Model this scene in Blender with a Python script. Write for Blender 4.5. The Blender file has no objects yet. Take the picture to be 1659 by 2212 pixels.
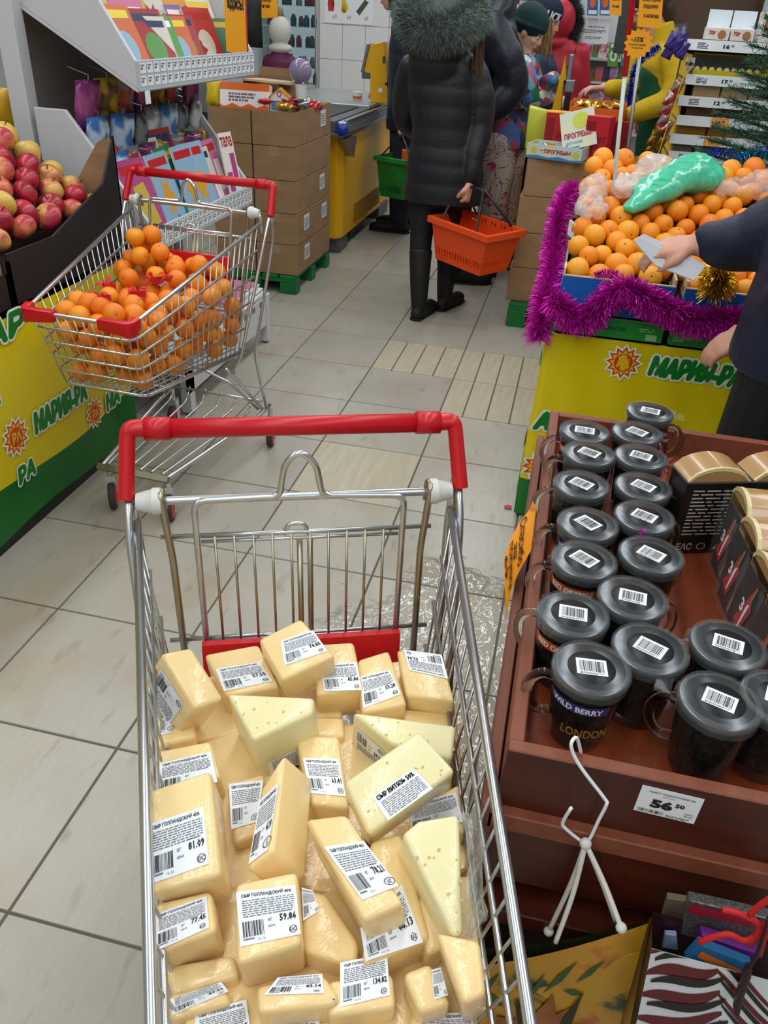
import bpy, bmesh, math, random
from mathutils import Vector, Matrix, Quaternion, noise
random.seed(7)
S = bpy.context.scene
COL = S.collection
PI = math.pi

# ------------------------------------------------------------------ camera
IW, IH, FPX = 1659.0, 2212.0, 1710.0
CAMZ, PITCH, ROLL, YAW = 1.4436, 0.56342, 0.057933, -0.197476
_f = Vector((math.sin(YAW)*math.cos(PITCH), math.cos(YAW)*math.cos(PITCH), -math.sin(PITCH)))
_r = Vector((math.cos(YAW), -math.sin(YAW), 0))
_u = _r.cross(_f)
CR = _r*math.cos(ROLL)+_u*math.sin(ROLL)
CU = -_r*math.sin(ROLL)+_u*math.cos(ROLL)
cd = bpy.data.cameras.new('camera')
cam = bpy.data.objects.new('camera', cd)
COL.objects.link(cam)
cam.matrix_world = Matrix(((CR.x, CU.x, -_f.x, 0), (CR.y, CU.y, -_f.y, 0), (CR.z, CU.z, -_f.z, CAMZ), (0, 0, 0, 1)))
cd.sensor_fit = 'VERTICAL'
cd.sensor_height = 24.0
cd.lens = 24.0*FPX/IH
cd.clip_start = 0.02
cd.clip_end = 60
S.camera = cam

# ------------------------------------------------------------------ world, lamps, exposure
S.view_settings.view_transform = 'Standard'
S.view_settings.look = 'None'
S.view_settings.gamma = 1.0
S.view_settings.use_curve_mapping = False
S.view_settings.exposure = -1.0
w = bpy.data.worlds.new('world'); S.world = w; w.use_nodes = True
w.node_tree.nodes['Background'].inputs[0].default_value = (0.80, 0.90, 1.0, 1)
w.node_tree.nodes['Background'].inputs[1].default_value = 0.42
def area(x, y, z, sx, sy, power, colr=(0.93, 0.98, 1.0)):
    l = bpy.data.lights.new('ceiling_lamp', 'AREA'); l.shape = 'RECTANGLE'; l.size = sx; l.size_y = sy
    l.energy = power; l.color = colr
    o = bpy.data.objects.new('ceiling_lamp', l); COL.objects.link(o); o.location = (x, y, z)
    return o
for lx in (-2.6, -0.5, 1.4):
    for ly in (-2.0, -0.2, 1.5, 3.1, 4.7, 6.5, 8.5):
        area(lx, ly, 3.16, 0.36, 1.4, 33)

# ------------------------------------------------------------------ helpers
def ray(px, py):
    return _f + CR*((px-IW/2)/FPX) - CU*((py-IH/2)/FPX)
CP = Vector((0, 0, CAMZ))
def at(px, py, X=None, Y=None, Z=None, plane=None):
    """point of the room seen along one sight line, on a given plane of the room"""
    v = ray(px, py)
    if Z is not None: t = (Z-CAMZ)/v.z
    elif Y is not None: t = Y/v.y
    elif X is not None: t = X/v.x
    else:
        p0, n = plane; t = (p0-CP).dot(n)/v.dot(n)
    return CP+v*t
def lin(c):
    return tuple(((x/12.92) if x <= 0.04045 else ((x+0.055)/1.055)**2.4) for x in c)
def hx(s):
    s = s.lstrip('#')
    return lin(tuple(int(s[i:i+2], 16)/255 for i in (0, 2, 4)))
ORD = 'first second third fourth fifth sixth seventh eighth ninth tenth eleventh twelfth thirteenth fourteenth fifteenth sixteenth seventeenth eighteenth nineteenth twentieth'.split()
MC = {}
def mat(name, c, rough=0.5, metal=0.0, c2=None, scale=20.0, bump=0.0, bscale=None, trans=0.0, ior=1.45, alpha=1.0, emit=0.0, coat=0.0, stretch=None, sss=0.0, detail=3, contrast=0.25, spec=None, sheen=0.0):
    if name in MC: return MC[name]
    m = bpy.data.materials.new(name); m.use_nodes = True; MC[name] = m
    nt = m.node_tree; b = nt.nodes['Principled BSDF']
    if isinstance(c, str): c = hx(c)
    b.inputs['Base Color'].default_value = (*c, 1)
    b.inputs['Roughness'].default_value = rough
    b.inputs['Metallic'].default_value = metal
    b.inputs['IOR'].default_value = ior
    if trans: b.inputs['Transmission Weight'].default_value = trans
    if alpha < 1: b.inputs['Alpha'].default_value = alpha
    if coat: b.inputs['Coat Weight'].default_value = coat; b.inputs['Coat Roughness'].default_value = 0.08
    if sss: b.inputs['Subsurface Weight'].default_value = sss; b.inputs['Subsurface Radius'].default_value = (0.02, 0.012, 0.006)
    if spec is not None: b.inputs['Specular IOR Level'].default_value = spec
    if sheen: b.inputs['Sheen Weight'].default_value = sheen
    if emit: b.inputs['Emission Color'].default_value = (*c, 1); b.inputs['Emission Strength'].default_value = emit
    if c2 is not None or bump:
        tc = nt.nodes.new('ShaderNodeTexCoord'); mp = nt.nodes.new('ShaderNodeMapping')
        nt.links.new(tc.outputs['Object'], mp.inputs[0])
        if stretch: mp.inputs['Scale'].default_value = stretch
        n = nt.nodes.new('ShaderNodeTexNoise'); n.inputs['Scale'].default_value = scale; n.inputs['Detail'].default_value = detail
        nt.links.new(mp.outputs[0], n.inputs['Vector'])
        if c2 is not None:
            if isinstance(c2, str): c2 = hx(c2)
            r = nt.nodes.new('ShaderNodeValToRGB')
            r.color_ramp.elements[0].position = 0.5-contrast; r.color_ramp.elements[1].position = 0.5+contrast
            r.color_ramp.elements[0].color = (*c, 1); r.color_ramp.elements[1].color = (*c2, 1)
            nt.links.new(n.outputs[0], r.inputs[0]); nt.links.new(r.outputs[0], b.inputs['Base Color'])
        if bump:
            n2 = n
            if bscale:
                n2 = nt.nodes.new('ShaderNodeTexNoise'); n2.inputs['Scale'].default_value = bscale; n2.inputs['Detail'].default_value = 2
                nt.links.new(mp.outputs[0], n2.inputs['Vector'])
            bp = nt.nodes.new('ShaderNodeBump'); bp.inputs['Strength'].default_value = bump; bp.inputs['Distance'].default_value = 0.01
            nt.links.new(n2.outputs[0], bp.inputs['Height']); nt.links.new(bp.outputs[0], b.inputs['Normal'])
    return m

class MB:
    """collects shapes into one mesh"""
    def __init__(s): s.v = []; s.f = []; s.m = []; s.mi = 0
    def add(s, vs, fs):
        o = len(s.v); s.v += [tuple(v) for v in vs]
        for f in fs: s.f.append(tuple(i+o for i in f)); s.m.append(s.mi)
        return s
    def hexa(s, p):   # 8 points: bottom 0-3 ccw, top 4-7
        return s.add(p, [(3, 2, 1, 0), (4, 5, 6, 7), (0, 1, 5, 4), (1, 2, 6, 5), (2, 3, 7, 6), (3, 0, 4, 7)])
    def box(s, c, d, rz=0.0, M=None):
        x, y, z = d[0]/2, d[1]/2, d[2]/2; p = []
        ca, sa = math.cos(rz), math.sin(rz)
        for dz in (-z, z):
            for a, b in ((-x, -y), (x, -y), (x, y), (-x, y)):
                q = Vector((c[0]+a*ca-b*sa, c[1]+a*sa+b*ca, c[2]+dz)); p.append(M @ q if M else q)
        return s.hexa(p)
    def bx(s, a, b, M=None):
        return s.box([(a[i]+b[i])/2 for i in range(3)], [abs(b[i]-a[i]) for i in range(3)], 0, M)
    def prism(s, poly, h, n=None, taper=1.0):
        """polygon (ccw seen from +n) pushed by -n*h"""
        P = [Vector(p) for p in poly]; k = len(P)
        if n is None: n = (P[1]-P[0]).cross(P[2]-P[0]).normalized()
        n = Vector(n); c = sum(P, Vector())/k
        Q = [c+(p-c)*taper-n*h for p in P]
        s.add(P+Q, [tuple(range(k)), tuple(range(2*k-1, k-1, -1))]+[(i, k+i, k+(i+1) % k, (i+1) % k) for i in range(k)])
        return s
    def tube(s, pts, r, n=8, caps=True, closed=False, flat=None):
        P = [Vector(p) for p in pts]; k = len(P); rr = r if isinstance(r, (list, tuple)) else [r]*k
        vs = []; prev = None
        for i, p in enumerate(P):
            if closed: t = P[(i+1) % k]-P[i-1]
            else: t = P[min(i+1, k-1)]-P[max(i-1, 0)]
            t = t.normalized() if t.length > 1e-9 else Vector((0, 0, 1))
            if prev is None:
                a = Vector((0, 0, 1)) if abs(t.z) < 0.9 else Vector((1, 0, 0)); u = t.cross(a).normalized()
            else:
                u = prev-t*prev.dot(t)
                u = u.normalized() if u.length > 1e-6 else t.orthogonal().normalized()
            prev = u; w_ = t.cross(u)
            for j in range(n):
                a = 2*PI*j/n; fl = flat or 1.0
                vs.append(p+(u*math.cos(a)+w_*(math.sin(a)*fl))*rr[i])
        fs = []
        for i in range(k if closed else k-1):
            for j in range(n):
                a = i*n+j; b = i*n+(j+1) % n; c = ((i+1) % k)*n+(j+1) % n; d = ((i+1) % k)*n+j
                fs.append((a, b, c, d))
        if caps and not closed: fs += [tuple(range(n-1, -1, -1)), tuple(range((k-1)*n, k*n))]
        return s.add(vs, fs)
    def lathe(s, prof, n=24, c=(0, 0, 0), M=None, cap=True):
        vs = []; k = len(prof)
        for r, z in prof:
            for j in range(n):
                a = 2*PI*j/n; q = Vector((c[0]+r*math.cos(a), c[1]+r*math.sin(a), c[2]+z)); vs.append(M @ q if M else q)
        fs = [(i*n+j, i*n+(j+1) % n, (i+1)*n+(j+1) % n, (i+1)*n+j) for i in range(k-1) for j in range(n)]
        if cap: fs += [tuple(range(n-1, -1, -1)), tuple(range((k-1)*n, k*n))]
        return s.add(vs, fs)
    def ball(s, c, r, n=10, k=6, M=None):
        r = r if isinstance(r, (list, tuple)) else (r, r, r); vs = []
        for i in range(k+1):
            th = PI*i/k
            for j in range(n):
                a = 2*PI*j/n; q = Vector((c[0]+r[0]*math.sin(th)*math.cos(a), c[1]+r[1]*math.sin(th)*math.sin(a), c[2]-r[2]*math.cos(th)))
                vs.append(M @ q if M else q)
        fs = [(i*n+j, i*n+(j+1) % n, (i+1)*n+(j+1) % n, (i+1)*n+j) for i in range(k) for j in range(n)]
        return s.add(vs, fs)
    def loft(s, secs, n=20, pw=2.4, quilt=None):
        """secs: (centre, rx, ry, rot) along any path (rx along local x, ry along local y, section plane horizontal) """
        vs = []
        for i, q in enumerate(secs):
            c, rx, ry = q[0], q[1], q[2]; ro = q[3] if len(q) > 3 else 0
            for j in range(n):
                a = 2*PI*j/n; ca, sa = math.cos(a), math.sin(a)
                x = rx*math.copysign(abs(ca)**(2/pw), ca); y = ry*math.copysign(abs(sa)**(2/pw), sa)
                vs.append((c[0]+x*math.cos(ro)-y*math.sin(ro), c[1]+x*math.sin(ro)+y*math.cos(ro), c[2]))
        k = len(secs)
        fs = [(i*n+j, i*n+(j+1) % n, (i+1)*n+(j+1) % n, (i+1)*n+j) for i in range(k-1) for j in range(n)]
        fs += [tuple(range(n-1, -1, -1)), tuple(range((k-1)*n, k*n))]
        return s.add(vs, fs)
    def mesh(s, name, mats, smooth=False, bevel=0.0, seg=2, merge=False):
        me = bpy.data.meshes.new(name)
        me.from_pydata(s.v, [], s.f); 
        for m in (mats if isinstance(mats, (list, tuple)) else [mats]): me.materials.append(m)
        me.polygons.foreach_set('material_index', s.m)
        if bevel or merge:
            bm = bmesh.new(); bm.from_mesh(me)
            if merge: bmesh.ops.remove_doubles(bm, verts=bm.verts, dist=1e-5)
            if bevel:
                ed = [e for e in bm.edges if len(e.link_faces) == 2 and e.calc_face_angle(0) > 0.5]
                bmesh.ops.bevel(bm, geom=ed, offset=bevel, segments=seg, affect='EDGES', profile=0.5)
            bm.to_mesh(me); bm.free()
        if smooth: me.polygons.foreach_set('use_smooth', [True]*len(me.polygons))
        me.update()
        return me
    def build(s, name, mats, parent=None, smooth=False, bevel=0.0, seg=2, loc=None, rot=None, **k):
        o = bpy.data.objects.new(name, s.mesh(name, mats, smooth, bevel, seg)); COL.objects.link(o)
        if smooth == 'auto': autosm(o.data)
        if parent is not None: o.parent = parent
        if loc is not None: o.location = loc
        if rot is not None: o.rotation_euler = rot
        for a, b in k.items(): o[a] = b
        return o
def autosm(me, ang=0.7):
    me.polygons.foreach_set('use_smooth', [True]*len(me.polygons))
    bm = bmesh.new(); bm.from_mesh(me)
    for e in bm.edges:
        e.smooth = not (len(e.link_faces) == 2 and e.calc_face_angle(0) > ang)
    bm.to_mesh(me); bm.free()
def tag(o, label, cat, group=None, kind=None):
    o['label'] = label; o['category'] = cat
    if group: o['group'] = group
    if kind: o['kind'] = kind
    return o
def thing(name, label, cat, loc=(0, 0, 0), rz=0.0, group=None):
    o = bpy.data.objects.new(name, None); COL.objects.link(o); o.location = loc; o.rotation_euler = (0, 0, rz)
    o.empty_display_size = 0.05
    return tag(o, label, cat, group)
def lk(name, me, parent=None, loc=None, rot=None, sc=None):
    o = bpy.data.objects.new(name, me); COL.objects.link(o)
    if parent is not None: o.parent = parent
    if loc is not None: o.location = loc
    if rot is not None: o.rotation_euler = rot
    if sc is not None: o.scale = sc if isinstance(sc, (tuple, list)) else (sc, sc, sc)
    return o
def struct(o, label=None):
    o['kind'] = 'structure'
    return o
KIDS = {}
def copy_tree(root, loc=None, rz=None, label=None):
    c = root.copy(); COL.objects.link(c)
    for ch in list(root.children):
        d = ch.copy(); COL.objects.link(d); d.parent = c
        for g in list(ch.children):
            e = g.copy(); COL.objects.link(e); e.parent = d
    if loc is not None: c.location = loc
    if rz is not None: c.rotation_euler = (0, 0, rz)
    if label: c['label'] = label
    return c
# text --------------------------------------------------------------------
TC = {}
def text_raw(body, bold=0.0, shear=0.0, res=2):
    k = (body, bold, shear, res)
    if k in TC: return TC[k]
    cu = bpy.data.curves.new('t', 'FONT'); cu.body = body; cu.size = 1; cu.offset = bold; cu.shear = shear; cu.resolution_u = res; cu.fill_mode = 'FRONT'
    o = bpy.data.objects.new('t', cu); COL.objects.link(o)
    me = o.to_mesh(); vs = [tuple(v.co) for v in me.vertices]; fs = [tuple(p.vertices) for p in me.polygons]
    o.to_mesh_clear(); bpy.data.objects.remove(o); bpy.data.curves.remove(cu)
    x0 = min(v[0] for v in vs); x1 = max(v[0] for v in vs); y0 = min(v[1] for v in vs); y1 = max(v[1] for v in vs)
    TC[k] = (vs, fs, x0, x1, y0, y1); return TC[k]
class Print(MB):
    """flat print laid on a surface given by a map (s,t in 0..1) -> point"""
    def __init__(s, fmap): super().__init__(); s.F = fmap
    def text(s, body, x0, y0, x1, y1, bold=0.0, shear=0.0, keep=None, res=2, fat=0.0, nf=8):
        vs, fs, a0, a1, b0, b1 = text_raw(body, bold, shear, res)
        kx = (x1-x0)/(a1-a0); ky = (y1-y0)/(b1-b0)
        for j in range(nf if fat else 1):    # a fat letter is the letter printed several times, a little apart
            dx, dy = (math.cos(j*2*PI/nf)*fat, math.sin(j*2*PI/nf)*fat) if fat else (0, 0)
            s.add([s.F(x0+(v[0]-a0)*kx+dx, y0+(v[1]-b0)*ky+dy) for v in vs], fs)
        return s
    def rect(s, x0, y0, x1, y1):
        return s.add([s.F(x0, y0), s.F(x1, y0), s.F(x1, y1), s.F(x0, y1)], [(0, 1, 2, 3)])
    def poly(s, pts):
        return s.add([s.F(*p) for p in pts], [tuple(range(len(pts)))])
    def lines(s, x0, y0, x1, y1, n, seed=1, fill=0.45):
        rr = random.Random(seed); h = (y1-y0)/n
        for i in range(n):
            y = y0+i*h; x = x0
            while x < x1-0.01:
                l = rr.uniform(0.03, 0.12); s.rect(x, y, min(x+l, x1), y+h*fill); x += l+0.018
                if i == 0 and x > x0+(x1-x0)*0.7: break
        return s
    def barcode(s, x0, y0, x1, y1, n=18, seed=1, vert=False):
        rr = random.Random(seed); x = x0; wd = (x1-x0)/n
        for i in range(n):
            w_ = wd*rr.choice((0.3, 0.4, 0.75)); 
            s.rect(x, y0, x+w_, y1); x += wd
        return s
    def ring(s, cx, cy, r, rx=1.0, th=0.25, n=14):
        vs = []
        for i in range(n):
            a = 2*PI*i/n; vs += [s.F(cx+r*rx*math.cos(a), cy+r*math.sin(a)), s.F(cx+r*(1-th)*rx*math.cos(a), cy+r*(1-th)*math.sin(a))]
        return s.add(vs, [(2*i, (2*i+2) % (2*n), (2*i+3) % (2*n), 2*i+1) for i in range(n)])
    def disc(s, cx, cy, r, rx=1.0, n=14):
        return s.poly([(cx+r*rx*math.cos(2*PI*i/n), cy+r*math.sin(2*PI*i/n)) for i in range(n)])
    def star(s, cx, cy, r, r2, k, rx=1.0, ph=0.0):
        vs = [s.F(cx, cy)]
        for i in range(2*k):
            a = PI*i/k+ph; q = r if i % 2 == 0 else r2; vs.append(s.F(cx+q*rx*math.cos(a), cy+q*math.sin(a)))
        return s.add(vs, [(0, 1+i, 1+(i+1) % (2*k)) for i in range(2*k)])
def quadmap(A, B, C_, D, n, off=0.0006):
    A, B, C_, D = map(Vector, (A, B, C_, D)); n = Vector(n)
    def F(x, y): return A*(1-x)*(1-y)+B*x*(1-y)+C_*x*y+D*(1-x)*y+n*off
    return F
# organic shapes ----------------------------------------------------------
def remesh(mb, voxel, smooth=4, name='blob', mats=None, quads=True):
    me = mb.mesh(name, mats or [])
    o = bpy.data.objects.new('tmp', me); COL.objects.link(o)
    r = o.modifiers.new('r', 'REMESH'); r.mode = 'VOXEL'; r.voxel_size = voxel; r.use_smooth_shade = True
    if smooth:
        q = o.modifiers.new('s', 'SMOOTH'); q.iterations = smooth; q.factor = 0.5
    dg = bpy.context.evaluated_depsgraph_get(); dg.update()
    out = bpy.data.meshes.new_from_object(o.evaluated_get(dg)); out.name = name
    bpy.data.objects.remove(o); bpy.data.meshes.remove(me)
    out.materials.clear()
    for m in (mats if isinstance(mats, (list, tuple)) else [mats]): out.materials.append(m)
    out.polygons.foreach_set('use_smooth', [True]*len(out.polygons))
    return out
def smoothpath(P, k=4):
    P = [Vector(p) for p in P]; out = []
    for i in range(len(P)-1):
        a, b, c, d = P[max(i-1, 0)], P[i], P[i+1], P[min(i+2, len(P)-1)]
        for j in range(k):
            t = j/k
            out.append(0.5*((2*b)+(c-a)*t+(2*a-5*b+4*c-d)*t*t+(3*b-a-3*c+d)*t**3))
    out.append(P[-1]); return out
def bend(P, r=0.02, k=4):
    """polyline with rounded corners"""
    P = [Vector(p) for p in P]; out = [P[0]]
    for i in range(1, len(P)-1):
        a, b, c = P[i-1], P[i], P[i+1]; d1 = (a-b); d2 = (c-b); q = min(r, d1.length*0.45, d2.length*0.45)
        s0 = b+d1.normalized()*q; s1 = b+d2.normalized()*q
        for j in range(k+1):
            t = j/k; out.append(s0*(1-t)**2+b*2*t*(1-t)+s1*t*t)
    out.append(P[-1]); return out
# ------------------------------------------------------------------ materials
M = {}
M['chrome'] = mat('zinc_wire', '#cccfd1', 0.28, .93)
M['chrome_d'] = mat('zinc_wire_warm', '#b0a78f', 0.3, .93)
M['red_pl'] = mat('red_plastic', '#c4101c', 0.35)
M['white_pl'] = mat('white_plastic', '#e4e6e4', 0.4)
M['clip'] = mat('milky_nylon', '#d9dad4', 0.45, sss=0.2)
M['black_pl'] = mat('black_plastic', '#141416', 0.4)
M['rubber'] = mat('grey_rubber', '#3a3836', 0.7)
M['board'] = mat('brown_corrugated_card', '#8f6f50', 0.8, c2='#a1805d', scale=6, stretch=(1, 1, 4), bump=0.06, bscale=40)
M['board_in'] = mat('pale_card_edge', '#b9a584', 0.85)
M['tape'] = mat('clear_brown_tape', '#a58a66', 0.25)
M['white_paper'] = mat('white_paper', '#e6e8ea', 0.6)
M['yellow_pt'] = mat('yellow_laminate', '#dda40e', 0.38, c2='#e3ac14', scale=3)
M['grey_metal'] = mat('brushed_grey_metal', '#8e9399', 0.32, 0.85, bump=0.02, bscale=200, stretch=(1, 0.05, 1))
M['dark_grey'] = mat('dark_grey_plinth', '#55565a', 0.5)
M['green_pl'] = mat('green_painted_wood', '#0f7a34', 0.5, c2='#0b6028', scale=8)
M['ink'] = mat('black_ink', '#1b1b20', 0.6)
M['ink_grey'] = mat('grey_ink', '#6d7076', 0.7)
M['skin'] = mat('skin', '#d39b86', 0.5, sss=0.15)
M['skin_pale'] = mat('pale_skin', '#d9a98f', 0.5, sss=0.15)

# ------------------------------------------------------------------ floor
def floor_mat():
    m = bpy.data.materials.new('matt_stone_tile'); m.use_nodes = True
    nt = m.node_tree; b = nt.nodes['Principled BSDF']; N = nt.nodes.new; L = nt.links.new
    g = N('ShaderNodeNewGeometry'); oi = N('ShaderNodeObjectInfo')
    def noise_(sc, det, vec, st=None):
        n = N('ShaderNodeTexNoise'); n.inputs['Scale'].default_value = sc; n.inputs['Detail'].default_value = det
        if st:
            mp = N('ShaderNodeMapping'); mp.inputs['Scale'].default_value = st; mp.inputs['Rotation'].default_value = (0, 0, 0.25); L(vec, mp.inputs[0]); vec = mp.outputs[0]
        L(vec, n.inputs['Vector']); return n.outputs[0]
    n1 = noise_(2.2, 5, g.outputs['Position']); n2 = noise_(16, 4, g.outputs['Position'], (1.6, 0.5, 1)); n3 = noise_(5, 6, g.outputs['Position'])
    def ramp(src, p0, p1, c0, c1):
        r = N('ShaderNodeValToRGB'); r.color_ramp.elements[0].position = p0; r.color_ramp.elements[1].position = p1
        r.color_ramp.elements[0].color = (*c0, 1); r.color_ramp.elements[1].color = (*c1, 1); L(src, r.inputs[0]); return r.outputs[0]
    base = ramp(n1, 0.35, 0.7, hx('a8a196'), hx('b3ada2'))
    def mix(a, bb, fac, mode='MIX'):
        x = N('ShaderNodeMix'); x.data_type = 'RGBA'; x.blend_type = mode
        if isinstance(fac, float): x.inputs[0].default_value = fac
        else: L(fac, x.inputs[0])
        L(a, x.inputs[6])
        if isinstance(bb, tuple): x.inputs[7].default_value = (*bb, 1)
        else: L(bb, x.inputs[7])
        return x.outputs[2]
    spots = ramp(n2, 0.60, 0.74, (0, 0, 0), (0.55, 0.55, 0.55))
    c = mix(base, hx('857a69'), spots)
    mud = ramp(n3, 0.52, 0.72, (0, 0, 0), (0.5, 0.5, 0.5))
    c = mix(c, hx('a38f72'), mud)
    var = N('ShaderNodeMath'); var.operation = 'MULTIPLY_ADD'; L(oi.outputs['Random'], var.inputs[0]); var.inputs[1].default_value = 0.10; var.inputs[2].default_value = 0.93
    hv = N('ShaderNodeHueSaturation'); L(c, hv.inputs['Color']); L(var.outputs[0], hv.inputs['Value'])
    L(hv.outputs[0], b.inputs['Base Color'])
    # a wet patch trodden in beside the wooden stand
    d = N('ShaderNodeVectorMath'); d.operation = 'DISTANCE'; 
    mp = N('ShaderNodeMapping'); mp.inputs['Scale'].default_value = (1.35, 0.8, 1); L(g.outputs['Position'], mp.inputs[0]); L(mp.outputs[0], d.inputs[0]); d.inputs[1].default_value = (-0.14*1.35, 1.47*0.8, 0)
    wn = noise_(7, 4, g.outputs['Position'])
    a = N('ShaderNodeMath'); a.operation = 'MULTIPLY_ADD'; L(wn, a.inputs[0]); a.inputs[1].default_value = -0.75; L(d.outputs['Value'], a.inputs[2])
    wet = ramp(a.outputs[0], 0.0, 0.08, (1, 1, 1), (0, 0, 0))
    # faint damp sheen in the aisle further off
    r = N('ShaderNodeMix'); r.data_type = 'FLOAT'; L(wet, r.inputs[0]); r.inputs[2].default_value = 0.30; r.inputs[3].default_value = 0.06; L(r.outputs[0], b.inputs['Roughness'])
    wb = noise_(17, 2, g.outputs['Position']); k = N('ShaderNodeMath'); k.operation = 'MULTIPLY'; L(wb, k.inputs[0]); L(wet, k.inputs[1])
    fb = noise_(60, 3, g.outputs['Position'], (1, 0.3, 1)); k2 = N('ShaderNodeMath'); k2.operation = 'MULTIPLY_ADD'; L(fb, k2.inputs[0]); k2.inputs[1].default_value = 0.03; L(k.outputs[0], k2.inputs[2])
    bp = N('ShaderNodeBump'); bp.inputs['Strength'].default_value = 0.8; bp.inputs['Distance'].default_value = 0.022; L(k2.outputs[0], bp.inputs['Height']); L(bp.outputs[0], b.inputs['Normal'])
    return m
FM = floor_mat()
PLK = mat('pale_wood_look_tile', '#c0b7a4', 0.32, c2='#afa48c', scale=9, stretch=(5, 0.6, 1), bump=0.05, bscale=30)
grout = mat('grey_grout', '#5d584f', 0.8)
b = MB(); b.bx((-6, -3, -0.05), (4, 13, -0.003)); floor = struct(b.build('floor', grout))
TX0, TY0, T = -1.2017, 3.8796, 0.4
def tile_me(wx, wy, m, name):
    g = MB(); a = 0.0022; e = 0.0015
    x0, x1, y0, y1 = a, wx-a, -wy+a, -a
    p = [(x0, y0, -0.004), (x1, y0, -0.004), (x1, y1, -0.004), (x0, y1, -0.004), (x0+e, y0+e, 0), (x1-e, y0+e, 0), (x1-e, y1-e, 0), (x0+e, y1-e, 0)]
    g.hexa(p); return g.mesh(name, m)
tme = tile_me(T, T, FM, 'tile'); ltme = tile_me(T, T, PLK, 'pale_tile'); pme = tile_me(T/4, T, PLK, 'plank')
rest = MB()
for a in range(-12, 13):
    for r_ in range(-22, 16):
        x = TX0+a*T; y = TY0-r_*T
        if (a, r_) in ((1, 0), (2, 0), (2, 1)):
            for k in range(4): lk('plank_tile', pme, floor, (x+k*T/4, y, random.uniform(-0.0006, 0.0004)))
        elif (a, r_) == (1, 3): lk('pale_tile', ltme, floor, (x, y, 0))
        elif -3 <= a <= 4 and -11 <= r_ <= 8: lk('floor_tile', tme, floor, (x, y, random.uniform(-0.0006, 0.0002)))
        elif -5.5 < x < 3.5 and -2.8 < y < 12.8: rest.bx((x+.002, y-T+.002, -.004), (x+T-.002, y-.002, 0))
rest.build('distant_tile', FM, floor, kind='stuff')

# ------------------------------------------------------------------ room shell
wallm = mat('white_wall_tile', '#dfe0de', 0.25)
plast = mat('pale_plaster', '#d6d8d8', 0.8)
b = MB(); b.bx((-6, -3, 3.3), (4, 13, 3.4)); struct(b.build('ceiling', plast))
b = MB(); b.bx((-6, 12.6, 0), (4, 12.75, 3.3)); struct(b.build('wall_far', plast))
b = MB(); b.bx((-6.1, -3, 0), (-6, 12.6, 3.3)); struct(b.build('wall_left', plast))
b = MB(); b.bx((4, -3, 0), (4.1, 12.6, 3.3)); struct(b.build('wall_right', plast))
b = MB(); b.bx((-6, -3.1, 0), (4, -3, 3.3)); struct(b.build('wall_behind', plast))
# tiled partition wall behind the first checkout
b = MB(); b.bx((-2.64, 8.53, 0), (-0.95, 8.66, 3.3)); pw = struct(b.build('wall_checkout', mat('wall_grout', '#b4b5b2', 0.7)))
tw, th = 0.226, 0.29
tm = MB().bx((0.0015, -0.03, 0.0015), (tw-0.0015, 0, th-0.0015)).mesh('wall_tile', wallm, bevel=0.002, seg=1)
for i in range(7):
    for j in range(6):
        lk('wall_tile', tm, pw, (-2.60+i*tw-0.0, 8.53, 0.155+j*th))
ps = MB(); ps.bx((-2.555, 8.494, 1.325), (-2.075, 8.498, 1.75))
po = ps.build('product_poster', M['white_paper']); tag(po, 'white poster with three small product pictures on the tiled wall', 'poster')
F = quadmap((-2.555, 8.494, 1.325), (-2.075, 8.494, 1.325), (-2.075, 8.494, 1.75), (-2.555, 8.494, 1.75), (0, -1, 0), 0.001)
for nm, c_, fn in (('red_picture', '#c23a34', lambda p: p.rect(.08, .22, .2, .5) and p.disc(.14, .36, .1, .7)),
                   ('yellow_picture', '#d8b62a', lambda p: p.disc(.42, .30, .09, .8) and p.rect(.36, .2, .44, .46)),
                   ('dark_picture', '#46543a', lambda p: p.poly([(.65, .24), (.72, .17), (.9, .42), (.82, .47)]))):
    p = Print(F); fn(p); p.build(nm, mat(nm, c_, 0.6), po)
p = Print(F)
for x in (.18, .47, .82): p.text('69', x, .08, x+.08, .16)
p.build('price_print', mat('pink_print', '#d0505a', 0.6), po)
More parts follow.
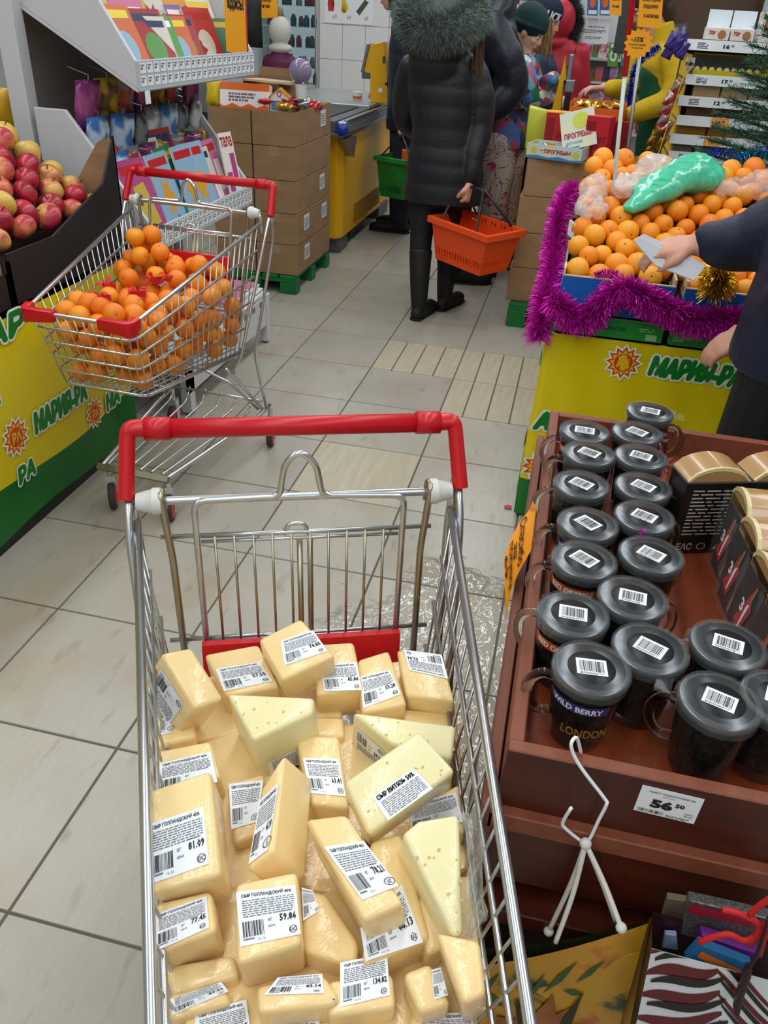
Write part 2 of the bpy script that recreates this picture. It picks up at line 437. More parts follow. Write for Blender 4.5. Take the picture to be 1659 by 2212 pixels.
# ------------------------------------------------------------------ left produce stand with printed skirt
yel = mat('yellow_print_film', '#e6d10e', 0.33, c2='#dcc608', scale=2, bump=0.12, bscale=3)
yel2 = mat('green_print_film', '#0d7a28', 0.33, c2='#0b5a20', scale=2, bump=0.15, bscale=5)
gtext = mat('dark_green_print', '#0c7f2c', 0.4); wtext = mat('white_print', '#eef2e4', 0.45)
sunr = mat('orange_red_print', '#d5451b', 0.4); suny = mat('sun_yellow_print', '#f2c21c', 0.4)
def brand(F, x, y, h, ar, parent, txt='МАРИЯ-РА', sun=True, wid=4.6, clip=None):
    """one line of printed lettering with its sun emblem; F maps metres on the sheet"""
    if sun:
        c = (x, y+h*.5)
        for r1, r2, k, m, off, nm in ((h*1.05, h*.78, 12, wtext, .0005, 'emblem_outline'), (h*.9, h*.62, 12, sunr, .001, 'emblem_rays'), (h*.72, h*.52, 12, suny, .0015, 'emblem_sun')):
            p = Print(lambda s, t, o=off: F(s, t, o)); p.star(c[0], c[1], r1, r2, k); p.build(nm, m, parent)
        p = Print(lambda s, t: F(s, t, .002)); p.disc(c[0], c[1], h*.5, n=16); p.build('emblem_disc', sunr, parent)
        p = Print(lambda s, t: F(s, t, .0025)); p.text('РА', c[0]-h*.34, c[1]-h*.28, c[0]+h*.34, c[1]+h*.28, .04, .2); p.build('emblem_lettering', suny, parent)
        x += h*1.45
    p = Print(lambda s, t: F(s, t, .0008)); p.text(txt, x, y, x+h*wid, y+h, 0, .22, fat=h*.20, nf=12); p.build('lettering_outline', wtext, parent)
    p = Print(lambda s, t: F(s, t, .0016)); p.text(txt, x, y, x+h*wid, y+h, 0, .22); p.text(txt, x, y, x+h*wid, y+h, 0, .22, fat=h*.09, nf=8); p.build('lettering', gtext, parent)
stand = thing('produce_table', 'low table under red apples with yellow and green printed skirt', 'table', (-2.05, 1.7, 0))
def w2(o, p): return (p[0]-o[0], p[1]-o[1], p[2]-o[2])
so = (-2.05, 1.7, 0)
b = MB(); b.bx((-.5, -1.2, 0.02), (.52, .80, .62)); b.build('table_body', M['dark_grey'], stand)
# skirt: a slightly rippled sheet, with the green band cut as a second piece whose top runs as a wave
def skirt(u0, u1, z0f, z1f, n, m, nm, off):
    b = MB(); vs = []; rows = 8
    for i in range(n+1):
        u = u0+(u1-u0)*i/n
        for j in range(rows+1):
            t = j/rows; z = z0f(u)+(z1f(u)-z0f(u))*t
            x = -1.5+off+0.006*math.sin(u*9+z*4)*(1-z/0.7)-0.01*(z/0.66)
            vs.append(w2(so, (x, u, z)))
    fs = [(i*(rows+1)+j, (i+1)*(rows+1)+j, (i+1)*(rows+1)+j+1, i*(rows+1)+j+1) for i in range(n) for j in range(rows)]
    b.add(vs, fs); return b.build(nm, m, stand, smooth=True)
wave = lambda u: 0.185+0.018*math.sin(u*5.0+0.6)
skirt(.5, 2.52, lambda u: .03, wave, 40, yel2, 'skirt_green_band', 0.002)
skirt(.5, 2.52, wave, lambda u: .655, 40, yel, 'skirt_yellow_sheet', 0.002)
b = MB(); b.bx((.54, -1.2, 0), (.552, .80, .03)); b.build('black_foot_strip', M['black_pl'], stand)
def FL(s, t, off=.0):
    x = -1.5+.006+0.006*math.sin(s*9+t*4)*(1-t/0.7)-0.01*(t/0.66)+off
    return Vector(w2(so, (x, s, t)))
brand(FL, 1.83, .283, .062, 1, stand)
brand(FL, 2.235, .185, .055, 1, stand, txt='МА', wid=1.7)
brand(FL, 1.42, .44, .062, 1, stand, txt='МАРИЯ-РА')
brand(FL, 1.80, .165, .05, 1, stand, txt='РА', sun=False, wid=1.6)
brand(FL, 1.60, .60, .062, 1, stand, txt='МАР')
# black apple crates
crm = mat('black_printed_card', '#1d1a1a', 0.55, bump=0.05, bscale=60)
def crate(label, y0, y1, x0, x1, z0, zf, zr, far_hi=None):
    t = thing('apple_crate', label, 'crate', ((x0+x1)/2, (y0+y1)/2, z0), group='black apple crates')
    o = t.location
    b = MB(); b.bx((x0, y0, z0), (x1, y1, z0+.006)); b.v = [w2(o, q) for q in b.v]; b.build('crate_base', crm, t)
    # side board towards the aisle
    prof = [(y0, z0), (y1, z0), (y1, zr), (y1-.10, zf+.10), (y1-.42 if far_hi else y1-.2, zf), (y0, zf)] if far_hi else [(y0, z0), (y1, z0), (y1, zf), (y0, zf)]
    b = MB(); b.prism([w2(o, (x1, yy, zz)) for yy, zz in prof], .008, (1, 0, 0)); b.build('side_board', crm, t)
    ep = [(x0, z0), (x1, z0), (x1, zr), (x1-.05, zr-.02), (x1-.16, zf+.07), (x0, zf+.05)]
    b = MB(); b.prism([w2(o, (xx, y1-.008, zz)) for xx, zz in ep], .008, (0, -1, 0)); b.build('end_board', crm, t)
    b = MB(); b.prism([w2(o, (xx-.008 if xx > x0 else xx, y1-.0095, zz-.004)) for xx, zz in ep], .0014, (0, -1, 0)); b.build('end_board_inside', M['board'], t)
    b = MB(); b.bx(w2(o, (x0, y0, z0)), w2(o, (x1, y0+.008, zf-.02))); b.build('end_board', crm, t)
    b = MB(); b.bx(w2(o, (x0, y0, z0)), w2(o, (x0+.008, y1, zr))); b.build('back_board', crm, t)
    return t
crate('black card apple crate with a tall raised far corner', 1.97, 2.62, -2.35, -1.515, .665, .815, 1.05, True)
crate('black card apple crate nearest in the left corner, low side', 1.15, 1.955, -2.35, -1.515, .665, .765, .80)
# apples
def apple_mesh(c1, c2, name):
    prof = []
    for i in range(13):
        th = PI*i/12; r = math.sin(th)*(1+.10*math.sin(th)); z = -math.cos(th)*(.93 if i > 6 else .88)
        if i > 9: z -= (i-9)**2*.022
        if i < 3: z += (3-i)**2*.014
        prof.append((r*.0385*(1-.06*math.cos(th)*-1), z*.0385))
    b = MB(); b.lathe(prof, 16, cap=False)
    m = bpy.data.materials.new(name); m.use_nodes = True; nt = m.node_tree; bs = nt.nodes['Principled BSDF']; N = nt.nodes.new; L = nt.links.new
    tc = N('ShaderNodeTexCoord'); oi = N('ShaderNodeObjectInfo'); n = N('ShaderNodeTexNoise'); n.inputs['Scale'].default_value = 16; n.inputs['Detail'].default_value = 3
    ad = N('ShaderNodeVectorMath'); ad.operation = 'ADD'; L(tc.outputs['Object'], ad.inputs[0]); L(oi.outputs['Random'], ad.inputs[1]); L(ad.outputs[0], n.inputs[0])
    r = N('ShaderNodeValToRGB'); r.color_ramp.elements[0].position = .42; r.color_ramp.elements[1].position = .6; r.color_ramp.elements[0].color = (*hx(c1), 1); r.color_ramp.elements[1].color = (*hx(c2), 1)
    L(n.outputs[0], r.inputs[0]); L(r.outputs[0], bs.inputs['Base Color']); bs.inputs['Roughness'].default_value = .32
    return b.mesh(name, m, smooth=True)
AP = {'red': apple_mesh('8e1226', 'b8283a', 'red_apple_skin'), 'blush': apple_mesh('b93440', 'd98a52', 'blush_apple_skin'), 'yellow': apple_mesh('dcb25a', 'd3b04c', 'yellow_apple_skin'), 'mixed': apple_mesh('b02a3c', 'd8a855', 'mixed_apple_skin')}
stem = MB().tube([(0, 0, .022), (.001, 0, .032), (.005, 0, .042)], [.0016, .0014, .002], 5).mesh('stem', mat('apple_stem', '#4a3a22', .8))
AL = {'red': 'dark red apple in the heap', 'blush': 'blushed pink red apple in the', 'yellow': 'mostly yellow apple in the', 'mixed': 'half red half yellow apple in the black crates'}
def put_apple(x, y, z, kind, s=1.0, where=None):
    a = lk('apple', AP[kind], None, (x, y, z), (random.uniform(-.9, .9), random.uniform(-.9, .9), random.uniform(0, 6)), s)
    tag(a, AL[kind].split(' in the')[0]+where if where else AL[kind], 'apple', {'red': 'dark red apples', 'blush': 'blush apples', 'yellow': 'yellow apples', 'mixed': 'two-coloured apples'}[kind])
    lk('stem', stem, a)
rr = random.Random(3)
def heap(y0, y1, x0, x1, zf, top, nm):
    d = .074
    for lay in range(4):
        k = 0; c_ = 0; y = y0+.04+(lay % 2)*.035
        while y < y1-.03:
            x = x1-.045-(k % 2)*.036-lay*.05; c_ = 0
            while x > x0+.04:
                h = zf+top(x, y)
                z = h-lay*0.0
                if lay == 0: put_apple(x+rr.uniform(-.006, .006), y+rr.uniform(-.006, .006), z+rr.uniform(-.008, .008), rr.choice(('red', 'red', 'blush', 'yellow', 'mixed')), rr.uniform(.93, 1.08), ', %s up in the %s row of the %s crate' % (ORD[c_], ORD[k], nm)); c_ += 1
                x -= d
            y += d*.9; k += 1
        if lay == 0: pass
hs = lambda x, y: min(.265, max(0, (-1.53-x)*.85))*(1.0 if y < 2.46 else max(.5, 1-(y-2.46)*2.2))
heap(1.98, 2.60, -2.3, -1.53, .805, hs, 'far')
heap(1.25, 1.94, -2.3, -1.53, .745, lambda x, y: min(.2, max(0, (-1.53-x)*.75)), 'near')
# a solid bed of card packing under the apples keeps the heap closed
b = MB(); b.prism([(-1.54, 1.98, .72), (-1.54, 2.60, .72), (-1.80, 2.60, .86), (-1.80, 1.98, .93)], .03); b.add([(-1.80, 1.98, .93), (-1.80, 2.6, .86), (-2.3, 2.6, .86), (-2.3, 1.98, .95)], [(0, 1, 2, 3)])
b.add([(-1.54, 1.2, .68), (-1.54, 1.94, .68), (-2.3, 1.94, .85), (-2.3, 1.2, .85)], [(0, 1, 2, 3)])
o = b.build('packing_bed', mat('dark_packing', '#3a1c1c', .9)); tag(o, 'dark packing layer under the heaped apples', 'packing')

# ------------------------------------------------------------------ magazine rack
rk = thing('magazine_rack', 'white stepped magazine rack with price rails beside the apples', 'rack', (-1.7, 3.3, 0))
ro = (-1.7, 3.3, 0)
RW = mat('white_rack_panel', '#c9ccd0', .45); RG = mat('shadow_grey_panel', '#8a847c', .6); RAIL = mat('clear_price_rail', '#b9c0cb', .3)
def rb(a, c_, nm, m, **k):
    b = MB(); b.bx(w2(ro, a), w2(ro, c_)); return b.build(nm, m, rk, bevel=.002, seg=1, **k)
rb((-1.97, 2.74, 0), (-1.90, 2.80, 1.95), 'upright', RW)
rb((-1.97, 3.84, 0), (-1.90, 3.90, 1.95), 'upright', RW)
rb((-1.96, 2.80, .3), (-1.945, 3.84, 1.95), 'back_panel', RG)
def cheek(y, pts, nm='tray_cheek'):
    b = MB(); b.prism([w2(ro, (x, y, z)) for x, z in pts], .018, (0, -1, 0)); b.build(nm, RW, rk, bevel=.002, seg=1)
def tray(xf, zf, xb, zb, rail_h, y0=2.79, y1=3.86):
    # sloping tray: floor, two cheeks, rail with cards
    cheek(y0, [(xf, zf), (xf, zf+rail_h), (xb+.12, zb+.30), (xb, zb+.30), (xb, zb)])
    cheek(y1, [(xf, zf), (xf, zf+rail_h), (xb+.12, zb+.30), (xb, zb+.30), (xb, zb)])
    b = MB(); b.hexa([w2(ro, q) for q in ((xb, y0, zb-.012), (xf, y0, zf-.012), (xf, y1, zf-.012), (xb, y1, zb-.012), (xb, y0, zb), (xf, y0, zf), (xf, y1, zf), (xb, y1, zb))]); b.build('tray_shelf', RW, rk)
    r = rb((xf, y0, zf-.008), (xf+.012, y1, zf+rail_h), 'price_rail', RAIL)
    n = 21; F = lambda s, t: Vector(w2(ro, (xf+.013, y0+s*(y1-y0), zf+t*rail_h)))
    for row in (0, 1):
        for i in range(n):
            cb = MB(); s0 = (i+.08)/n; s1 = (i+.92)/n; t0 = .08+row*.46; t1 = t0+.38
            cb.add([F(s0, t0), F(s1, t0), F(s1, t1), F(s0, t1)], [(0, 1, 2, 3)]); c_ = cb.build('price_card', M['white_paper'], r)
    p = Print(lambda s, t: F(s, t)+Vector((.0006, 0, 0)))
    for row in (0, 1):
        for i in range(n):
            s0 = (i+.2)/n; t0 = .14+row*.46
            p.rect(s0, t0+.20, s0+.5/n, t0+.25); p.rect(s0, t0+.08, s0+.3/n, t0+.16)
    p.build('price_print', M['ink_grey'], r, kind='stuff')
tray(-1.5, 1.178, -1.91, 1.41, .085)
tray(-1.47, .655, -1.88, .80, .075, 2.74, 3.70)
# lower plinth with newspapers
b = MB()
b.bx(w2(ro, (-1.90, 2.70, .20)), w2(ro, (-1.37, 3.66, .245))); b.build('plinth_top', RW, rk, bevel=.003)
b = MB(); b.bx(w2(ro, (-1.385, 2.72, .10)), w2(ro, (-1.37, 3.60, .20))); b.build('plinth_front', RW, rk)
for y in (2.72, 3.61):
    b = MB(); b.bx(w2(ro, (-1.41, y, .012)), w2(ro, (-1.37, y+.045, .20))); b.build('leg', RW, rk)
    b = MB(); b.lathe([(.014, 0), (.016, .012)], 10, w2(ro, (-1.39, y+.022, 0))); b.build('foot', M['dark_grey'], rk)
p = Print(lambda s, t: Vector(w2(ro, (-1.3685, 2.72+s*.88, .205+t*.035))))
for i in range(9): p.rect(i/9+.02, .15, i/9+.06, .8)
p.build('price_print', M['ink_grey'], rk)
# magazines: each an own object, leaning in the trays
PAL = ['c23b3f', '3f7fb8', 'd8d4c8', '2f8f5a', 'e0a03a', 'b54a86', '6a4a9a', 'e6e2da', 'd56a3a', '4a4a52', '93b7d0', 'c9b04a', 'a83030', 'f0ede6', '5c9a4a', 'd87aa0']
def mag_mat(c1, c2, i):
    return mat('cover_%d' % i, '#'+c1, .35)
MM = [mag_mat(PAL[i % 16], PAL[(i*7+3) % 16], i) for i in range(16)]
CN = ['red', 'blue', 'cream', 'green', 'orange', 'magenta', 'violet', 'white', 'rust orange', 'charcoal', 'pale blue', 'mustard', 'dark red', 'ivory', 'leaf green', 'pink']
def mag(x, y, z, wd, ht, lean, yaw, i, label, group, th=.006, master=None, mcol=None):
    t = thing('magazine', label, 'magazine', (x, y, z), yaw, group); 
    Mx = Matrix.Rotation(-lean, 4, 'Y')
    b = MB(); b.bx((-th, 0, 0), (0, wd, ht), Mx); b.build('pages', M['white_paper'], t)
    b = MB(); b.bx((0, -.0005, -.0005), (.0008, wd+.0005, ht+.0005), Mx); b.build('cover', MM[i % 16], t)
    F = lambda s, q: Mx @ Vector((.0012, s*wd, q*ht))
    p = Print(F); k = i % 4
    if master: p.text(master, .06, .78, .94, .94, .03)
    else: p.rect(.06, .82, .9, .93)
    p.build('masthead', mat('masthead_red_print', '#a81a26', .4) if mcol else mat('masthead_%d' % (i % 5), ('#c0202a', '#f2ece0', '#26345e', '#f4d93a', '#ffffff')[i % 5], .4), t)
    p = Print(F)
    if k == 0: p.disc(.5, .42, .24, 1.2)
    elif k == 1: p.poly([(.15, .1), (.85, .16), (.7, .7), (.3, .66)])
    elif k == 2: p.star(.5, .4, .3, .16, 6)
    else: p.rect(.1, .1, .48, .4); p.rect(.54, .2, .9, .68)
    p.build('cover_picture', MM[(i*5+2) % 16], t)
    return t
rr = random.Random(11)
for row, (xb, zb) in enumerate(((-1.545, 1.20), (-1.66, 1.275), (-1.78, 1.34))):
    y = 2.81+row*.01; j = 0
    while y < 3.66:
        i = rr.randrange(16)
        if row == 0 and j == 0: i = 8
        if row == 0 and j == 1: i = 0
        mag(xb, y, zb, rr.uniform(.15, .19), rr.uniform(.19, .25), .42+rr.uniform(-.04, .05), rr.uniform(-.25, .05), i, '%s magazine, %s from left, %s row of the top tray' % (CN[i], ORD[j], ('front', 'middle', 'back')[row]), 'magazines in the top rack tray')
        y += rr.uniform(.042, .075); j += 1
for row, (xb, zb) in enumerate(((-1.52, .675), (-1.62, .715), (-1.74, .76))):
    y = 2.76; j = 0
    while y < 3.5:
        i = rr.randrange(16)
        mag(xb, y, zb, rr.uniform(.16, .2), rr.uniform(.24, .29), .30+rr.uniform(-.03, .05), rr.uniform(-.12, .08), i, '%s paper, %s from left, %s row of the lower tray' % (CN[i], ORD[j], ('front', 'middle', 'back')[row]), 'papers in the lower rack tray')
        y += rr.uniform(.07, .12); j += 1
mag(-1.50, 3.555, .69, .10, .27, .22, -.2, 7, 'upright white paper with a red masthead at the far end of the lower tray', 'papers in the lower rack tray', master='теле', mcol=1)
# flat piles of newspapers on the plinth
for k in range(9):
    b = MB(); b.bx((-.12, -.17, 0), (.12, .17, .008))
    o = b.build('newspaper', MM[(k*3+7) % 16] if k == 8 else M['white_paper'], None, loc=(-1.50+rr.uniform(-.015, .015), 3.40+rr.uniform(-.02, .02), .2455+k*.0085), rot=(0, 0, rr.uniform(-.08, .08)))
    tag(o, 'white newspaper in the flat pile on the plinth, %s from the bottom' % ORD[k] if k < 8 else 'blue and white newspaper on top of the pile on the plinth', 'newspaper', 'newspapers on the plinth')
# bags of snacks and toys hanging in the middle of the rack
bagm = [mat('foil_%d' % i, c, .2, c2=d, scale=14, contrast=.06, detail=1, coat=.5) for i, (c, d) in enumerate((('#7a2f6a', '#a04a80'), ('#9aa0a8', '#d2d4d8'), ('#c7a02a', '#6a4a2a'), ('#3a74b8', '#b8cfe4'), ('#8a8f98', '#c24a3a'), ('#3a3a44', '#7a8088')))]
def pouch(w, h, d=.03):
    b = MB(); n, k = 8, 8; vs = []
    for sgn in (1, -1):
        for i in range(k+1):
            for j in range(n+1):
                u, v = j/n*2-1, i/k*2-1; t = max(0, (1-abs(u)**3)*(1-v**4)); vs.append((sgn*d*t*(1+.2*math.sin(u*7+v*5)), u*w/2*(1-.06*(1-abs(v))), v*h/2))
    N = (n+1)*(k+1); fs = []
    for i in range(k):
        for j in range(n):
            a = i*(n+1)+j; q = (a, a+1, a+n+2, a+n+1); fs.append(q); fs.append(tuple(N+x for x in reversed(q)))
    b.add(vs, fs); return b
pm = [pouch(.13, .18).mesh('pouch', bagm[i], smooth=True, merge=True) for i in range(6)]
pl = ['purple foil pouch in the magazine rack', 'clear plastic pouch in the magazine rack', 'yellow and brown pouch in the magazine rack', 'bright blue pouch in the magazine rack', 'grey and red blister pouch in the magazine rack', 'dark foil pouch in the magazine rack']
for r_ in range(3):
    for j in range(7):
        i = (j*2+r_) % 6 if not (j == 0) else (0, 3, 3)[r_]
        o = lk('hanging_pouch', pm[i], None, (-1.74+.03*r_+rr.uniform(-.02, .02), 2.86+j*.137, 1.10-.115*r_), (rr.uniform(-.1, .1), .2, rr.uniform(-.3, .3)))
        tag(o, pl[i]+', %s row, %s from the left' % (('top', 'middle', 'bottom')[r_], ORD[j]), 'pouch', 'pouches in the rack')
        hk = MB().tube([(0, 0, .085), (0, 0, .105), (-.09, 0, .108)], .002, 5); hk.build('hook', M['chrome'], o)
# ------------------------------------------------------------------ carton stacks on green pallets
def pallet(label, x0, x1, y0, y1, h):
    t = thing('pallet', label, 'pallet', ((x0+x1)/2, (y0+y1)/2, 0)); o = t.location; g = M['green_pl']
    for k in range(5):
        wx = (x1-x0)/5
        b = MB(); b.bx(w2(o, (x0+k*wx+.006, y0, h-.02)), w2(o, (x0+(k+1)*wx-.006, y1, h))); b.build('deck_board', g, t, bevel=.002, seg=1)
    for yy in (y0, (y0+y1)/2-.04, y1-.08):
        b = MB(); b.bx(w2(o, (x0, yy, h-.038)), w2(o, (x1, yy+.08, h-.0205))); b.build('stringer', g, t, bevel=.002, seg=1)
        for xx in (x0, (x0+x1)/2-.05, x1-.10):
            b = MB(); b.bx(w2(o, (xx, yy, .0)), w2(o, (xx+.10, yy+.08, h-.0385))); b.build('block', g, t, bevel=.003, seg=1)
    return t
def carton(label, group, x0, x1, y0, y1, z0, z1, open_top=False, sticker=None, tape=True):
    t = thing('carton', label, 'carton', ((x0+x1)/2, (y0+y1)/2, z0), 0, group); o = t.location
    b = MB(); b.bx(w2(o, (x0, y0, z0)), w2(o, (x1, y1, z1))); 
    if open_top: b.f.pop(1); b.m.pop(1)
    b.build('body', M['board'], t, bevel=.003, seg=1)
    if open_top:
        b = MB(); e = .004
        b.add([w2(o, q) for q in ((x0+e, y0+e, z1-.05), (x1-e, y0+e, z1-.05), (x1-e, y1-e, z1-.05), (x0+e, y1-e, z1-.05), (x0+e, y0+e, z1), (x1-e, y0+e, z1), (x1-e, y1-e, z1), (x0+e, y1-e, z1))], [(0, 1, 2, 3), (4, 5, 1, 0), (5, 6, 2, 1), (6, 7, 3, 2), (7, 4, 0, 3)]); b.build('inside', M['board_in'], t)
    elif tape:
        b = MB(); b.bx(w2(o, ((x0+x1)/2-.024, y0-.0006, z1-.05)), w2(o, ((x0+x1)/2+.024, y1+.0006, z1+.0006))); b.build('tape', M['tape'], t)
    # the seam of the flaps
    b = MB(); b.bx(w2(o, (x0+.004, y0-.0004, (z0+z1)/2-.001)), w2(o, (x0+.006, y0+.001, z1-.004))); b.build('seam', M['ink_grey'], t)
    if sticker:
        F = quadmap(*[w2(o, (x1, q[0], q[1])) for q in ((y0+sticker, z0+.06), (y0+sticker+.10, z0+.06), (y0+sticker+.10, z0+.145), (y0+sticker, z0+.145))], (1, 0, 0), .0012)
        p = Print(F); p.rect(0, 0, 1, 1); s_ = p.build('sticker', M['white_paper'], t)
        p = Print(lambda a, c: F(a, c)+Vector((.0006, 0, 0))); p.lines(.1, .15, .9, .85, 5, 3); p.build('sticker_print', M['ink_grey'], s_)
    return t
pallet('green pallet under the tall left stack of brown cartons', -2.03, -1.49, 4.42, 5.12, .105)
OR = ('top layer', 'second layer from the top', 'middle layer', 'fourth layer from the top', 'bottom layer')
rr = random.Random(5)
for k in range(5):
    z0 = .1065+(4-k)*.1725; z1 = z0+.1705
    j = rr.uniform(-.005, .005)
    for nm, x0, x1 in (('right', -1.737, -1.49), ('left', -1.99, -1.745)):
        for nm2, y0, y1 in (('near', 4.435, 4.765), ('far', 4.77, 5.10)):
            st = None
            if nm == 'right': st = {('near', 3): .12, ('near', 4): .14, ('far', 0): .12, ('far', 2): .1, ('far', 3): .14}.get((nm2, k))
            carton('brown carton in the left stack, %s, %s %s corner' % (OR[k], nm2, nm), 'cartons of the left stack', x0+j, x1+j, y0+j, y1+j, z0, z1, open_top=(k == 0), sticker=st)
# goods lying on and in the open top cartons
gz = .97
def pbox(label, cat, c, d, rz, mats, name='gift_box', tilt=0, group=None):
    t = thing(name, label, cat, c, rz, group); t.rotation_euler = (tilt, 0, rz)
    b = MB(); b.box((0, 0, d[2]/2), d); b.build('box_body', mats, t, bevel=.002, seg=1); return t
ob = mat('orange_card', '#e2671e', .4); wb = mat('white_card', '#ece6df', .4); rbx = mat('red_card', '#c8182e', .4); rbd = mat('dark_red_card', '#8f1020', .4)
def face(d, side='front'):
    x, y, z = d[0]/2, d[1]/2, d[2]
    if side == 'front': return quadmap((-x, -y, 0), (x, -y, 0), (x, -y, z), (-x, -y, z), (0, -1, 0), .0008)
    if side == 'right': return quadmap((x, -y, 0), (x, y, 0), (x, y, z), (x, -y, z), (1, 0, 0), .0008)
    return quadmap((-x, -y, z), (x, -y, z), (x, y, z), (-x, y, z), (0, 0, 1), .0008)
D = (.27, .07, .125)
t = pbox('long white and orange chocolate gift box tilted on the left cartons', 'box', (-1.79, 4.50, .955), D, .12, wb, tilt=-.22)
F = face(D); p = Print(F); p.poly([(0, .72), (1, .72), (1, 1), (0, 1)]); p.build('orange_top_band', ob, t)
p = Print(F); p.poly([(0, 0), (1, 0)]+[(1-i/12, .14+.07*math.sin(i*1.6)) for i in range(13)]); p.build('orange_wave', ob, t)
p = Print(lambda a, c: F(a, c)+Vector((0, -.0006, 0))); p.text('CHOCO', .24, .52, .62, .70, .04); p.text('ШОКОЛАД', .16, .30, .72, .48, .03); p.build('box_lettering', mat('mauve_print', '#7a5a78', .5), t) if False else None
p = Print(lambda a, c: F(a, c)+Vector((0, -.0006, 0))); p.lines(.18, .30, .72, .66, 3, 4, .55); p.build('box_lettering', mat('mauve_print', '#7a5a78', .5), t)
p = Print(lambda a, c: F(a, c)+Vector((0, -.0006, 0))); p.disc(.82, .34, .10, .5); p.build('round_mark', mat('salmon_print', '#e07a5a', .5), t)
D = (.16, .10, .11)
t = thing('brown_display_box', 'open brown display box behind the orange gift box', 'box', (-1.72, 4.68, .93), -.3)
b = MB(); b.bx((-.12, -.08, 0), (.12, .08, .004)); b.bx((-.12, .076, 0), (.12, .08, .22)); b.bx((-.12, -.08, 0), (-.116, .08, .18)); b.bx((.116, -.08, 0), (.12, .08, .16)); b.build('tray', M['board'], t)
b = MB(); b.bx((-.115, -.08, .155), (.20, .05, .165)); b.build('flap', M['board_in'], t)
t = thing('house_gift_box', 'small house shaped sweets box with blue picture on the left cartons', 'box', (-1.60, 4.52, .955), .15)
b = MB(); b.prism([(-.05, -.03, 0), (.05, -.03, 0), (.05, -.03, .075), (0, -.03, .115), (-.05, -.03, .075)], .07, (0, -1, 0)); b.build('box_body', wb, t, bevel=.002, seg=1)
F = quadmap((-.05, -.03, 0), (.05, -.03, 0), (.05, -.03, .115), (-.05, -.03, .115), (0, -1, 0), .001)
p = Print(F); p.poly([(.06, .1), (.94, .1), (.94, .5), (.06, .5)]); p.build('blue_picture', mat('house_blue', '#5f86b4', .4), t)
p = Print(lambda a, c: F(a, c)+Vector((0, -.0006, 0))); p.disc(.5, .3, .16, 1.1); p.build('yellow_figure', mat('house_yellow', '#e2a21a', .4), t)
p = Print(lambda a, c: F(a, c)+Vector((0, -.0006, 0))); p.ring(.5, .78, .12, 1.1, .35); p.build('red_handle', rbx, t)
b = MB(); b.hexa([(-.055, -.035, .072), (-.0, -.035, .112), (0, .045, .112), (-.055, .045, .072), (-.055, -.035, .076), (0, -.035, .118), (0, .045, .118), (-.055, .045, .076)]); b.hexa([(0, -.035, .112), (.055, -.035, .072), (.055, .045, .072), (0, .045, .112), (0, -.035, .118), (.055, -.035, .076), (.055, .045, .076), (0, .045, .118)]); b.build('roof', mat('amber_card', '#d8932a', .4), t)
t = thing('clear_ball_toy', 'round violet and clear plastic ball of toys above the left cartons', 'toy', (-1.52, 4.62, 1.02))
b = MB(); b.lathe([(.03, 0), (.035, .07)], 12); b.build('stem', M['white_pl'], t)
b = MB(); b.ball((0, 0, .13), .062, 18, 12); b.build('ball', mat('violet_clear', '#b7a6d6', .12, trans=.55), t, smooth=True)
b = MB(); b.ball((0, -.01, .12), .035, 10, 8); b.build('green_toy', mat('lime_toy', '#8aa63a', .5), t, smooth=True)
b = MB(); b.ball((.01, -.02, .15), .02, 10, 8); b.build('red_toy', rbx, t, smooth=True)
foil = [mat('gold_foil', '#c79a3a', .22, .7), mat('red_foil', '#b82630', .25, .4), mat('silver_foil', '#c8ccd2', .18, .8), mat('brown_wrapper', '#6e4a2a', .3)]
fm = [pouch(.09, .07, .018).mesh('sweet', m, smooth=True, merge=True) for m in foil]
fn = ['gold foil wrapped sweet', 'red foil wrapped sweet', 'silver foil wrapped sweet', 'brown wrapped sweet']
rr = random.Random(21)
for k in range(34):
    i = rr.randrange(4); x = rr.uniform(-1.70, -1.51); y = rr.uniform(4.47, 5.05); z = .945+rr.uniform(0, .03)+(.03 if y < 4.7 else 0)
    o = lk('wrapped_sweet', fm[i], None, (x, y, z), (rr.uniform(-.5, .5), 1.3+rr.uniform(-.5, .5), rr.uniform(0, 6)))
    tag(o, fn[i]+' heaped in the open cartons of the left stack', 'sweet', fn[i]+'s')

# ------------------------------------------------------------------ first checkout counter
ck = thing('checkout_counter', 'yellow checkout counter with metal edge rail behind the left carton stack', 'counter', (-1.85, 6.3, 0)); o = ck.location
yp = M['yellow_pt']
def kb(a, c_, nm, m, bev=.003, par=None, seg=2):
    b = MB(); b.bx(w2(o, a), w2(o, c_)); return b.build(nm, m, par or ck, bevel=bev, seg=seg)
b = MB(); b.prism([w2(o, q) for q in ((-2.25, 5.40, .75), (-1.53, 5.40, .75), (-1.50, 5.46, .75), (-1.50, 6.60, .75), (-2.25, 6.6, .75))], .65, (0, 0, 1)); b.build('front_panel', yp, ck, bevel=.01)
kb((-2.2, 6.605, .10), (-1.525, 7.4, .75), 'rear_panel', yp)
kb((-2.2, 5.44, 0), (-1.515, 5.66, .10), 'plinth', M['dark_grey']); kb((-2.2, 6.62, 0), (-1.515, 6.95, .10), 'plinth', M['dark_grey'])
kb((-2.2, 5.9, 0.005), (-1.56, 6.3, .10), 'plinth', M['dark_grey'])
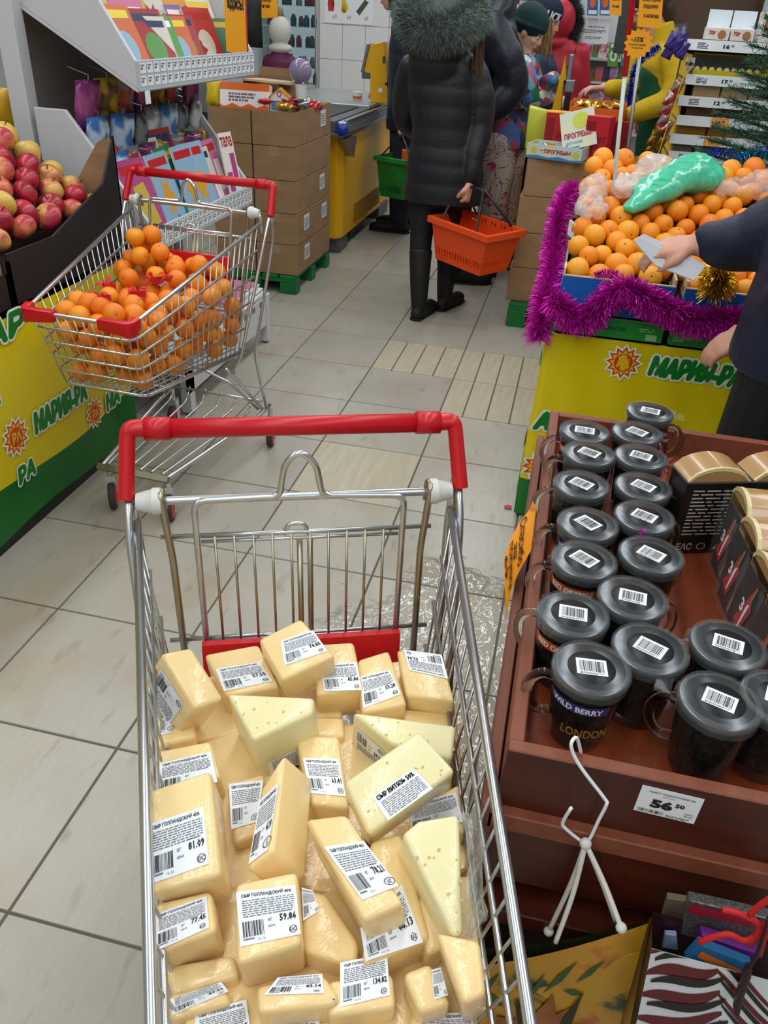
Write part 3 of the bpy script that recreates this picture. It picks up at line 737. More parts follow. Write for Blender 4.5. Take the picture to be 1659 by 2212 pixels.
# ventilation slots near the floor
for i in range(26):
    y = 5.76+i*.031
    kb((-1.499, y, .14), (-1.4972, y+.014, .27), 'vent_slot', mat('vent_shadow', '#8a6a12', .6), 0)
kb((-2.25, 5.3, .75), (-1.47, 7.4, .775), 'edge_base', M['grey_metal'])
kb((-1.51, 5.33, .772), (-1.452, 7.4, .842), 'bumper_rail', mat('light_aluminium', '#a9b0b8', .3, .7), .008)
for z in (.79, .806, .822): kb((-1.4525, 5.335, z), (-1.4505, 7.4, z+.004), 'rail_groove', M['dark_grey'], 0)
kb((-1.475, 5.36, .83), (-1.45, 7.4, .85), 'rail_lip', M['grey_metal'], .002)
b = MB(); b.tube([w2(o, (-1.47, 5.285, .80)), w2(o, (-1.47, 5.325, .80))], .036, 14); b.build('rail_end_cap', mat('blue_cap', '#1d3a9a', .35), ck, smooth=True)
kb((-2.25, 5.3, .775), (-1.52, 6.5, .845), 'belt_bed', M['dark_grey'])
kb((-2.15, 5.32, .846), (-1.60, 6.2, .852), 'conveyor_belt', mat('belt_black', '#2e2d33', .55), .002)
kb((-2.25, 6.2, .80), (-1.52, 7.4, .862), 'steel_worktop', mat('pale_steel', '#a7abad', .3, .5), .003)
b = MB(); b.prism([w2(o, (-1.44, 5.36, .74)), w2(o, (-1.44, 5.56, .74)), w2(o, (-1.44, 5.50, .62))], .06, (1, 0, 0)); b.build('corner_bracket', M['grey_metal'], ck)
# the yellow house shaped terminal housing
def housing(name, label, pts, X0, X1, trim, parent_loc):
    t = thing(name, label, 'housing', parent_loc); oo = t.location
    b = MB(); b.prism([w2(oo, (X1, y, z)) for y, z in pts], X1-X0, (1, 0, 0)); b.build('housing_body', yp, t, bevel=.004)
    return t
HY = 6.45; hp_ = [at(x, y, Y=HY) for x, y in ((799, 228), (837, 229), (837, 165), (833, 130), (829, 90), (799, 97), (786, 155), (799, 160))]
hp_[0].z = hp_[1].z = .863
hs_ = thing('terminal_housing', 'yellow house shaped card terminal housing on the left counter', 'housing', hp_[0]); oo = hs_.location
b = MB(); b.prism([q-oo for q in hp_], .14, (0, -1, 0)); b.build('housing_body', yp, hs_, bevel=.004)
l0, l1 = hp_[5]-oo, hp_[6]-oo
b = MB(); b.prism([l0+Vector((.0, -.006, .008)), l0+Vector((-.022, -.006, .006)), l1+Vector((-.024, -.006, -.004)), l1+Vector((-.002, -.006, -.004))], .15, (0, -1, 0)); b.build('sloped_lid', M['grey_metal'], hs_, bevel=.002)
b = MB(); b.bx(l1+Vector((-.015, -.004, -.045)), l1+Vector((.05, .12, -.004))); b.build('keypad', M['dark_grey'], hs_, bevel=.004)
r0_, r1_ = hp_[1]-oo, hp_[3]-oo
b = MB(); b.bx((r1_.x-.022, -.003, r1_.z-.02), (r1_.x-.002, -.0005, r1_.z+.025)); b.build('green_display', mat('dark_green_display', '#1d5a3a', .3), hs_)
b = MB(); b.bx((r0_.x*.45, -.003, .07), (r0_.x*.45+.03, -.0005, .10)); b.build('sticker', M['white_paper'], hs_)
b = MB(); b.bx((r0_.x+.004, .0, -.0), (r0_.x+.055, .006, .26)); b.build('card_strip', mat('pale_green_card', '#c9cf8a', .5), hs_)
t = thing('plastic_tub', 'small white tub with orange rim on the left counter', 'tub', (-1.72, 6.62, .863))
b = MB(); b.lathe([(.03, 0), (.045, .05)], 16); b.build('tub', M['white_pl'], t, smooth='auto')
b = MB(); b.lathe([(.030, .004), (.0385, .02), (.039, .021), (.0315, .004)], 16, cap=False); b.build('band', ob, t, smooth='auto')
# glazed, lit show case far behind
sc = thing('glass_showcase', 'tall bright glass showcase left of the tiled wall', 'showcase', (-3.08, 9.15, 0)); o = sc.location
kb((-3.40, 8.95, 0), (-2.78, 9.4, .75), 'base_cabinet', M['white_pl'], .004, sc)
kb((-3.40, 9.385, .75), (-2.78, 9.4, 2.3), 'back_panel', mat('lit_back', '#dfeef2', .6, emit=.55), 0, sc)
for x in (-3.40, -2.79):
    for y in (8.95, 9.37): kb((x, y, .75), (x+.012, y+.012, 2.3), 'frame_post', M['chrome'], 0, sc)
gl = mat('clear_glass', '#e6f2f2', .03, trans=1.0, ior=1.3)
kb((-3.385, 8.952, .76), (-2.79, 8.956, 2.29), 'front_pane', gl, 0, sc)
for z in (.9, 1.08, 1.26, 1.44, 1.62): kb((-3.385, 8.97, z), (-2.79, 9.37, z+.006), 'glass_shelf', gl, 0, sc)
rr = random.Random(9)
tb = [MB().lathe([(.028, 0), (.03, .002), (.03, .07), (.018, .085), (.018, .1)], 10).mesh('bottle', mat('case_goods_%d' % i, c, .35), smooth=True) for i, c in enumerate(('#4a5a60', '#8a3a4a', '#3a6a7a', '#9aa0a4'))]
tn = ['dark grey', 'wine red', 'teal', 'silver grey']
for z in (.756, .907, 1.087, 1.267, 1.447):
    for k in range(7):
        i = rr.randrange(4); q = lk('flacon', tb[i], None, (-3.34+k*.082, 9.12+rr.uniform(-.08, .1), z), None, rr.uniform(.9, 1.2))
        tag(q, tn[i]+' flacon standing in the bright glass showcase', 'flacon', tn[i]+' flacons in the showcase')
kb2 = MB(); kb2.bx((-3.95, 9.2, 0), (-3.45, 9.6, 2.2)); q = kb2.build('white_cabinet', mat('bluish_white', '#cfdde2', .4), bevel=.005); tag(q, 'plain bluish white tall cabinet left of the glass showcase', 'cabinet')
for k in range(5):
    b = MB(); b.bx((0, 0, 0), (.065, .012, .17)); q = b.build('hanging_card', bagm[(k*2) % 6], loc=(-3.80+k*.075, 9.18, 1.15)); tag(q, 'coloured blister card on the white cabinet by the showcase, %s from the left' % ORD[k], 'card', 'cards on the white cabinet')
# hanging printed cards
ocard = mat('orange_yellow_card', '#f2a312', .5)
def card(label, A, B, C_, D_, n, prints, m=None, name='price_card', thick=.002, border=None):
    A, B, C_, D_ = map(Vector, (A, B, C_, D_)); n = Vector(n).normalized()
    t = thing(name, label, 'sign', (A+B)/2); oo = t.location
    b = MB(); b.prism([w2(oo, q) for q in (A, B, C_, D_)], thick, n); b.build('card', m or ocard, t)
    F = quadmap(*[w2(oo, q) for q in (A, B, C_, D_)], n, .0008)
    p = Print(F); prints(p); 
    if p.v: p.build('card_print', M['ink'], t)
    if border:
        p = Print(F); p.rect(.93, 0, 1, 1); p.build('red_edge', rbx, t)
    b = MB(); mid = (C_+D_)/2; b.tube([w2(oo, mid), w2(oo, mid+Vector((0, 0, 3.29-mid.z)))], .0015, 4); b.build('string', M['white_pl'], t)
    return t
card('yellow card with black lettering hanging over the left cartons', (-1.755, 4.5, 1.378), (-1.60, 4.5, 1.389), (-1.60, 4.5, 1.53), (-1.775, 4.5, 1.53), (0, -1, 0), lambda p: (p.text('НОВОГОДНИЕ', .15, .62, .85, .72, .03), p.text('ПОДАРКИ', .2, .45, .8, .56, .03), p.text('в наличии', .25, .3, .75, .40, .02)))
card('tall yellow poster with red edge beside the top magazines', (-1.49, 3.56, 1.27), (-1.49, 3.80, 1.25), (-1.49, 3.80, 1.60), (-1.49, 3.56, 1.60), (1, 0, 0), lambda p: (p.text('Читай', .1, .62, .85, .78, .05), p.text('здесь!', .1, .44, .85, .60, .05)), border=True, name='hanging_poster')
# ------------------------------------------------------------------ shopping trolleys
def make_cart(label, ox, oy, th, zh, hw, zr, rw, zn, nw, L, vr, flap_up=0.0):
    c = thing('shopping_trolley', label, 'trolley', (ox, oy, 0), th)
    Q = lambda u, v, z: Vector((u, -v, z))
    ch = M['chrome']
    def rod(nm, pts, r, n=8, m=ch, sm=True, par=None): return MB().tube([Q(*p) for p in pts], r, n).build(nm, m, par or c, smooth=sm)
    zbn, zbb = .485, .435; bw, bn = rw-.045, nw-.025; vb, Lb = vr+.06, L-.075
    top = lambda s, t: Vector((s*(rw+(nw-rw)*t), vr+(L-vr)*t, zr+(zn-zr)*t))
    bot = lambda s, t: Vector((s*(bw+(bn-bw)*t), vb+(Lb-vb)*t, zbb+(zbn-zbb)*t))
    side = lambda s, t, k: tuple(top(s, t).lerp(bot(s, t), k))
    # handle
    rod('handle', [(-hw+.03, 0, zh), (hw-.03, 0, zh)], .0138, 16, M['red_pl'])
    for s in (-1, 1):
        rod('handle_collar', [(s*(hw-.055), 0, zh), (s*(hw-.02), 0, zh)], .0162, 16, M['red_pl'])
        pts = bend([(s*(hw-.03), 0, zh), (s*(hw+.002), 0, zh+.002), (s*(hw+.009), .045, zh-.085)], .012)
        MB().tube([Q(*p) for p in pts], [.0145]*(len(pts)-3)+[.0135, .013, .0135], 12, flat=.85).build('handle_bracket', M['red_pl'], c, smooth='auto')
        e = hw+.006
        rod('upright', bend([(s*e, .040, zh-.075), (s*e, .075, zh-.125), (s*(bw+.03), .22, .45), (s*(bw+.01), .24, .40)], .05), .0058)
        rod('upright', bend([(s*(e-.002), .028, zh-.075), (s*(e-.002), .012, zh-.16), (s*(bw+.035), .12, .43), (s*(bw+.02), .06, .33), (s*.205, .0, .17)], .05), .0058)
    # rim with nose bar, then lower rails
    rim = bend([tuple(top(-1, 0)), tuple(top(-1, 1)), tuple(top(1, 1)), tuple(top(1, 0))], .035, 5)
    rod('rim', rim, .0062, 10)
    for i in range(1, 5):
        k = i/5
        rod('rail', bend([side(-1, 0, k), side(-1, 1, k), side(1, 1, k), side(1, 0, k)], .03, 4), .0036)
    rod('bottom_frame', bend([tuple(bot(-1, 0)), tuple(bot(-1, 1)), tuple(bot(1, 1)), tuple(bot(1, 0))], .03, 4), .0055)
    n = 20
    for s in (-1, 1):
        for i in range(n):
            t = (i+.6)/n; a = top(s, t); d = bot(s, t)
            rod('side_wire', [tuple(a), tuple(d)], .0019, 6)
    for i in range(12):
        q = -1+2*(i+.5)/12; a = top(1, 1); d = bot(1, 1)
        rod('nose_wire', [(a.x*q, a.y, a.z), (d.x*q, d.y, d.z)], .0019, 6)
    for i in range(13):
        q = -1+2*(i+.5)/13
        rod('bottom_wire', [(bw*q, vb, zbb), (bn*q, Lb, zbn)], .0019, 6)
    for i in range(5):
        t = i/5; a = bot(1, t); rod('bottom_cross_wire', [(-a.x, a.y, a.z-.004), (a.x, a.y, a.z-.004)], .003, 6)
    # red nose caps
    for s in (-1, 1):
        a = top(s, 1); b1 = top(s, .955); m_ = Vector((a.x*.42, a.y, a.z))
        pts = bend([tuple(b1), tuple(a), tuple(m_)], .04, 6)
        P = [Q(*p) for p in pts]; b = MB(); vs = []
        for i, p in enumerate(P):
            t = (P[min(i+1, len(P)-1)]-P[max(i-1, 0)]).normalized(); nn = t.cross(Vector((0, 0, 1))).normalized()*.013
            q = abs(i/(len(P)-1)*2-1); hgt = .030-.012*q**4
            vs += [p-nn+Vector((0, 0, -hgt)), p+nn+Vector((0, 0, -hgt)), p+nn+Vector((0, 0, .011)), p-nn+Vector((0, 0, .011))]
        k = len(P); fs = [(i*4+j, i*4+(j+1) % 4, (i+1)*4+(j+1) % 4, (i+1)*4+j) for i in range(k-1) for j in range(4)]+[(3, 2, 1, 0), tuple((k-1)*4+j for j in range(4))]
        b.add(vs, fs); b.build('nose_cap', M['red_pl'], c, smooth='auto', bevel=.003)
    # rear gate hung from a bar with nylon clips
    zg = zr+.030; vg = vr+.012
    rod('hinge_bar', bend([(-rw-.002, vr, zr-.03), (-rw-.002, vr, zg), (rw+.002, vr, zg), (rw+.002, vr, zr-.03)], .02), .0062, 10)
    for s in (-1, 1):
        MB().tube([Q(s*(rw-.002), vr, zg), Q(s*(rw-.022), vr, zg), Q(s*(rw-.024), vr, zg), Q(s*(rw-.036), vr, zg)], [.012, .017, .019, .019], 14).build('hinge_clip', M['clip'], c, smooth='auto')
        u = s*(rw-.036)
        rod('gate_rod', bend([(u, vr-.012, zg-.02), (u, vr-.010, zg+.014), (u, vr+.012, zg+.014), (u*.96, vg, zr-.06), (u*.90, vr+.075, .53)], .012), .0052, 8, M['chrome_d'])
    GQ = lambda z: vg+(zr-z)*.2   # the gate leans into the basket
    for u, d in ((-.145, 0), (.0, -.005), (.015, -.005), (.15, 0)):
        rod('gate_upright', [(u, GQ(.80)-.004, .795), (u*.95, GQ(.55)-.004, .55)], .0042, 8, M['chrome_d'])
    for z in (.803, .64):
        rod('gate_rail', [(-rw+.03, GQ(z)-.008, z), (rw-.03, GQ(z)-.008, z)], .0034)
    # folded child seat: bent frame with a hook shaped grip in the middle
    cs = [(-.138, GQ(.56)+.012, .55), (-.143, vg+.016, zr+.045), (-.036, vg+.016, zr+.047), (-.027, vg+.016, zr+.052), (-.020, vg+.016, zr+.098), (.0, vg+.016, zr+.118), (.022, vg+.016, zr+.098), (.030, vg+.016, zr+.052), (.040, vg+.016, zr+.047), (.147, vg+.016, zr+.042), (.138, GQ(.56)+.012, .55)]
    rod('child_seat_frame', bend(cs, .016, 5), .0046, 10)
    rod('child_seat_rail', [(-.138, GQ(.812)+.008, .812), (.142, GQ(.812)+.008, .812)], .0036); rod('child_seat_rail', [(-.138, GQ(.645)+.008, .645), (.140, GQ(.645)+.008, .645)], .0036)
    rod('child_seat_rail', [(-.138, GQ(.803)+.008, .803), (.142, GQ(.803)+.008, .803)], .0026)
    rod('grip_loop', bend([(-.022, vg+.01, .808), (-.016, vg+.01, .826), (.006, vg+.01, .826), (.012, vg+.01, .808)], .01), .0035)
    for i in range(10):
        u = -.119+i*.0266
        rod('child_seat_wire', [(u, GQ(.81)+.010, .812), (u*.97, GQ(.642)+.010, .64)], .0021, 6, M['chrome_d'])
    z0 = .598+flap_up; b = MB()
    prof = [(.0, .0), (.006, .008), (.014, .006), (.016, -.004), (.026, -.07), (.021, -.072), (.008, -.008)]
    vs = [Q(s*.146, GQ(z0)+.012+p[0], z0+p[1]) for s in (-1, 1) for p in prof]; k = len(prof)
    b.add(vs, [(j, (j+1) % k, k+(j+1) % k, k+j) for j in range(k)]+[tuple(range(k-1, -1, -1)), tuple(range(k, 2*k))]); b.build('child_seat_flap', M['red_pl'], c, smooth='auto')
    # under frame and lower grid
    for s in (-1, 1):
        rod('under_rail', bend([(s*.205, -.03, .17), (s*.20, .08, .165), (s*.115, L-.16, .165)], .05), .0075, 10)
        rod('leg_rod', bend([(s*(bw-.01), .26, .42), (s*(bw+.0), .20, .36), (s*.20, .03, .18)], .05), .006)
        rod('cross_brace', [(s*(bw-.01), .16, .43), (-s*.10, .10, .30), (-s*.19, .04, .18)], .005)
    for i in range(6):
        q = -1+2*(i+.5)/6; rod('grid_wire', bend([(.19*q, .02, .215), (.19*q, .06, .172), (.115*q, L-.17, .172)], .02), .0038)
    rod('grid_cross_rod', [(-.2, .03, .21), (.2, .03, .21)], .005)
    MB().tube([Q(-.125, L-.155, .165), Q(.125, L-.155, .165)], .014, 4).build('front_cross_bar', mat('dull_zinc', '#7f7d6a', .4, .8), c)
    fk = MB(); fk.bx((-.016, -.012, .09), (.016, .022, .125)); fk.bx((-.018, -.010, .03), (-.0135, .02, .11)); fk.bx((.0135, -.010, .03), (.018, .02, .11)); fk.tube([(0, .006, .12), (0, .006, .16)], .009, 10); fkm = fk.mesh('caster_fork', M['chrome'])
    R90 = Matrix.Rotation(PI/2, 4, 'Y')
    wm = MB().lathe([(.036, -.012), (.049, -.010), (.051, 0), (.049, .010), (.036, .012)], 24, (0, 0, 0), R90).mesh('tyre', M['rubber'], smooth=True)
    hm = MB().lathe([(.014, -.0135), (.037, -.0125), (.042, -.0115), (.042, .0115), (.037, .0125), (.014, .0135)], 24, (0, 0, 0), R90).mesh('wheel_rim', M['red_pl'], smooth=True)
    xm = MB().lathe([(.001, -.0145), (.016, -.014), (.016, .014), (.001, .0145)], 16, (0, 0, 0), R90).mesh('hub', M['black_pl'], smooth=True)
    for u, v, a in ((-.105, L-.18, .5), (.105, L-.18, .35), (-.205, -.03, .15), (.205, -.03, .25)):
        f = lk('caster', fkm, c, Q(u, v, 0), (0, 0, a))
        for nm, me in (('tyre', wm), ('wheel_rim', hm), ('hub', xm)): lk(nm, me, f, (0, 0, .0515))
    return c, side, top, bot
K1 = dict(ox=-.3245, oy=.9571, th=.379, zh=.9455, hw=.2265, zr=.8273, rw=.2242, zn=.7212, nw=.149, L=.752, vr=.0455)
K2 = dict(ox=-1.1843, oy=2.5605, th=-.0491, zh=.9563, hw=.2512, zr=.8492, rw=.2313, zn=.7171, nw=.1585, L=.7473, vr=.0613)
cart1 = make_cart('wire trolley with red handle in front, heaped with yellow cheese', flap_up=.05, **K1)
cart2 = make_cart('wire trolley with red handle on the left, heaped with oranges', flap_up=.14, **K2)
# ------------------------------------------------------------------ oranges
def orange_mat(name, c1, c2):
    m = bpy.data.materials.new(name); m.use_nodes = True; nt = m.node_tree; bs = nt.nodes['Principled BSDF']; N = nt.nodes.new; L = nt.links.new
    tc = N('ShaderNodeTexCoord'); oi = N('ShaderNodeObjectInfo')
    mx = N('ShaderNodeMix'); mx.data_type = 'RGBA'; L(oi.outputs['Random'], mx.inputs[0]); mx.inputs[6].default_value = (*hx(c1), 1); mx.inputs[7].default_value = (*hx(c2), 1); L(mx.outputs[2], bs.inputs['Base Color'])
    n = N('ShaderNodeTexNoise'); n.inputs['Scale'].default_value = 420; L(tc.outputs['Object'], n.inputs[0])
    bp = N('ShaderNodeBump'); bp.inputs['Strength'].default_value = .25; bp.inputs['Distance'].default_value = .002; L(n.outputs[0], bp.inputs['Height']); L(bp.outputs[0], bs.inputs['Normal'])
    bs.inputs['Roughness'].default_value = .36; bs.inputs['Subsurface Weight'].default_value = .08; bs.inputs['Subsurface Radius'].default_value = (.01, .004, .001)
    return m
OM = orange_mat('orange_peel', 'ef7a08', 'f59a12')
OM2 = orange_mat('pale_orange_peel', 'f2890f', 'f8a820')
prof = []
for i in range(13):
    t_ = PI*i/12; r_ = math.sin(t_); z = -math.cos(t_)*.94
    if i > 10: z -= (i-10)**2*.02
    prof.append((max(r_, .001), z))
orm = MB().lathe(prof, 18, cap=False).mesh('orange', OM, smooth=True)
orm2 = MB().lathe(prof, 18, cap=False).mesh('orange', OM2, smooth=True)
navel = MB().lathe([(.001, .86), (.07, .865), (.09, .88), (.05, .91), (.001, .905)], 8, cap=False).mesh('stem_scar', mat('stem_scar', '#7a6a1e', .8))
def put_orange(p, r, me, label, group, rng):
    q = lk('orange', me, None, p, (rng.uniform(-1.8, 1.8), rng.uniform(-1.8, 1.8), rng.uniform(0, 6)), r); tag(q, label, 'orange', group); lk('stem_scar', navel, q)
    return q
rr = random.Random(4); r0 = .0305
c_, s_ = math.cos(K2['th']), math.sin(K2['th'])
def to2(u, v, z): return Vector((K2['ox']+u*c_+v*s_, K2['oy']+u*s_-v*c_, z))
def hsurf(u, v):
    h = .665+.045*min(1, max(0, (v-.3)/.3))
    h += .16*math.exp(-(((u+.105)/.075)**2+((v-.20)/.095)**2))
    h += .10*math.exp(-(((u-.06)/.08)**2+((v-.22)/.10)**2))
    h -= .05*math.exp(-(((u+.03)/.07)**2+((v-.36)/.06)**2))
    return min(h, .86)
def inner(v, z):
    K = K2; t = (v-K['vr'])/(K['L']-K['vr']); zt = K['zr']+(K['zn']-K['zr'])*t; zb = .435+.05*t; k = min(1.1, max(-.2, (zt-z)/(zt-zb)))
    wt = K['rw']+(K['nw']-K['rw'])*t; return wt-.035*k, zb
pts = []
def try_put(u, v, z, md=.93):
    p = Vector((u, v, z))
    for q in pts:
        if abs(q.x-u) < .06 and abs(q.y-v) < .06 and abs(q.z-z) < .06 and (q-p).length < 2*r0*md: return False
    pts.append(p); return True
# settle the fruit: random spots dropped onto the lowest free height
for n in range(6000):
    v = rr.uniform(.125, .66); z = .5; u = rr.uniform(-.2, .2)
    zl = None
    t = (v-K2['vr'])/(K2['L']-K2['vr']); zb = .435+.05*t+r0+.004; z = zb
    for it in range(40):
        w_, _ = inner(v, z); nose = K2['L']-.075*min(1, max(0, (K2['zn']-z)/.24))-r0-.006
        if abs(u) > w_-r0-.006 or v > nose: z += .012; 
        hit = None
        for q in pts:
            dx, dy = q.x-u, q.y-v; d2 = dx*dx+dy*dy
            if d2 < (2*r0*.96)**2 and abs(q.z-z) < 2*r0*.96 and (q.z-z)**2+d2 < (2*r0*.955)**2: hit = max(hit or 0, q.z+math.sqrt((2*r0*.96)**2-d2))
        if hit is None: break
        z = hit+.0005
    else: continue
    w_, _ = inner(v, z)
    nose = K2['L']-.075*min(1, max(0, (K2['zn']-z)/.24))-r0-.006
    if abs(u) > w_-r0-.006 or v > nose: continue
    if z+r0*.6 > hsurf(u, v)+.02: continue
    pts.append(Vector((u, v, z)))
for n in range(26000):    # fruit squeezed into what gaps are left
    v = rr.uniform(.125, .67); t = (v-K2['vr'])/(K2['L']-K2['vr']); z = rr.uniform(.435+.05*t+r0, .84); w_, _ = inner(v, z); u = rr.uniform(-w_, w_)
    nose = K2['L']-.075*min(1, max(0, (K2['zn']-z)/.24))-r0-.006
    if abs(u) > w_-r0-.006 or v > nose or z+r0*.5 > hsurf(u, v): continue
    try_put(u, v, z, .88)
keep = []
for p in pts:
    w_, zb = inner(p.y, p.z)
    if p.z > hsurf(p.x, p.y)-.075 or abs(p.x) > w_-.085 or p.y > .55 or p.z < zb+.05 and p.y > .45: keep.append(p)
keep.sort(key=lambda p: (to2(*p)-CP).length)
for p in keep[:300]:
    top_ = p.z > hsurf(p.x, p.y)-.05
    zn_ = ('on the mound at the back left' if p.y < .3 and p.x < -.02 else 'on the back right mound' if p.y < .3 else 'in the middle hollow' if p.y < .45 else 'behind the nose bar') if top_ else ('against the right side wires' if p.x > .06 else 'against the left side wires' if p.x < -.06 else 'deep in the middle')
    hh_ = '' if top_ else (', low down' if p.z < .54 else ', half way up')
    put_orange(to2(*p), r0*rr.uniform(.95, 1.06), orm, 'netted orange in the left trolley, '+zn_+hh_, 'trolley oranges '+zn_+hh_, rr)
# red nets: drawn necks and tags between the fruit
netm = mat('red_net', '#d8202c', .5)
def tuft(u, v, z, k, nm_label):
    t = thing('net_bag_neck', nm_label, 'net', to2(u, v, z)); rng = random.Random(k)
    b = MB()
    for i in range(9):
        a = rng.uniform(0, 6.28); l = rng.uniform(.03, .06); d = Vector((math.cos(a)*l*.6, math.sin(a)*l*.6, rng.uniform(-.01, .03)))
        b.tube(smoothpath([(0, 0, 0), d*.5+Vector((0, 0, .014)), d], 3), [.006]*6+[.002], 6, flat=.35)
    b.build('gathered_net', netm, t)
    b = MB(); b.box((.02, -.015, .012), (.035, .002, .018), .6); b.build('tag', mat('red_tag', '#c81c2a', .4), t)
NL = ['red net neck at the front left of the trolley oranges', 'red net neck below the mound of trolley oranges', 'red net neck in the middle of the trolley oranges', 'red net neck between the two mounds of trolley oranges', 'red net neck at the nose of the orange trolley']
for i, (u, v) in enumerate(((-.12, .42), (-.03, .30), (.01, .47), (.03, .31), (-.02, .60))): tuft(u, v, hsurf(u, v)+.012, i, NL[i])
# ------------------------------------------------------------------ cheese in the front trolley
def cheese_mat(name, c1, c2, holes=False):
    m = mat(name, c1, .42, c2=c2, scale=14, contrast=.3, coat=.55, sss=.12)
    nt = m.node_tree; bs = nt.nodes['Principled BSDF']; N = nt.nodes.new; L = nt.links.new
    bs.inputs['Subsurface Radius'].default_value = (.012, .008, .003)
    tc = N('ShaderNodeTexCoord'); n = N('ShaderNodeTexNoise'); n.inputs['Scale'].default_value = 55; n.inputs['Detail'].default_value = 3; n.inputs['Distortion'].default_value = 1.2
    L(tc.outputs['Object'], n.inputs[0]); bp = N('ShaderNodeBump'); bp.inputs['Strength'].default_value = .35; bp.inputs['Distance'].default_value = .003
    L(n.outputs[0], bp.inputs['Height']); L(bp.outputs[0], bs.inputs['Coat Normal'])
    b2 = N('ShaderNodeBump'); b2.inputs['Strength'].default_value = .12; b2.inputs['Distance'].default_value = .003; L(n.outputs[0], b2.inputs['Height']); L(b2.outputs[0], bs.inputs['Normal'])
    return m
CY = cheese_mat('yellow_cheese', 'efcd8c', 'f4d89e'); CP_ = cheese_mat('pale_cheese', 'e8dda4', 'eee5b8')
lab = mat('label_paper', '#e9edf2', .35, coat=.3)
hole = mat('cheese_hole', '#c9b26a', .6)
film = mat('crinkled_film', '#eef0ea', .08, alpha=.35, bump=.6, bscale=60)
def cheese(label, poly, zc, h0, n=(0, 0, 1), title='СЫР ГОЛЛАНДСКИЙ 45%', price='', lq=None, side=None, pale=False, big=False, taper=1.0, rnd=.006, seed=1, group='cheese blocks in the trolley'):
    h = h0*1.3; n = Vector(n).normalized(); cx = sum(p[0] for p in poly)/len(poly); cy = sum(p[1] for p in poly)/len(poly)
    p0 = at(cx, cy, Z=zc); pl = (p0, n)
    P = [at(*q, plane=pl) for q in poly]
    nn = Vector(); 
    for i in range(len(P)): nn += P[i].cross(P[(i+1) % len(P)])
    flip = nn.dot(n) < 0
    if flip: P = P[::-1]
    t = thing('cheese_block', label, 'cheese', p0-n*h, 0, group); o = t.location
    b = MB(); b.prism([p-o for p in P], h, n, taper)
    me = b.mesh('cheese', CP_ if pale else CY, bevel=rnd, seg=3); autosm(me, 1.2)
    body = lk('cheese', me, t)
    F = None
    if lq:
        A, B, C_, D = [at(*q, plane=(p0, n))-o for q in lq]; F = quadmap(A, B, C_, D, n, .0009); nrm = n
    elif side:
        i, s0, s1, v0, v1, rev = side     # edge index in the given poly order
        a = at(*poly[i], plane=pl)-o; c_ = at(*poly[(i+1) % len(poly)], plane=pl)-o
        nrm = (c_-a).cross(n).normalized()
        cen = p0-o-n*(h/2)
        if nrm.dot((a+c_)/2-n*(h/2)-cen) < 0: nrm = -nrm
        d = -n*h
        q = lambda s, v: a.lerp(c_, s)+d*v
        A, B, C_, D = q(s0, v1), q(s1, v1), q(s1, v0), q(s0, v0)
        if rev: A, B, C_, D = C_, D, A, B
        F = quadmap(A, B, C_, D, nrm, .0009)
    if F:
        lo = Print(F); lo.rect(0, 0, 1, 1); L_ = lo.build('price_label', lab, t)
        G = lambda s, v: F(s, v)+nrm*.0005
        w_ = (B-A).length; ht = (D-A).length
        p = Print(G)
        if big:
            p.text(title, .06, .76, .92, .93, 0, res=1, fat=.006); p.build('label_print', M['ink'], L_)
            p = Print(G); p.lines(.08, .08, .95, .70, 9, seed, .4); p.build('fine_print', M['ink_grey'], L_)
    if F and not big:
        if title: p.text(title, .08, .86, .92, .955, .03, res=1)
        p.barcode(.06, .14, .42, .42, 16, seed)
        if price: p.text(price, .68, .32, .96, .47, .03, res=1)
        p.text('КГ', .49, .36, .56, .42, .01, res=1); p.text('ЦЕНА', .48, .24, .60, .29, .01, res=1)
        p.text('ЕАС', .83, .09, .94, .17, .02, res=1); p.ring(.885, .13, .075, ht/w_, .14)
        p.text('12.12', .30, .05, .42, .09, 0, res=1)
        p.build('label_print', M['ink'], L_)
        p = Print(G); p.lines(.08, .50, .95, .84, 8, seed, .4); p.rect(.06, .09, .24, .115); p.rect(.70, .50, .90, .52); p.build('fine_print', M['ink_grey'], L_)
    if pale:
        rng = random.Random(seed); hb = MB()
        for k in range(10):
            a, c_ = rng.random(), rng.random(); q = P[0].lerp(P[1], a).lerp(P[-1].lerp(P[2 % len(P)], a), .1+.8*c_)-o+n*.0003
            r_ = rng.uniform(.0008, .0018); u_ = n.orthogonal().normalized(); v_ = n.cross(u_)
            hb.add([q+u_*r_*math.cos(x*1.26)*1.4+v_*r_*math.sin(x*1.26) for x in range(5)], [(0, 1, 2, 3, 4)])
        hb.build('hole', hole, t)
    return t
V50 = 'СЫР ВИТЯЗЬ 50%'
ch = cheese
ch('yellow cheese block priced 74.85 lying topmost at the back of the heap', [(557, 1380), (650, 1334), (725, 1418), (608, 1471)], .735, .045, (.02, -.35, 1), price='74.85', lq=[(615, 1438), (708, 1407), (676, 1362), (606, 1385)], seed=1)
ch('yellow cheese block stood on edge at the back left corner of the heap', [(348, 1410), (415, 1397), (486, 1510), (423, 1532)], .735, .068, (.55, -.12, 1), price='', side=(3, .2, .85, .2, .95, True), seed=2)
ch('yellow cheese block priced 57.55 left of the topmost block', [(440, 1412), (558, 1390), (604, 1482), (486, 1506)], .690, .045, (0, -.22, 1), price='57.55', lq=[(484, 1494), (590, 1472), (560, 1430), (466, 1446)], seed=3)
ch('yellow cheese block priced 85.84 tucked behind the topmost block', [(684, 1390), (764, 1385), (785, 1488), (682, 1502)], .695, .05, (0, -.25, 1), price='85.84', lq=[(700, 1494), (782, 1491), (770, 1431), (690, 1436)], seed=4)
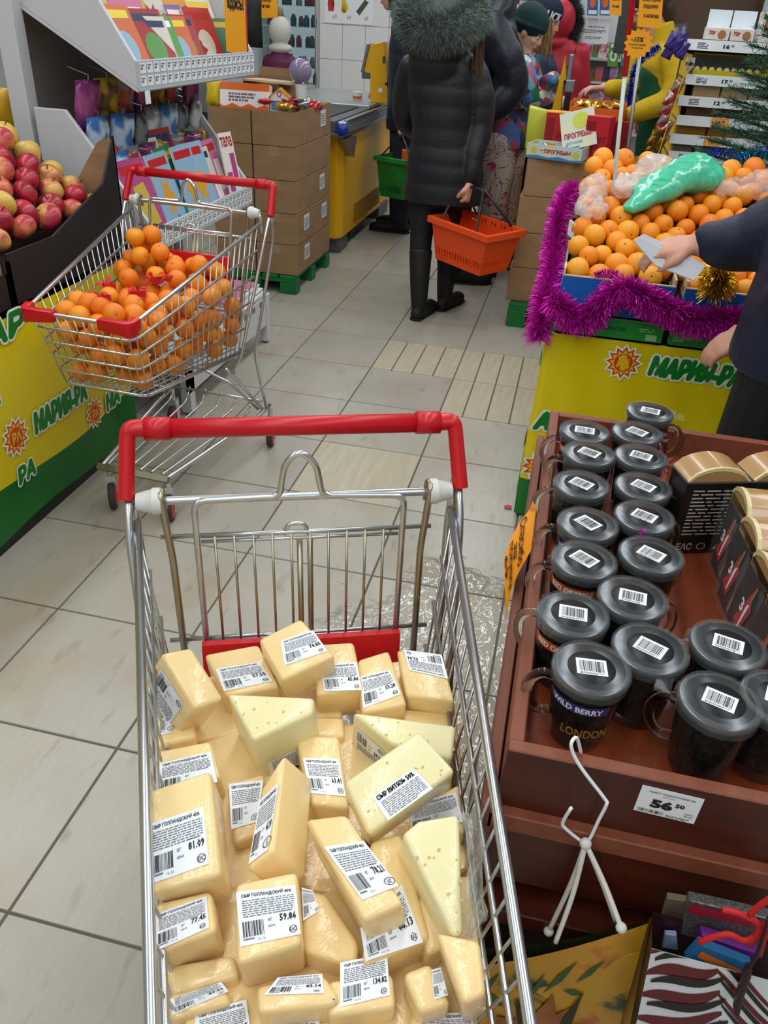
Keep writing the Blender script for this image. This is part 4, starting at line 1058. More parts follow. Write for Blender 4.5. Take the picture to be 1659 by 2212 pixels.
ch('yellow cheese block priced 53.28 second from the right at the back', [(772, 1424), (840, 1403), (880, 1522), (782, 1540)], .685, .045, (.05, -.2, 1), price='53.28', lq=[(785, 1531), (866, 1500), (842, 1447), (776, 1462)], seed=5)
ch('yellow cheese block with upside down label in the back right corner', [(856, 1401), (954, 1415), (983, 1515), (877, 1503)], .690, .045, (-.08, -.25, 1), price='52.36', lq=[(954, 1415), (872, 1404), (884, 1448), (968, 1467)], seed=6)
ch('pale cheese wedge with a label on its cut side, centre left', [(490, 1496), (680, 1505), (676, 1540), (545, 1600)], .725, .075, (-.05, -.15, 1), title=V50, side=(2, .05, .85, .55, .98, True), big=True, pale=True, seed=7)
ch('pale cheese wedge with upside down label behind the big pale block', [(760, 1536), (987, 1566), (978, 1640), (842, 1605)], .700, .075, (.05, -.15, 1), title=V50, price='56.37', side=(3, .1, .85, .25, .85, True), pale=True, seed=8)
ch('big pale cheese block with a tilted white label and small holes', [(742, 1690), (905, 1577), (985, 1666), (795, 1806)], .745, .05, (.05, -.45, 1), title=V50, lq=[(838, 1773), (935, 1704), (893, 1659), (804, 1722)], big=True, pale=True, seed=9)
ch('yellow cheese block at the left edge below the one stood on edge', [(325, 1485), (402, 1470), (425, 1590), (335, 1612)], .665, .05, (0, 0, 1), price='61.20', lq=[(345, 1590), (372, 1583), (372, 1512), (345, 1520)], seed=10)
ch('yellow cheese block half hidden above the 81.09 block on the left', [(331, 1622), (455, 1598), (478, 1680), (326, 1700)], .685, .05, (0, -.2, 1), price='', lq=[(335, 1720), (470, 1690), (455, 1624), (343, 1650)], seed=11)
ch('large yellow cheese block priced 81.09 on the left of the heap', [(322, 1706), (455, 1662), (478, 1890), (325, 1931)], .735, .055, (-.03, -.25, 1), price='81.09', lq=[(322, 1912), (452, 1866), (440, 1743), (320, 1781)], seed=12)
ch('yellow cheese block with a plain label right of the 81.09 block', [(489, 1692), (572, 1668), (556, 1806), (505, 1826)], .660, .05, (0, -.15, 1), price='', lq=[(500, 1792), (556, 1776), (569, 1686), (494, 1694)], seed=13)
ch('yellow cheese block stood on edge in the middle of the heap', [(612, 1625), (588, 1838), (530, 1882), (562, 1705)], .715, .045, (-.7, -.2, 1), price='66.90', lq=[(538, 1868), (580, 1836), (604, 1690), (562, 1730)], seed=14)
ch('yellow cheese block partly under the big pale block, label up', [(637, 1586), (732, 1588), (756, 1748), (668, 1738)], .675, .05, (.02, -.15, 1), price='63.41', lq=[(670, 1714), (747, 1721), (731, 1640), (654, 1638)], seed=15)
ch('yellow cheese block priced 78.21 lying askew in the centre of the heap', [(658, 1768), (748, 1757), (872, 1952), (784, 1992)], .735, .06, (-.12, -.18, 1), price='78.21', lq=[(783, 1945), (861, 1914), (786, 1817), (700, 1830)], seed=16)
ch('pale cheese wedge pointing down at the right side of the heap', [(868, 1802), (905, 1772), (993, 1757), (1002, 2018), (980, 2026)], .745, .055, (.12, -.3, 1), title='', pale=True, seed=17)
ch('yellow cheese block priced 68.13 right of the centre block', [(800, 1816), (866, 1797), (932, 2028), (783, 2086)], .695, .06, (.03, -.15, 1), price='68.13', lq=[(790, 2077), (914, 2036), (868, 1910), (778, 2006)], seed=18)
ch('yellow cheese block priced 59.86 left of centre near the front', [(508, 1908), (642, 1880), (652, 2040), (510, 2086)], .715, .055, (0, -.2, 1), price='59.86', lq=[(520, 2046), (650, 2018), (638, 1912), (510, 1928)], seed=19)
ch('yellow cheese block priced 77.45 under the 81.09 block', [(333, 1950), (456, 1922), (468, 2012), (335, 2064)], .700, .06, (0, -.2, 1), price='77.45', lq=[(336, 2056), (452, 2004), (446, 1936), (334, 1976)], seed=20)
ch('yellow cheese block with only a label corner showing left of the 68.13 block', [(648, 1915), (705, 1930), (775, 2034), (772, 2092), (654, 2056)], .675, .055, (0, -.12, 1), price='', lq=[(655, 1990), (690, 1968), (676, 1925), (652, 1918)], seed=21)
ch('small yellow cheese block under the 77.45 block', [(352, 2086), (506, 2060), (518, 2110), (372, 2150)], .655, .05, (0, -.1, 1), seed=22)
ch('yellow cheese block priced 89.25 at the front left of the heap', [(362, 2146), (480, 2116), (502, 2166), (366, 2206)], .650, .05, (0, -.1, 1), price='89.25', lq=[(372, 2194), (494, 2142), (478, 2122), (368, 2160)], seed=23)
ch('yellow cheese block with a part label at the front centre of the heap', [(553, 2128), (700, 2104), (733, 2150), (726, 2172), (556, 2192)], .680, .05, (0, -.15, 1), price='83.14', lq=[(570, 2150), (700, 2146), (696, 2104), (600, 2112)], seed=24)
ch('yellow cheese block priced 134.82 at the front centre right', [(706, 2118), (848, 2100), (855, 2178), (708, 2198)], .675, .05, (0, -.15, 1), price='134.82', lq=[(735, 2176), (842, 2150), (836, 2060), (735, 2080)], seed=25)
ch('plain yellow cheese block leaning at the front right under the pale wedge', [(940, 2012), (1036, 2030), (1050, 2150), (998, 2172)], .725, .05, (-.1, -.25, 1), seed=26)
ch('yellow cheese block with a label stub left of the leaning one', [(870, 2102), (930, 2078), (976, 2172), (905, 2192)], .690, .05, (0, -.2, 1), price='', lq=[(938, 2160), (968, 2150), (952, 2090), (932, 2096)], seed=27)
ch('yellow cheese block at the bottom right of the heap, label at the frame edge', [(884, 2184), (1030, 2186), (1044, 2290), (880, 2300)], .650, .05, (0, -.1, 1), price='72.10', lq=[(905, 2280), (1030, 2270), (1020, 2188), (902, 2190)], seed=28)
ch('yellow cheese block at the bottom left of the heap, label at the frame edge', [(395, 2196), (530, 2156), (560, 2280), (400, 2310)], .640, .05, (0, -.1, 1), price='86.25', lq=[(430, 2290), (545, 2250), (532, 2160), (420, 2190)], seed=29)
ch('yellow cheese block with a label showing just below the big pale block', [(886, 1752), (992, 1690), (1006, 1800), (880, 1812)], .665, .05, (0, -.12, 1), price='', lq=[(885, 1806), (1000, 1776), (985, 1712), (886, 1740)], seed=30)
ch('yellow cheese block under the point of the pale wedge on the right', [(900, 1905), (976, 1900), (990, 2035), (922, 2065)], .690, .055, (.05, -.2, 1), seed=31)
ch('small yellow cheese corner in the gap behind the big pale block', [(668, 1545), (742, 1548), (745, 1592), (655, 1592)], .650, .05, (0, 0, 1), seed=32)
ch('yellow cheese block under the upside down labelled block on the right', [(868, 1528), (985, 1540), (1000, 1660), (880, 1640)], .650, .05, (0, 0, 1), seed=33)
ch('yellow cheese block at the bottom centre, cut by the frame edge', [(560, 2210), (700, 2200), (720, 2300), (560, 2310)], .640, .05, (0, -.1, 1), price='64.02', lq=[(590, 2290), (690, 2285), (690, 2205), (580, 2212)], seed=34)
# the lower layer glimpsed through the gaps
for i, (u, v, a) in enumerate(((-.12, .22, .2), (.0, .2, -.1), (.11, .22, .1), (-.1, .33, .4), (.03, .33, .0), (.13, .34, -.3), (-.11, .44, .1), (0, .45, -.2), (.11, .45, .2), (-.09, .55, 0), (.02, .56, .3), (.11, .56, -.1), (-.05, .64, .1), (.07, .65, .2))):
    c_, s_ = math.cos(K1['th']), math.sin(K1['th']); p = (K1['ox']+u*c_+v*s_, K1['oy']+u*s_-v*c_, .578)
    t = thing('cheese_block', 'yellow cheese block of the lower layer, mostly buried in the heap', 'cheese', p, a+K1['th'], 'buried cheese blocks')
    b = MB(); b.box((0, 0, .03), (.10, .115, .06)); me = b.mesh('cheese', CY, bevel=.006, seg=2); lk('cheese', me, t)

# pen tick and bunched film on the pale wedge at the right
wq = at(1000, 1900, Z=.745); t = thing('film_fold', 'bunched clear film along the right side of the pale wedge', 'film', wq)
P_ = [at(x, y, Z=z) for x, y, z in ((996, 1757, .75), (1010, 1850, .752), (1012, 1950, .75), (1000, 2022, .742), (1024, 1768, .70), (1040, 1860, .69), (1046, 1975, .69), (1030, 2030, .69))]
b = MB(); n_ = 12; rg = random.Random(3); top_, bot_ = smoothpath(P_[:4], 4), smoothpath(P_[4:], 4); vs = []
for i in range(n_+1):
    for j in range(7): q = top_[i].lerp(bot_[i], j/6); vs.append(q-wq+Vector((rg.uniform(-.003, .004), rg.uniform(-.003, .003), rg.uniform(0, .005))))
b.add(vs, [(i*7+j, i*7+j+1, (i+1)*7+j+1, (i+1)*7+j) for i in range(n_) for j in range(6)]); b.build('film', mat('bunched_film', '#e8e6d6', .15, alpha=.55, bump=.7, bscale=50), t, smooth=True)
# ------------------------------------------------------------------ wooden gift stand in front on the right
wood = mat('red_brown_veneer', '#5c2410', .38, c2='#451809', scale=5, stretch=(.6, 12, 12), contrast=.3)
woodl = mat('worn_pinkish_veneer', '#864a34', .5, c2='#6e3722', scale=9, stretch=(8, .6, 8), contrast=.35)
woodf = mat('red_brown_veneer_front', '#52200f', .38, c2='#3d1509', scale=5, stretch=(.8, 8, 14), contrast=.3)
gs = thing('wooden_gift_stand', 'red brown wooden gift stand with a tray of glass mugs', 'stand', (.45, 1.02, 0)); go = gs.location
def gb(a, c_, nm, m, bev=.0015):
    b = MB(); b.bx(w2(go, a), w2(go, c_)); return b.build(nm, m, gs, bevel=bev, seg=1)
TF = .752
gb((.045, .612, TF-.015), (.95, 1.44, TF), 'tray_floor', mat('tray_floor_veneer', '#843c1e', .36, c2='#6e2e15', scale=5, stretch=(14, .6, 14), contrast=.3))
gb((.028, .600, .715), (.045, 1.455, .802), 'tray_side', woodl)
gb((.045, 1.438, .715), (.95, 1.455, .802), 'tray_back', woodl)
gb((.028, .585, .700), (.95, .600, .802), 'tray_front', woodf)
gb((.0285, .5845, .800), (.95, .6005, .8035), 'tray_front_edge', woodl)
gb((.020, .572, .690), (.95, .600, .7155), 'front_ledge', woodl)
gb((.012, .572, .60), (.026, 1.50, .725), 'outer_side_board', woodl)
gb((.012, .575, .60), (.95, .590, .690), 'second_front_board', woodf)
gb((.0265, .60, .30), (.04, 1.48, .70), 'cabinet_side', wood)
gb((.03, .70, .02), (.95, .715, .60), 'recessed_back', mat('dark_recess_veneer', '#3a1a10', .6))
gb((.03, .555, .545), (.95, .60, .570), 'lower_rail', woodf)
gb((.02, .56, .0), (.045, 1.48, .55), 'stand_leg', wood)
gb((.02, .57, .10), (.95, 1.4, .12), 'bottom_shelf', wood)
# printed price card
def cardbox(label, A, B, C_, D_, n, name='price_card'):
    A, B, C_, D_ = map(Vector, (A, B, C_, D_)); n = Vector(n).normalized(); t = thing(name, label, 'price tag', A); 
    b = MB(); b.prism([q-A for q in (A, B, C_, D_)], .0008, n); b.build('card', M['white_paper'], t)
    return t, quadmap(*[q-A for q in (A, B, C_, D_)], n, .0006)
t, F = cardbox('white price card reading 56 50 on the wooden stand front', (.166, .5838, .754), (.227, .5838, .752), (.228, .5838, .791), (.167, .5838, .793), (0, -1, 0))
p = Print(F); p.text('ПАКЕТ ПОДАРОЧНЫЙ КВ', .14, .82, .88, .90, .02); p.text('56', .22, .28, .58, .62, .06); p.text('50', .61, .46, .76, .62, .04); p.barcode(.05, .06, .48, .18, 22, 4); p.text('ЦЕНА', .80, .28, .93, .34, .01); p.text('ЗА ШТ', .80, .19, .94, .25, .01); p.text('РОССИЯ', .38, .73, .56, .77, 0); p.lines(.52, .05, .9, .14, 2, 3); p.build('price_print', M['ink'], t)
# glass mugs with foil lids
glassm = mat('mug_glass', '#e4ecec', .04, trans=1.0, ior=1.3)
tea = mat('black_tea_leaves', '#12100e', .6, c2='#2a2016', scale=160, contrast=.1, bump=.4, bscale=200)
lidm = mat('grey_foil_lid', '#4c5054', .22, .55, bump=.04, bscale=30); lidd = mat('dark_lid_centre', '#1f2124', .36, .3)
wrap = mat('shiny_wrap', '#eceff0', .06, alpha=.055, bump=.3, bscale=30)
def mk_mug():
    t = thing('glass_mug', '', 'mug', (0, 0, 0))
    MB().lathe([(.027, 0), (.030, .002), (.0325, .012), (.037, .055), (.0395, .094), (.0385, .094), (.036, .055), (.0312, .016), (.001, .0145)], 28, cap=False).build('glass_body', glassm, t, smooth='auto')
    MB().lathe([(.001, .0155), (.0312, .0165), (.0361, .055), (.0386, .090), (.001, .090)], 24, cap=False).build('tea_filling', tea, t, smooth='auto')
    hb = MB().tube(smoothpath([(-.036, 0, .078), (-.050, 0, .080), (-.062, 0, .066), (-.062, 0, .044), (-.050, 0, .026), (-.034, 0, .028)], 4), .0045, 8, flat=1.5); hb.build('handle', glassm, t, smooth=True)
    MB().lathe([(.0385, .090), (.0418, .092), (.0425, .0955), (.0415, .099), (.0395, .1002), (.001, .0995)], 36, cap=False).build('lid', lidm, t, smooth='auto')
    MB().lathe([(.0262, .0999), (.0258, .1004), (.001, .1004)], 30, cap=False).build('lid_centre', lidd, t, smooth=True)
    b = MB(); vs = []; n, k = 40, 4; rg = random.Random(2)
    for i in range(k):
        for j in range(n):
            r_ = (.0424, .0436, .0428, .036)[i]*(1+rg.uniform(-.008, .014)); a = 2*PI*j/n; vs.append((r_*math.cos(a), r_*math.sin(a), (.086, .0955, .1012, .1014)[i]+rg.uniform(-.0004, .0006)))
    b.add(vs, [(i*n+j, i*n+(j+1) % n, (i+1)*n+(j+1) % n, (i+1)*n+j) for i in range(k-1) for j in range(n)]); b.build('clear_wrap', wrap, t, smooth=True)
    return t
mug0 = mk_mug()
lblm = mat('barcode_label', '#e8ecef', .4)
def bar_mesh(seed):
    F = quadmap((-.0165, -.0125, .1009), (.0165, -.0125, .1009), (.0165, .0125, .1009), (-.0165, .0125, .1009), (0, 0, 1), 0)
    a = Print(F); a.rect(0, 0, 1, 1); p = Print(lambda s, t: F(s, t)+Vector((0, 0, .0003))); p.barcode(.1, .2, .9, .86, 26, seed); p.lines(.1, .05, .9, .16, 2, seed)
    return a.mesh('barcode_label', lblm), p.mesh('bars', M['ink'])
BL = [bar_mesh(i) for i in range(4)]
bandm = mat('orange_mug_band', '#c2521a', .5); bandb = mat('violet_mug_band', '#3a3470', .5)
goldp = mat('gold_print', '#b98a3a', .4, .4)
def band_mesh(txt, col_, z0, z1):
    F = lambda s, t: Vector((.0402*math.sin((s-.5)*1.9)*(.95+.05*t), -.0402*math.cos((s-.5)*1.9)*(.95+.05*t), z0+(z1-z0)*t))
    a = MB(); n = 10; vs = []
    for i in range(n+1): vs += [F(i/n, 0), F(i/n, 1)]
    a.add(vs, [(2*i, 2*i+2, 2*i+3, 2*i+1) for i in range(n)])
    p = Print(lambda s, t: F(s, t)*1.006 if False else Vector((F(s, t).x*1.012, F(s, t).y*1.012, F(s, t).z))); p.text(txt, .1, .2, .9, .8, .03)
    return a.mesh('flavour_band', col_), p.mesh('band_print', M['white_paper'])
BM = {'o': band_mesh('RED ORANGE', bandm, .064, .078), 'v': band_mesh('WILD BERRY', bandb, .064, .078)}
Ftx = lambda s, t: Vector((.0405*math.sin((s-.5)*1.4)*.93, -.0405*math.cos((s-.5)*1.4)*.93, .03+.012*t))
lp = Print(Ftx); lp.text('LONDON', 0, 0, 1, 1, .02); lpm = lp.mesh('cup_print', goldp)
MUGS = [(1278, 1442, .1, 'v', 'front left one with a wild berry band', 2.9), (1405, 1400, -.45, '', 'second from front in right column', .5), (1238, 1325, .0, 'o', 'second from front in left column, orange band', 2.6),
        (1367, 1290, -.1, '', 'third from front in right column', .4), (1262, 1208, -.62, 'o', 'third from front in left column', 2.9), (1407, 1197, -.5, '', 'fourth from front in right column', .7),
        (1270, 1130, -.7, 'v', 'fourth from front in left column', 2.8), (1392, 1115, -.45, '', 'fifth from front in right column', .5), (1256, 1045, -.5, '', 'fifth from front in left column', 2.9),
        (1390, 1050, -.5, '', 'sixth from front in right column', .5), (1273, 978, -.45, '', 'sixth from front in left column', 2.8), (1385, 985, -.3, '', 'seventh from front in right column', .4),
        (1263, 930, -.05, 'o', 'last mug at the back of the left column', 3.0), (1376, 933, -.55, '', 'second to last mug of the right column', .5), (1405, 888, -.2, '', 'mug at the very back beside the coffee boxes', -.3),
        (1573, 1392, -.25, '', 'right of the bare tray floor', 2.7), (1555, 1513, -.35, '', 'nearest mug on the right side of the tray', 2.6), (1690, 1510, -.3, '', 'cut off by the right picture edge', 2.6)]
COLN = {'v': 'glass tea mug with dark lid and violet band, ', 'o': 'glass tea mug with dark lid and orange band, ', '': 'glass tea mug with dark lid and barcode, '}
first = True
for i, (px, py, br, bd, lb, hr) in enumerate(MUGS):
    p = at(px, py, Z=TF+.1005)
    nm = 'glass tea mug with foil lid, '+lb
    if i == 0:
        rest_ = [copy_tree(mug0) for k in range(len(MUGS)-1)]; g = mug0
    else: g = rest_[i-1]
    g.location = (p.x, p.y, TF+.0006); g['label'] = nm
    g['group'] = 'glass tea mugs in the tray'
    for ch_ in g.children:
        if ch_.name.startswith('handle'): ch_.rotation_euler = (0, 0, hr-PI+.25 if hr > 1.5 else hr+PI)
    a = lk('barcode_label', BL[i % 4][0], g, None, (0, 0, br)); lk('bars', BL[i % 4][1], a)
    if bd: a = lk('flavour_band', BM[bd][0], g, None, (0, 0, -.3)); lk('band_print', BM[bd][1], a)
    if bd == 'v': lk('cup_print', lpm, g, None, (0, 0, .1))
    rg = random.Random(i)
    b = MB()
    for k in range(7):
        a_ = rg.uniform(0, 6.28); e = Vector((math.cos(a_), math.sin(a_), .4))*.016; q = Vector((math.cos(hr)*.048 if hr < 1.5 else -.046, .012, .085)); sd = e.orthogonal().normalized()*.006
        b.add([q, q+e+sd, q+e*1.2-sd], [(0, 1, 2)])
    if i in (9, 11, 13, 14, 15, 16): b.build('wrap_twist', wrap, g)
# coffee gift boxes on the right of the tray
caf = mat('tan_coffee_card', '#b28b5a', .35, c2='#a57d4c', scale=6, coat=.4); cdk = mat('dark_brown_coffee_card', '#1c1411', .4, coat=.3); ced = mat('cream_card_edge', '#d7c493', .4)
redp = mat('red_emblem', '#c21a22', .35)
def coffee(label, p, rz, wd=.085, dp=.07, ht=.15, text=False):
    t = thing('coffee_gift_box', label, 'box', p, rz, 'coffee gift boxes'); x, y = wd/2, dp/2
    b = MB(); b.box((0, 0, ht*.42), (wd, dp, ht*.84)); b.build('box_body', cdk, t, bevel=.002, seg=1)
    # arched tan lid with cream edge strips
    n = 8; sec = [(-x+wd*i/n, ht*.84+.004+ht*.12*math.sin(PI*i/n)**.7) for i in range(n+1)]
    b = MB(); b.prism([(-x, -y, ht*.74)]+[(x, -y, ht*.74)]+[(q[0], -y, q[1]) for q in reversed(sec)], dp, (0, -1, 0)); b.build('arched_lid', caf, t, smooth='auto')
    for yy in (-y-.001, y+.0):
        b = MB(); vs = []
        for q in sec: vs += [(q[0], yy, q[1]-.006), (q[0], yy, q[1]+.001), (q[0], yy+.006 if yy > 0 else yy-.0, q[1]+.001)]
        b.add(vs, [(3*i, 3*i+3, 3*i+4, 3*i+1) for i in range(n)]); b.build('lid_edge', ced, t)
    return t
def dark_box():
    t = thing('coffee_set_box', 'flat black coffee set box with white small print standing across the tray back', 'box', (.315, 1.115, TF+.0006), .34)
    b = MB(); b.bx((-.085, 0, 0), (.125, .055, .128)); b.build('box_body', cdk, t, bevel=.002, seg=1)
    F = quadmap((-.085, 0, 0), (.125, 0, 0), (.125, 0, .128), (-.085, 0, .128), (0, -1, 0), .0008)
    p = Print(F); p.lines(.06, .28, .85, .93, 13, 5, .35); p.text('ЕАС', .05, .06, .17, .16, .03); p.ring(.24, .11, .05, .7, .2); p.poly([(.33, .06), (.42, .06), (.375, .16)]); p.build('small_print', mat('cream_print', '#b9b3a6', .5), t)
    p = Print(lambda s, q: F(s, q)+Vector((0, -.0005, 0))); p.rect(.72, .74, .99, .93); s_ = p.build('paper_sticker', M['white_paper'], t)
    for j, (xa, xb) in enumerate(((-.084, .014), (.020, .124))):
        n = 8; sec = [(xa+(xb-xa)*i/n, .129+.022*math.sin(PI*i/n)**.6) for i in range(n+1)]
        b = MB(); b.prism([(xa, .002, .118), (xb, .002, .118)]+[(q[0], .002, q[1]) for q in reversed(sec)], .053, (0, -1, 0)); b.build('arched_lid', caf, t, smooth='auto')
        b = MB(); b.prism([(q[0], .0015, q[1]+.0006) for q in sec]+[(q[0], .0015, q[1]-.005) for q in reversed(sec)], .004, (0, -1, 0)); b.build('lid_edge', ced, t)
    return t
dark_box()
def coffee_row(label, px, py, rz):
    t = thing('coffee_gift_box', label, 'box', (px, py, TF+.0006), rz, 'coffee gift boxes')
    # body turned so its printed face looks at the mugs
    b = MB(); b.bx((-.042, -.037, 0), (.06, .037, .128)); b.build('box_body', cdk, t, bevel=.002, seg=1)
    n = 8; sec = [(-.037+.074*i/n, .128+.018*math.sin(PI*i/n)**.6) for i in range(n+1)]
    b = MB(); b.prism([(-.042, .037, .112), (-.042, -.037, .112)]+[(-.042, q[0], q[1]) for q in sec], .10, (-1, 0, 0)); b.build('arched_lid', caf, t, smooth='auto')
    b = MB(); b.prism([(-.0428, -q[0], q[1]+.001) for q in sec]+[(-.0428, -q[0], q[1]-.006) for q in reversed(sec)], .006, (-1, 0, 0)); b.build('lid_edge', ced, t)
    F = quadmap((-.043, .037, 0), (-.043, -.037, 0), (-.043, -.037, .112), (-.043, .037, .112), (-1, 0, 0), .0008)
    p = Print(F); p.poly([(.12, .28), (.42, .18), (.66, .62), (.5, .84), (.3, .5)]); p.build('red_emblem', redp, t)
    G = lambda s, q: F(s, q)+Vector((-.0006, 0, 0))
    p = Print(G); p.text('3', .22, .46, .36, .64, .04); p.poly([(.36, .26), (.41, .28), (.56, .66), (.5, .66), (.44, .58)]); p.build('white_numeral', M['white_paper'], t)
    p = Print(G); p.poly([(.68, .1), (.76, .3), (.74, .55), (.8, .3), (.76, .08)]); p.poly([(.5, .7), (.6, .95), (.66, .95), (.58, .7)]); p.build('gold_swirl', goldp, t)
    b = MB(); rg = random.Random(int(py*100)); vs = []
    for i in range(7):
        for j in range(7): vs.append((-.0475-rg.uniform(0, .006), .039-.078*j/6, .004+.125*i/6))
    b.add(vs, [(i*7+j, i*7+j+1, i*7+j+8, i*7+j+7) for i in range(6) for j in range(6)]); b.build('clear_wrap', wrap, t, smooth=True)
    return t
coffee_row('coffee box with tan arched top behind the black set box', .345, 1.055, .12)
coffee_row('second coffee box with tan arched top, red emblem, right of the bare tray floor', .345, .972, .12)
coffee_row('third coffee box with tan arched top, red emblem towards the mugs', .348, .889, .12)
coffee_row('nearest coffee box with a red emblem just behind the right hand mugs', .352, .806, .12)
# orange handwritten note clipped to the stand's left side
nt_ = thing('orange_note', 'curled orange note with handwriting on the left side of the wooden stand', 'note', (.018, 1.0, .72))
o = nt_.location
b = MB(); n = 8; vs = []
L0, L1 = at(1088, 1212, Z=.745), at(1098, 1345, Z=.70)
U0, U1 = at(1160, 1082, Z=.800), at(1147, 1190, Z=.78)
L1.x -= .003; U1.x = min(U1.x, .0265)
for i in range(n+1):
    t = i/n
    for j in range(n+1):
        s = j/n; q = U0.lerp(U1, s).lerp(L0.lerp(L1, s), t); q = q+Vector((-.008*math.sin(PI*t), 0, .0)); vs.append(q-o)
b.add(vs, [(i*(n+1)+j, i*(n+1)+j+1, (i+1)*(n+1)+j+1, (i+1)*(n+1)+j) for i in range(n) for j in range(n)])
b.build('paper', mat('orange_note_paper', '#f0950f', .6), nt_, smooth=True)
FN = lambda s, t_: (U0.lerp(L0, 1-t_)).lerp(U1.lerp(L1, 1-t_), s)+Vector((-.008*math.sin(PI*(1-t_))-.0015, -.0015, .0015))-o
p = Print(FN)
p.text('Спасибо', .06, .66, .92, .82, 0, .3, fat=.004); p.text('за', .3, .5, .6, .60, 0, .3, fat=.004); p.text('покупку', .12, .3, .95, .46, 0, .3, fat=.004); p.text('69', .1, .1, .5, .24, 0, .2, fat=.008)
p.build('handwriting', mat('brown_ink', '#3a2410', .6), nt_)
# white wire hook
hw_ = MB(); pr = [(1262, 1602, .598), (1246, 1594, .589), (1234, 1606, .580), (1240, 1632, .578), (1262, 1668, .575), (1306, 1725, .572), (1310, 1738, .57), (1294, 1770, .57), (1272, 1815, .57), (1258, 1818, .57), (1222, 1790, .565), (1216, 1776, .565), (1234, 1745, .56)]
hp = [at(x, y, Y=Y_) for x, y, Y_ in pr]; hp[0].z = .8045; o = hp[8]
hw_.tube([q-o for q in smoothpath(hp, 4)], .0019, 8); q = hw_.build('wire_hook', mat('white_coated_wire', '#e9ebec', .35), smooth=True, loc=o); tag(q, 'bent white wire hook over the front board of the wooden stand', 'hook')
# gift bags below
def bagpanel(nm, quad, m, par, o, bulge=.0):
    n = 8; A, B, C_, D = [Vector(q) for q in quad]; nn = (B-A).cross(D-A).normalized(); vs = []
    for i in range(n+1):
        for j in range(n+1):
            s, t = j/n, i/n; q = A*(1-s)*(1-t)+B*s*(1-t)+C_*s*t+D*(1-s)*t+nn*bulge*math.sin(PI*s)*(.3+.7*t); vs.append(q-o)
    return MB().add(vs, [(i*(n+1)+j, i*(n+1)+j+1, (i+1)*(n+1)+j+1, (i+1)*(n+1)+j) for i in range(n) for j in range(n)]).build(nm, m, par, smooth=True)
def sun_mat():
    m = mat('sunflower_print', '#b07a12', .3, c2='#8a3c12', scale=13, contrast=.12, detail=5)
    r = [n for n in m.node_tree.nodes if n.bl_idname == 'ShaderNodeValToRGB'][0]
    e = r.color_ramp.elements; e[0].position = .36; e[0].color = (*hx('2a3a14'), 1); e[1].position = .70; e[1].color = (*hx('7a2c10'), 1)
    for pos, c in ((.42, 'b8860e'), (.54, 'c58a10'), (.62, 'a8520f')): x = e.new(pos); x.color = (*hx(c), 1)
    return m
bg = thing('sunflower_gift_bag', 'large yellow and brown gift bag printed with a sunflower hanging from the hook', 'bag', (.11, .56, .40)); o = bg.location
TLb, TRb = at(1040, 2050, Y=.55), at(1425, 1985, Y=.545)
TLb.z = .505; TRb.z = .545
f0, f1 = at(1020, 2090, Y=.525), at(1400, 1995, Y=.522); k0, k1 = at(1022, 2050, Y=.548), at(1430, 1980, Y=.548)
fb = [(f0.x-.02, .522, .18), (f1.x+.03, .519, .18), tuple(f1), tuple(f0)]
bk = [(k0.x-.02, .55, .18), (k1.x+.03, .55, .18), tuple(k1), tuple(k0)]
SM = sun_mat(); YB = mat('bag_yellow', '#c8960f', .35, c2='#b5820e', scale=5)
bagpanel('front_panel', fb, SM, bg, o, .006); bagpanel('back_panel', [bk[1], bk[0], bk[3], bk[2]], mat('bag_inside', '#2c3a16', .6), bg, o, -.008)
bagpanel('side_panel', [bk[0], fb[0], fb[3], bk[3]], YB, bg, o, -.004); bagpanel('side_panel', [fb[1], bk[1], bk[2], fb[2]], YB, bg, o, -.004)
def onbag(s, t, off=.0015):
    A, B, C_, D = [Vector(q) for q in fb]; nn = (B-A).cross(D-A).normalized()
    return A*(1-s)*(1-t)+B*s*(1-t)+C_*s*t+D*(1-s)*t+nn*(.006*math.sin(PI*s)*(.3+.7*t)+off)-o
p = Print(onbag)
for x, y, l, a in ((.2, .95, .16, -2.2), (.34, .97, .1, -1.7), (.48, .9, .14, -2.0), (.66, .93, .2, -2.5), (.82, .9, .16, -2.7), (.75, .75, .14, 2.9), (.15, .82, .16, -.6)):
    c, s = math.cos(a)*l, math.sin(a)*l*1.2; p.poly([(x, y), (x+c*.5-s*.12, y+s*.5+c*.1), (x+c, y+s), (x+c*.5+s*.12, y+s*.5-c*.1)])
p.build('leaf_print', mat('leaf_green_print', '#22501c', .4), bg)
p = Print(lambda s, t: onbag(s, t, .0022)); p.star(.52, .42, .36, .26, 13, 1.0); p.build('sunflower_petals', mat('petal_rust', '#7a3a12', .4, c2='#a8600f', scale=30), bg)
p = Print(lambda s, t: onbag(s, t, .003)); p.disc(.55, .36, .22, 1.0, 18); p.build('sunflower_heart', mat('heart_brown', '#4a1c0e', .5, c2='#6a2c12', scale=60), bg)
p = Print(lambda s, t: onbag(s, t, .0036))
for a in (.2, 1.1, 2.0, 2.8, 3.9, 5.1): p.poly([(.55+.2*math.cos(a), .36+.2*math.sin(a)), (.55+.3*math.cos(a+.1), .36+.3*math.sin(a+.1)), (.55+.46*math.cos(a+.05), .36+.46*math.sin(a+.05)), (.55+.3*math.cos(a-.12), .36+.3*math.sin(a-.12))])
p.build('dark_leaf_stroke', mat('stroke_dark', '#1c1c10', .5), bg, kind='stuff')
p = Print(lambda s, t: onbag(s, t, .001)); p.poly([(0, .86), (1, .9), (1, .74), (.7, .66), (.45, .8), (.2, .72), (0, .78)]); p.build('petal_print', YB, bg)
strap = mat('white_cord', '#d2d0c8', .7)
kn = at(1265, 1822, Y=.565)
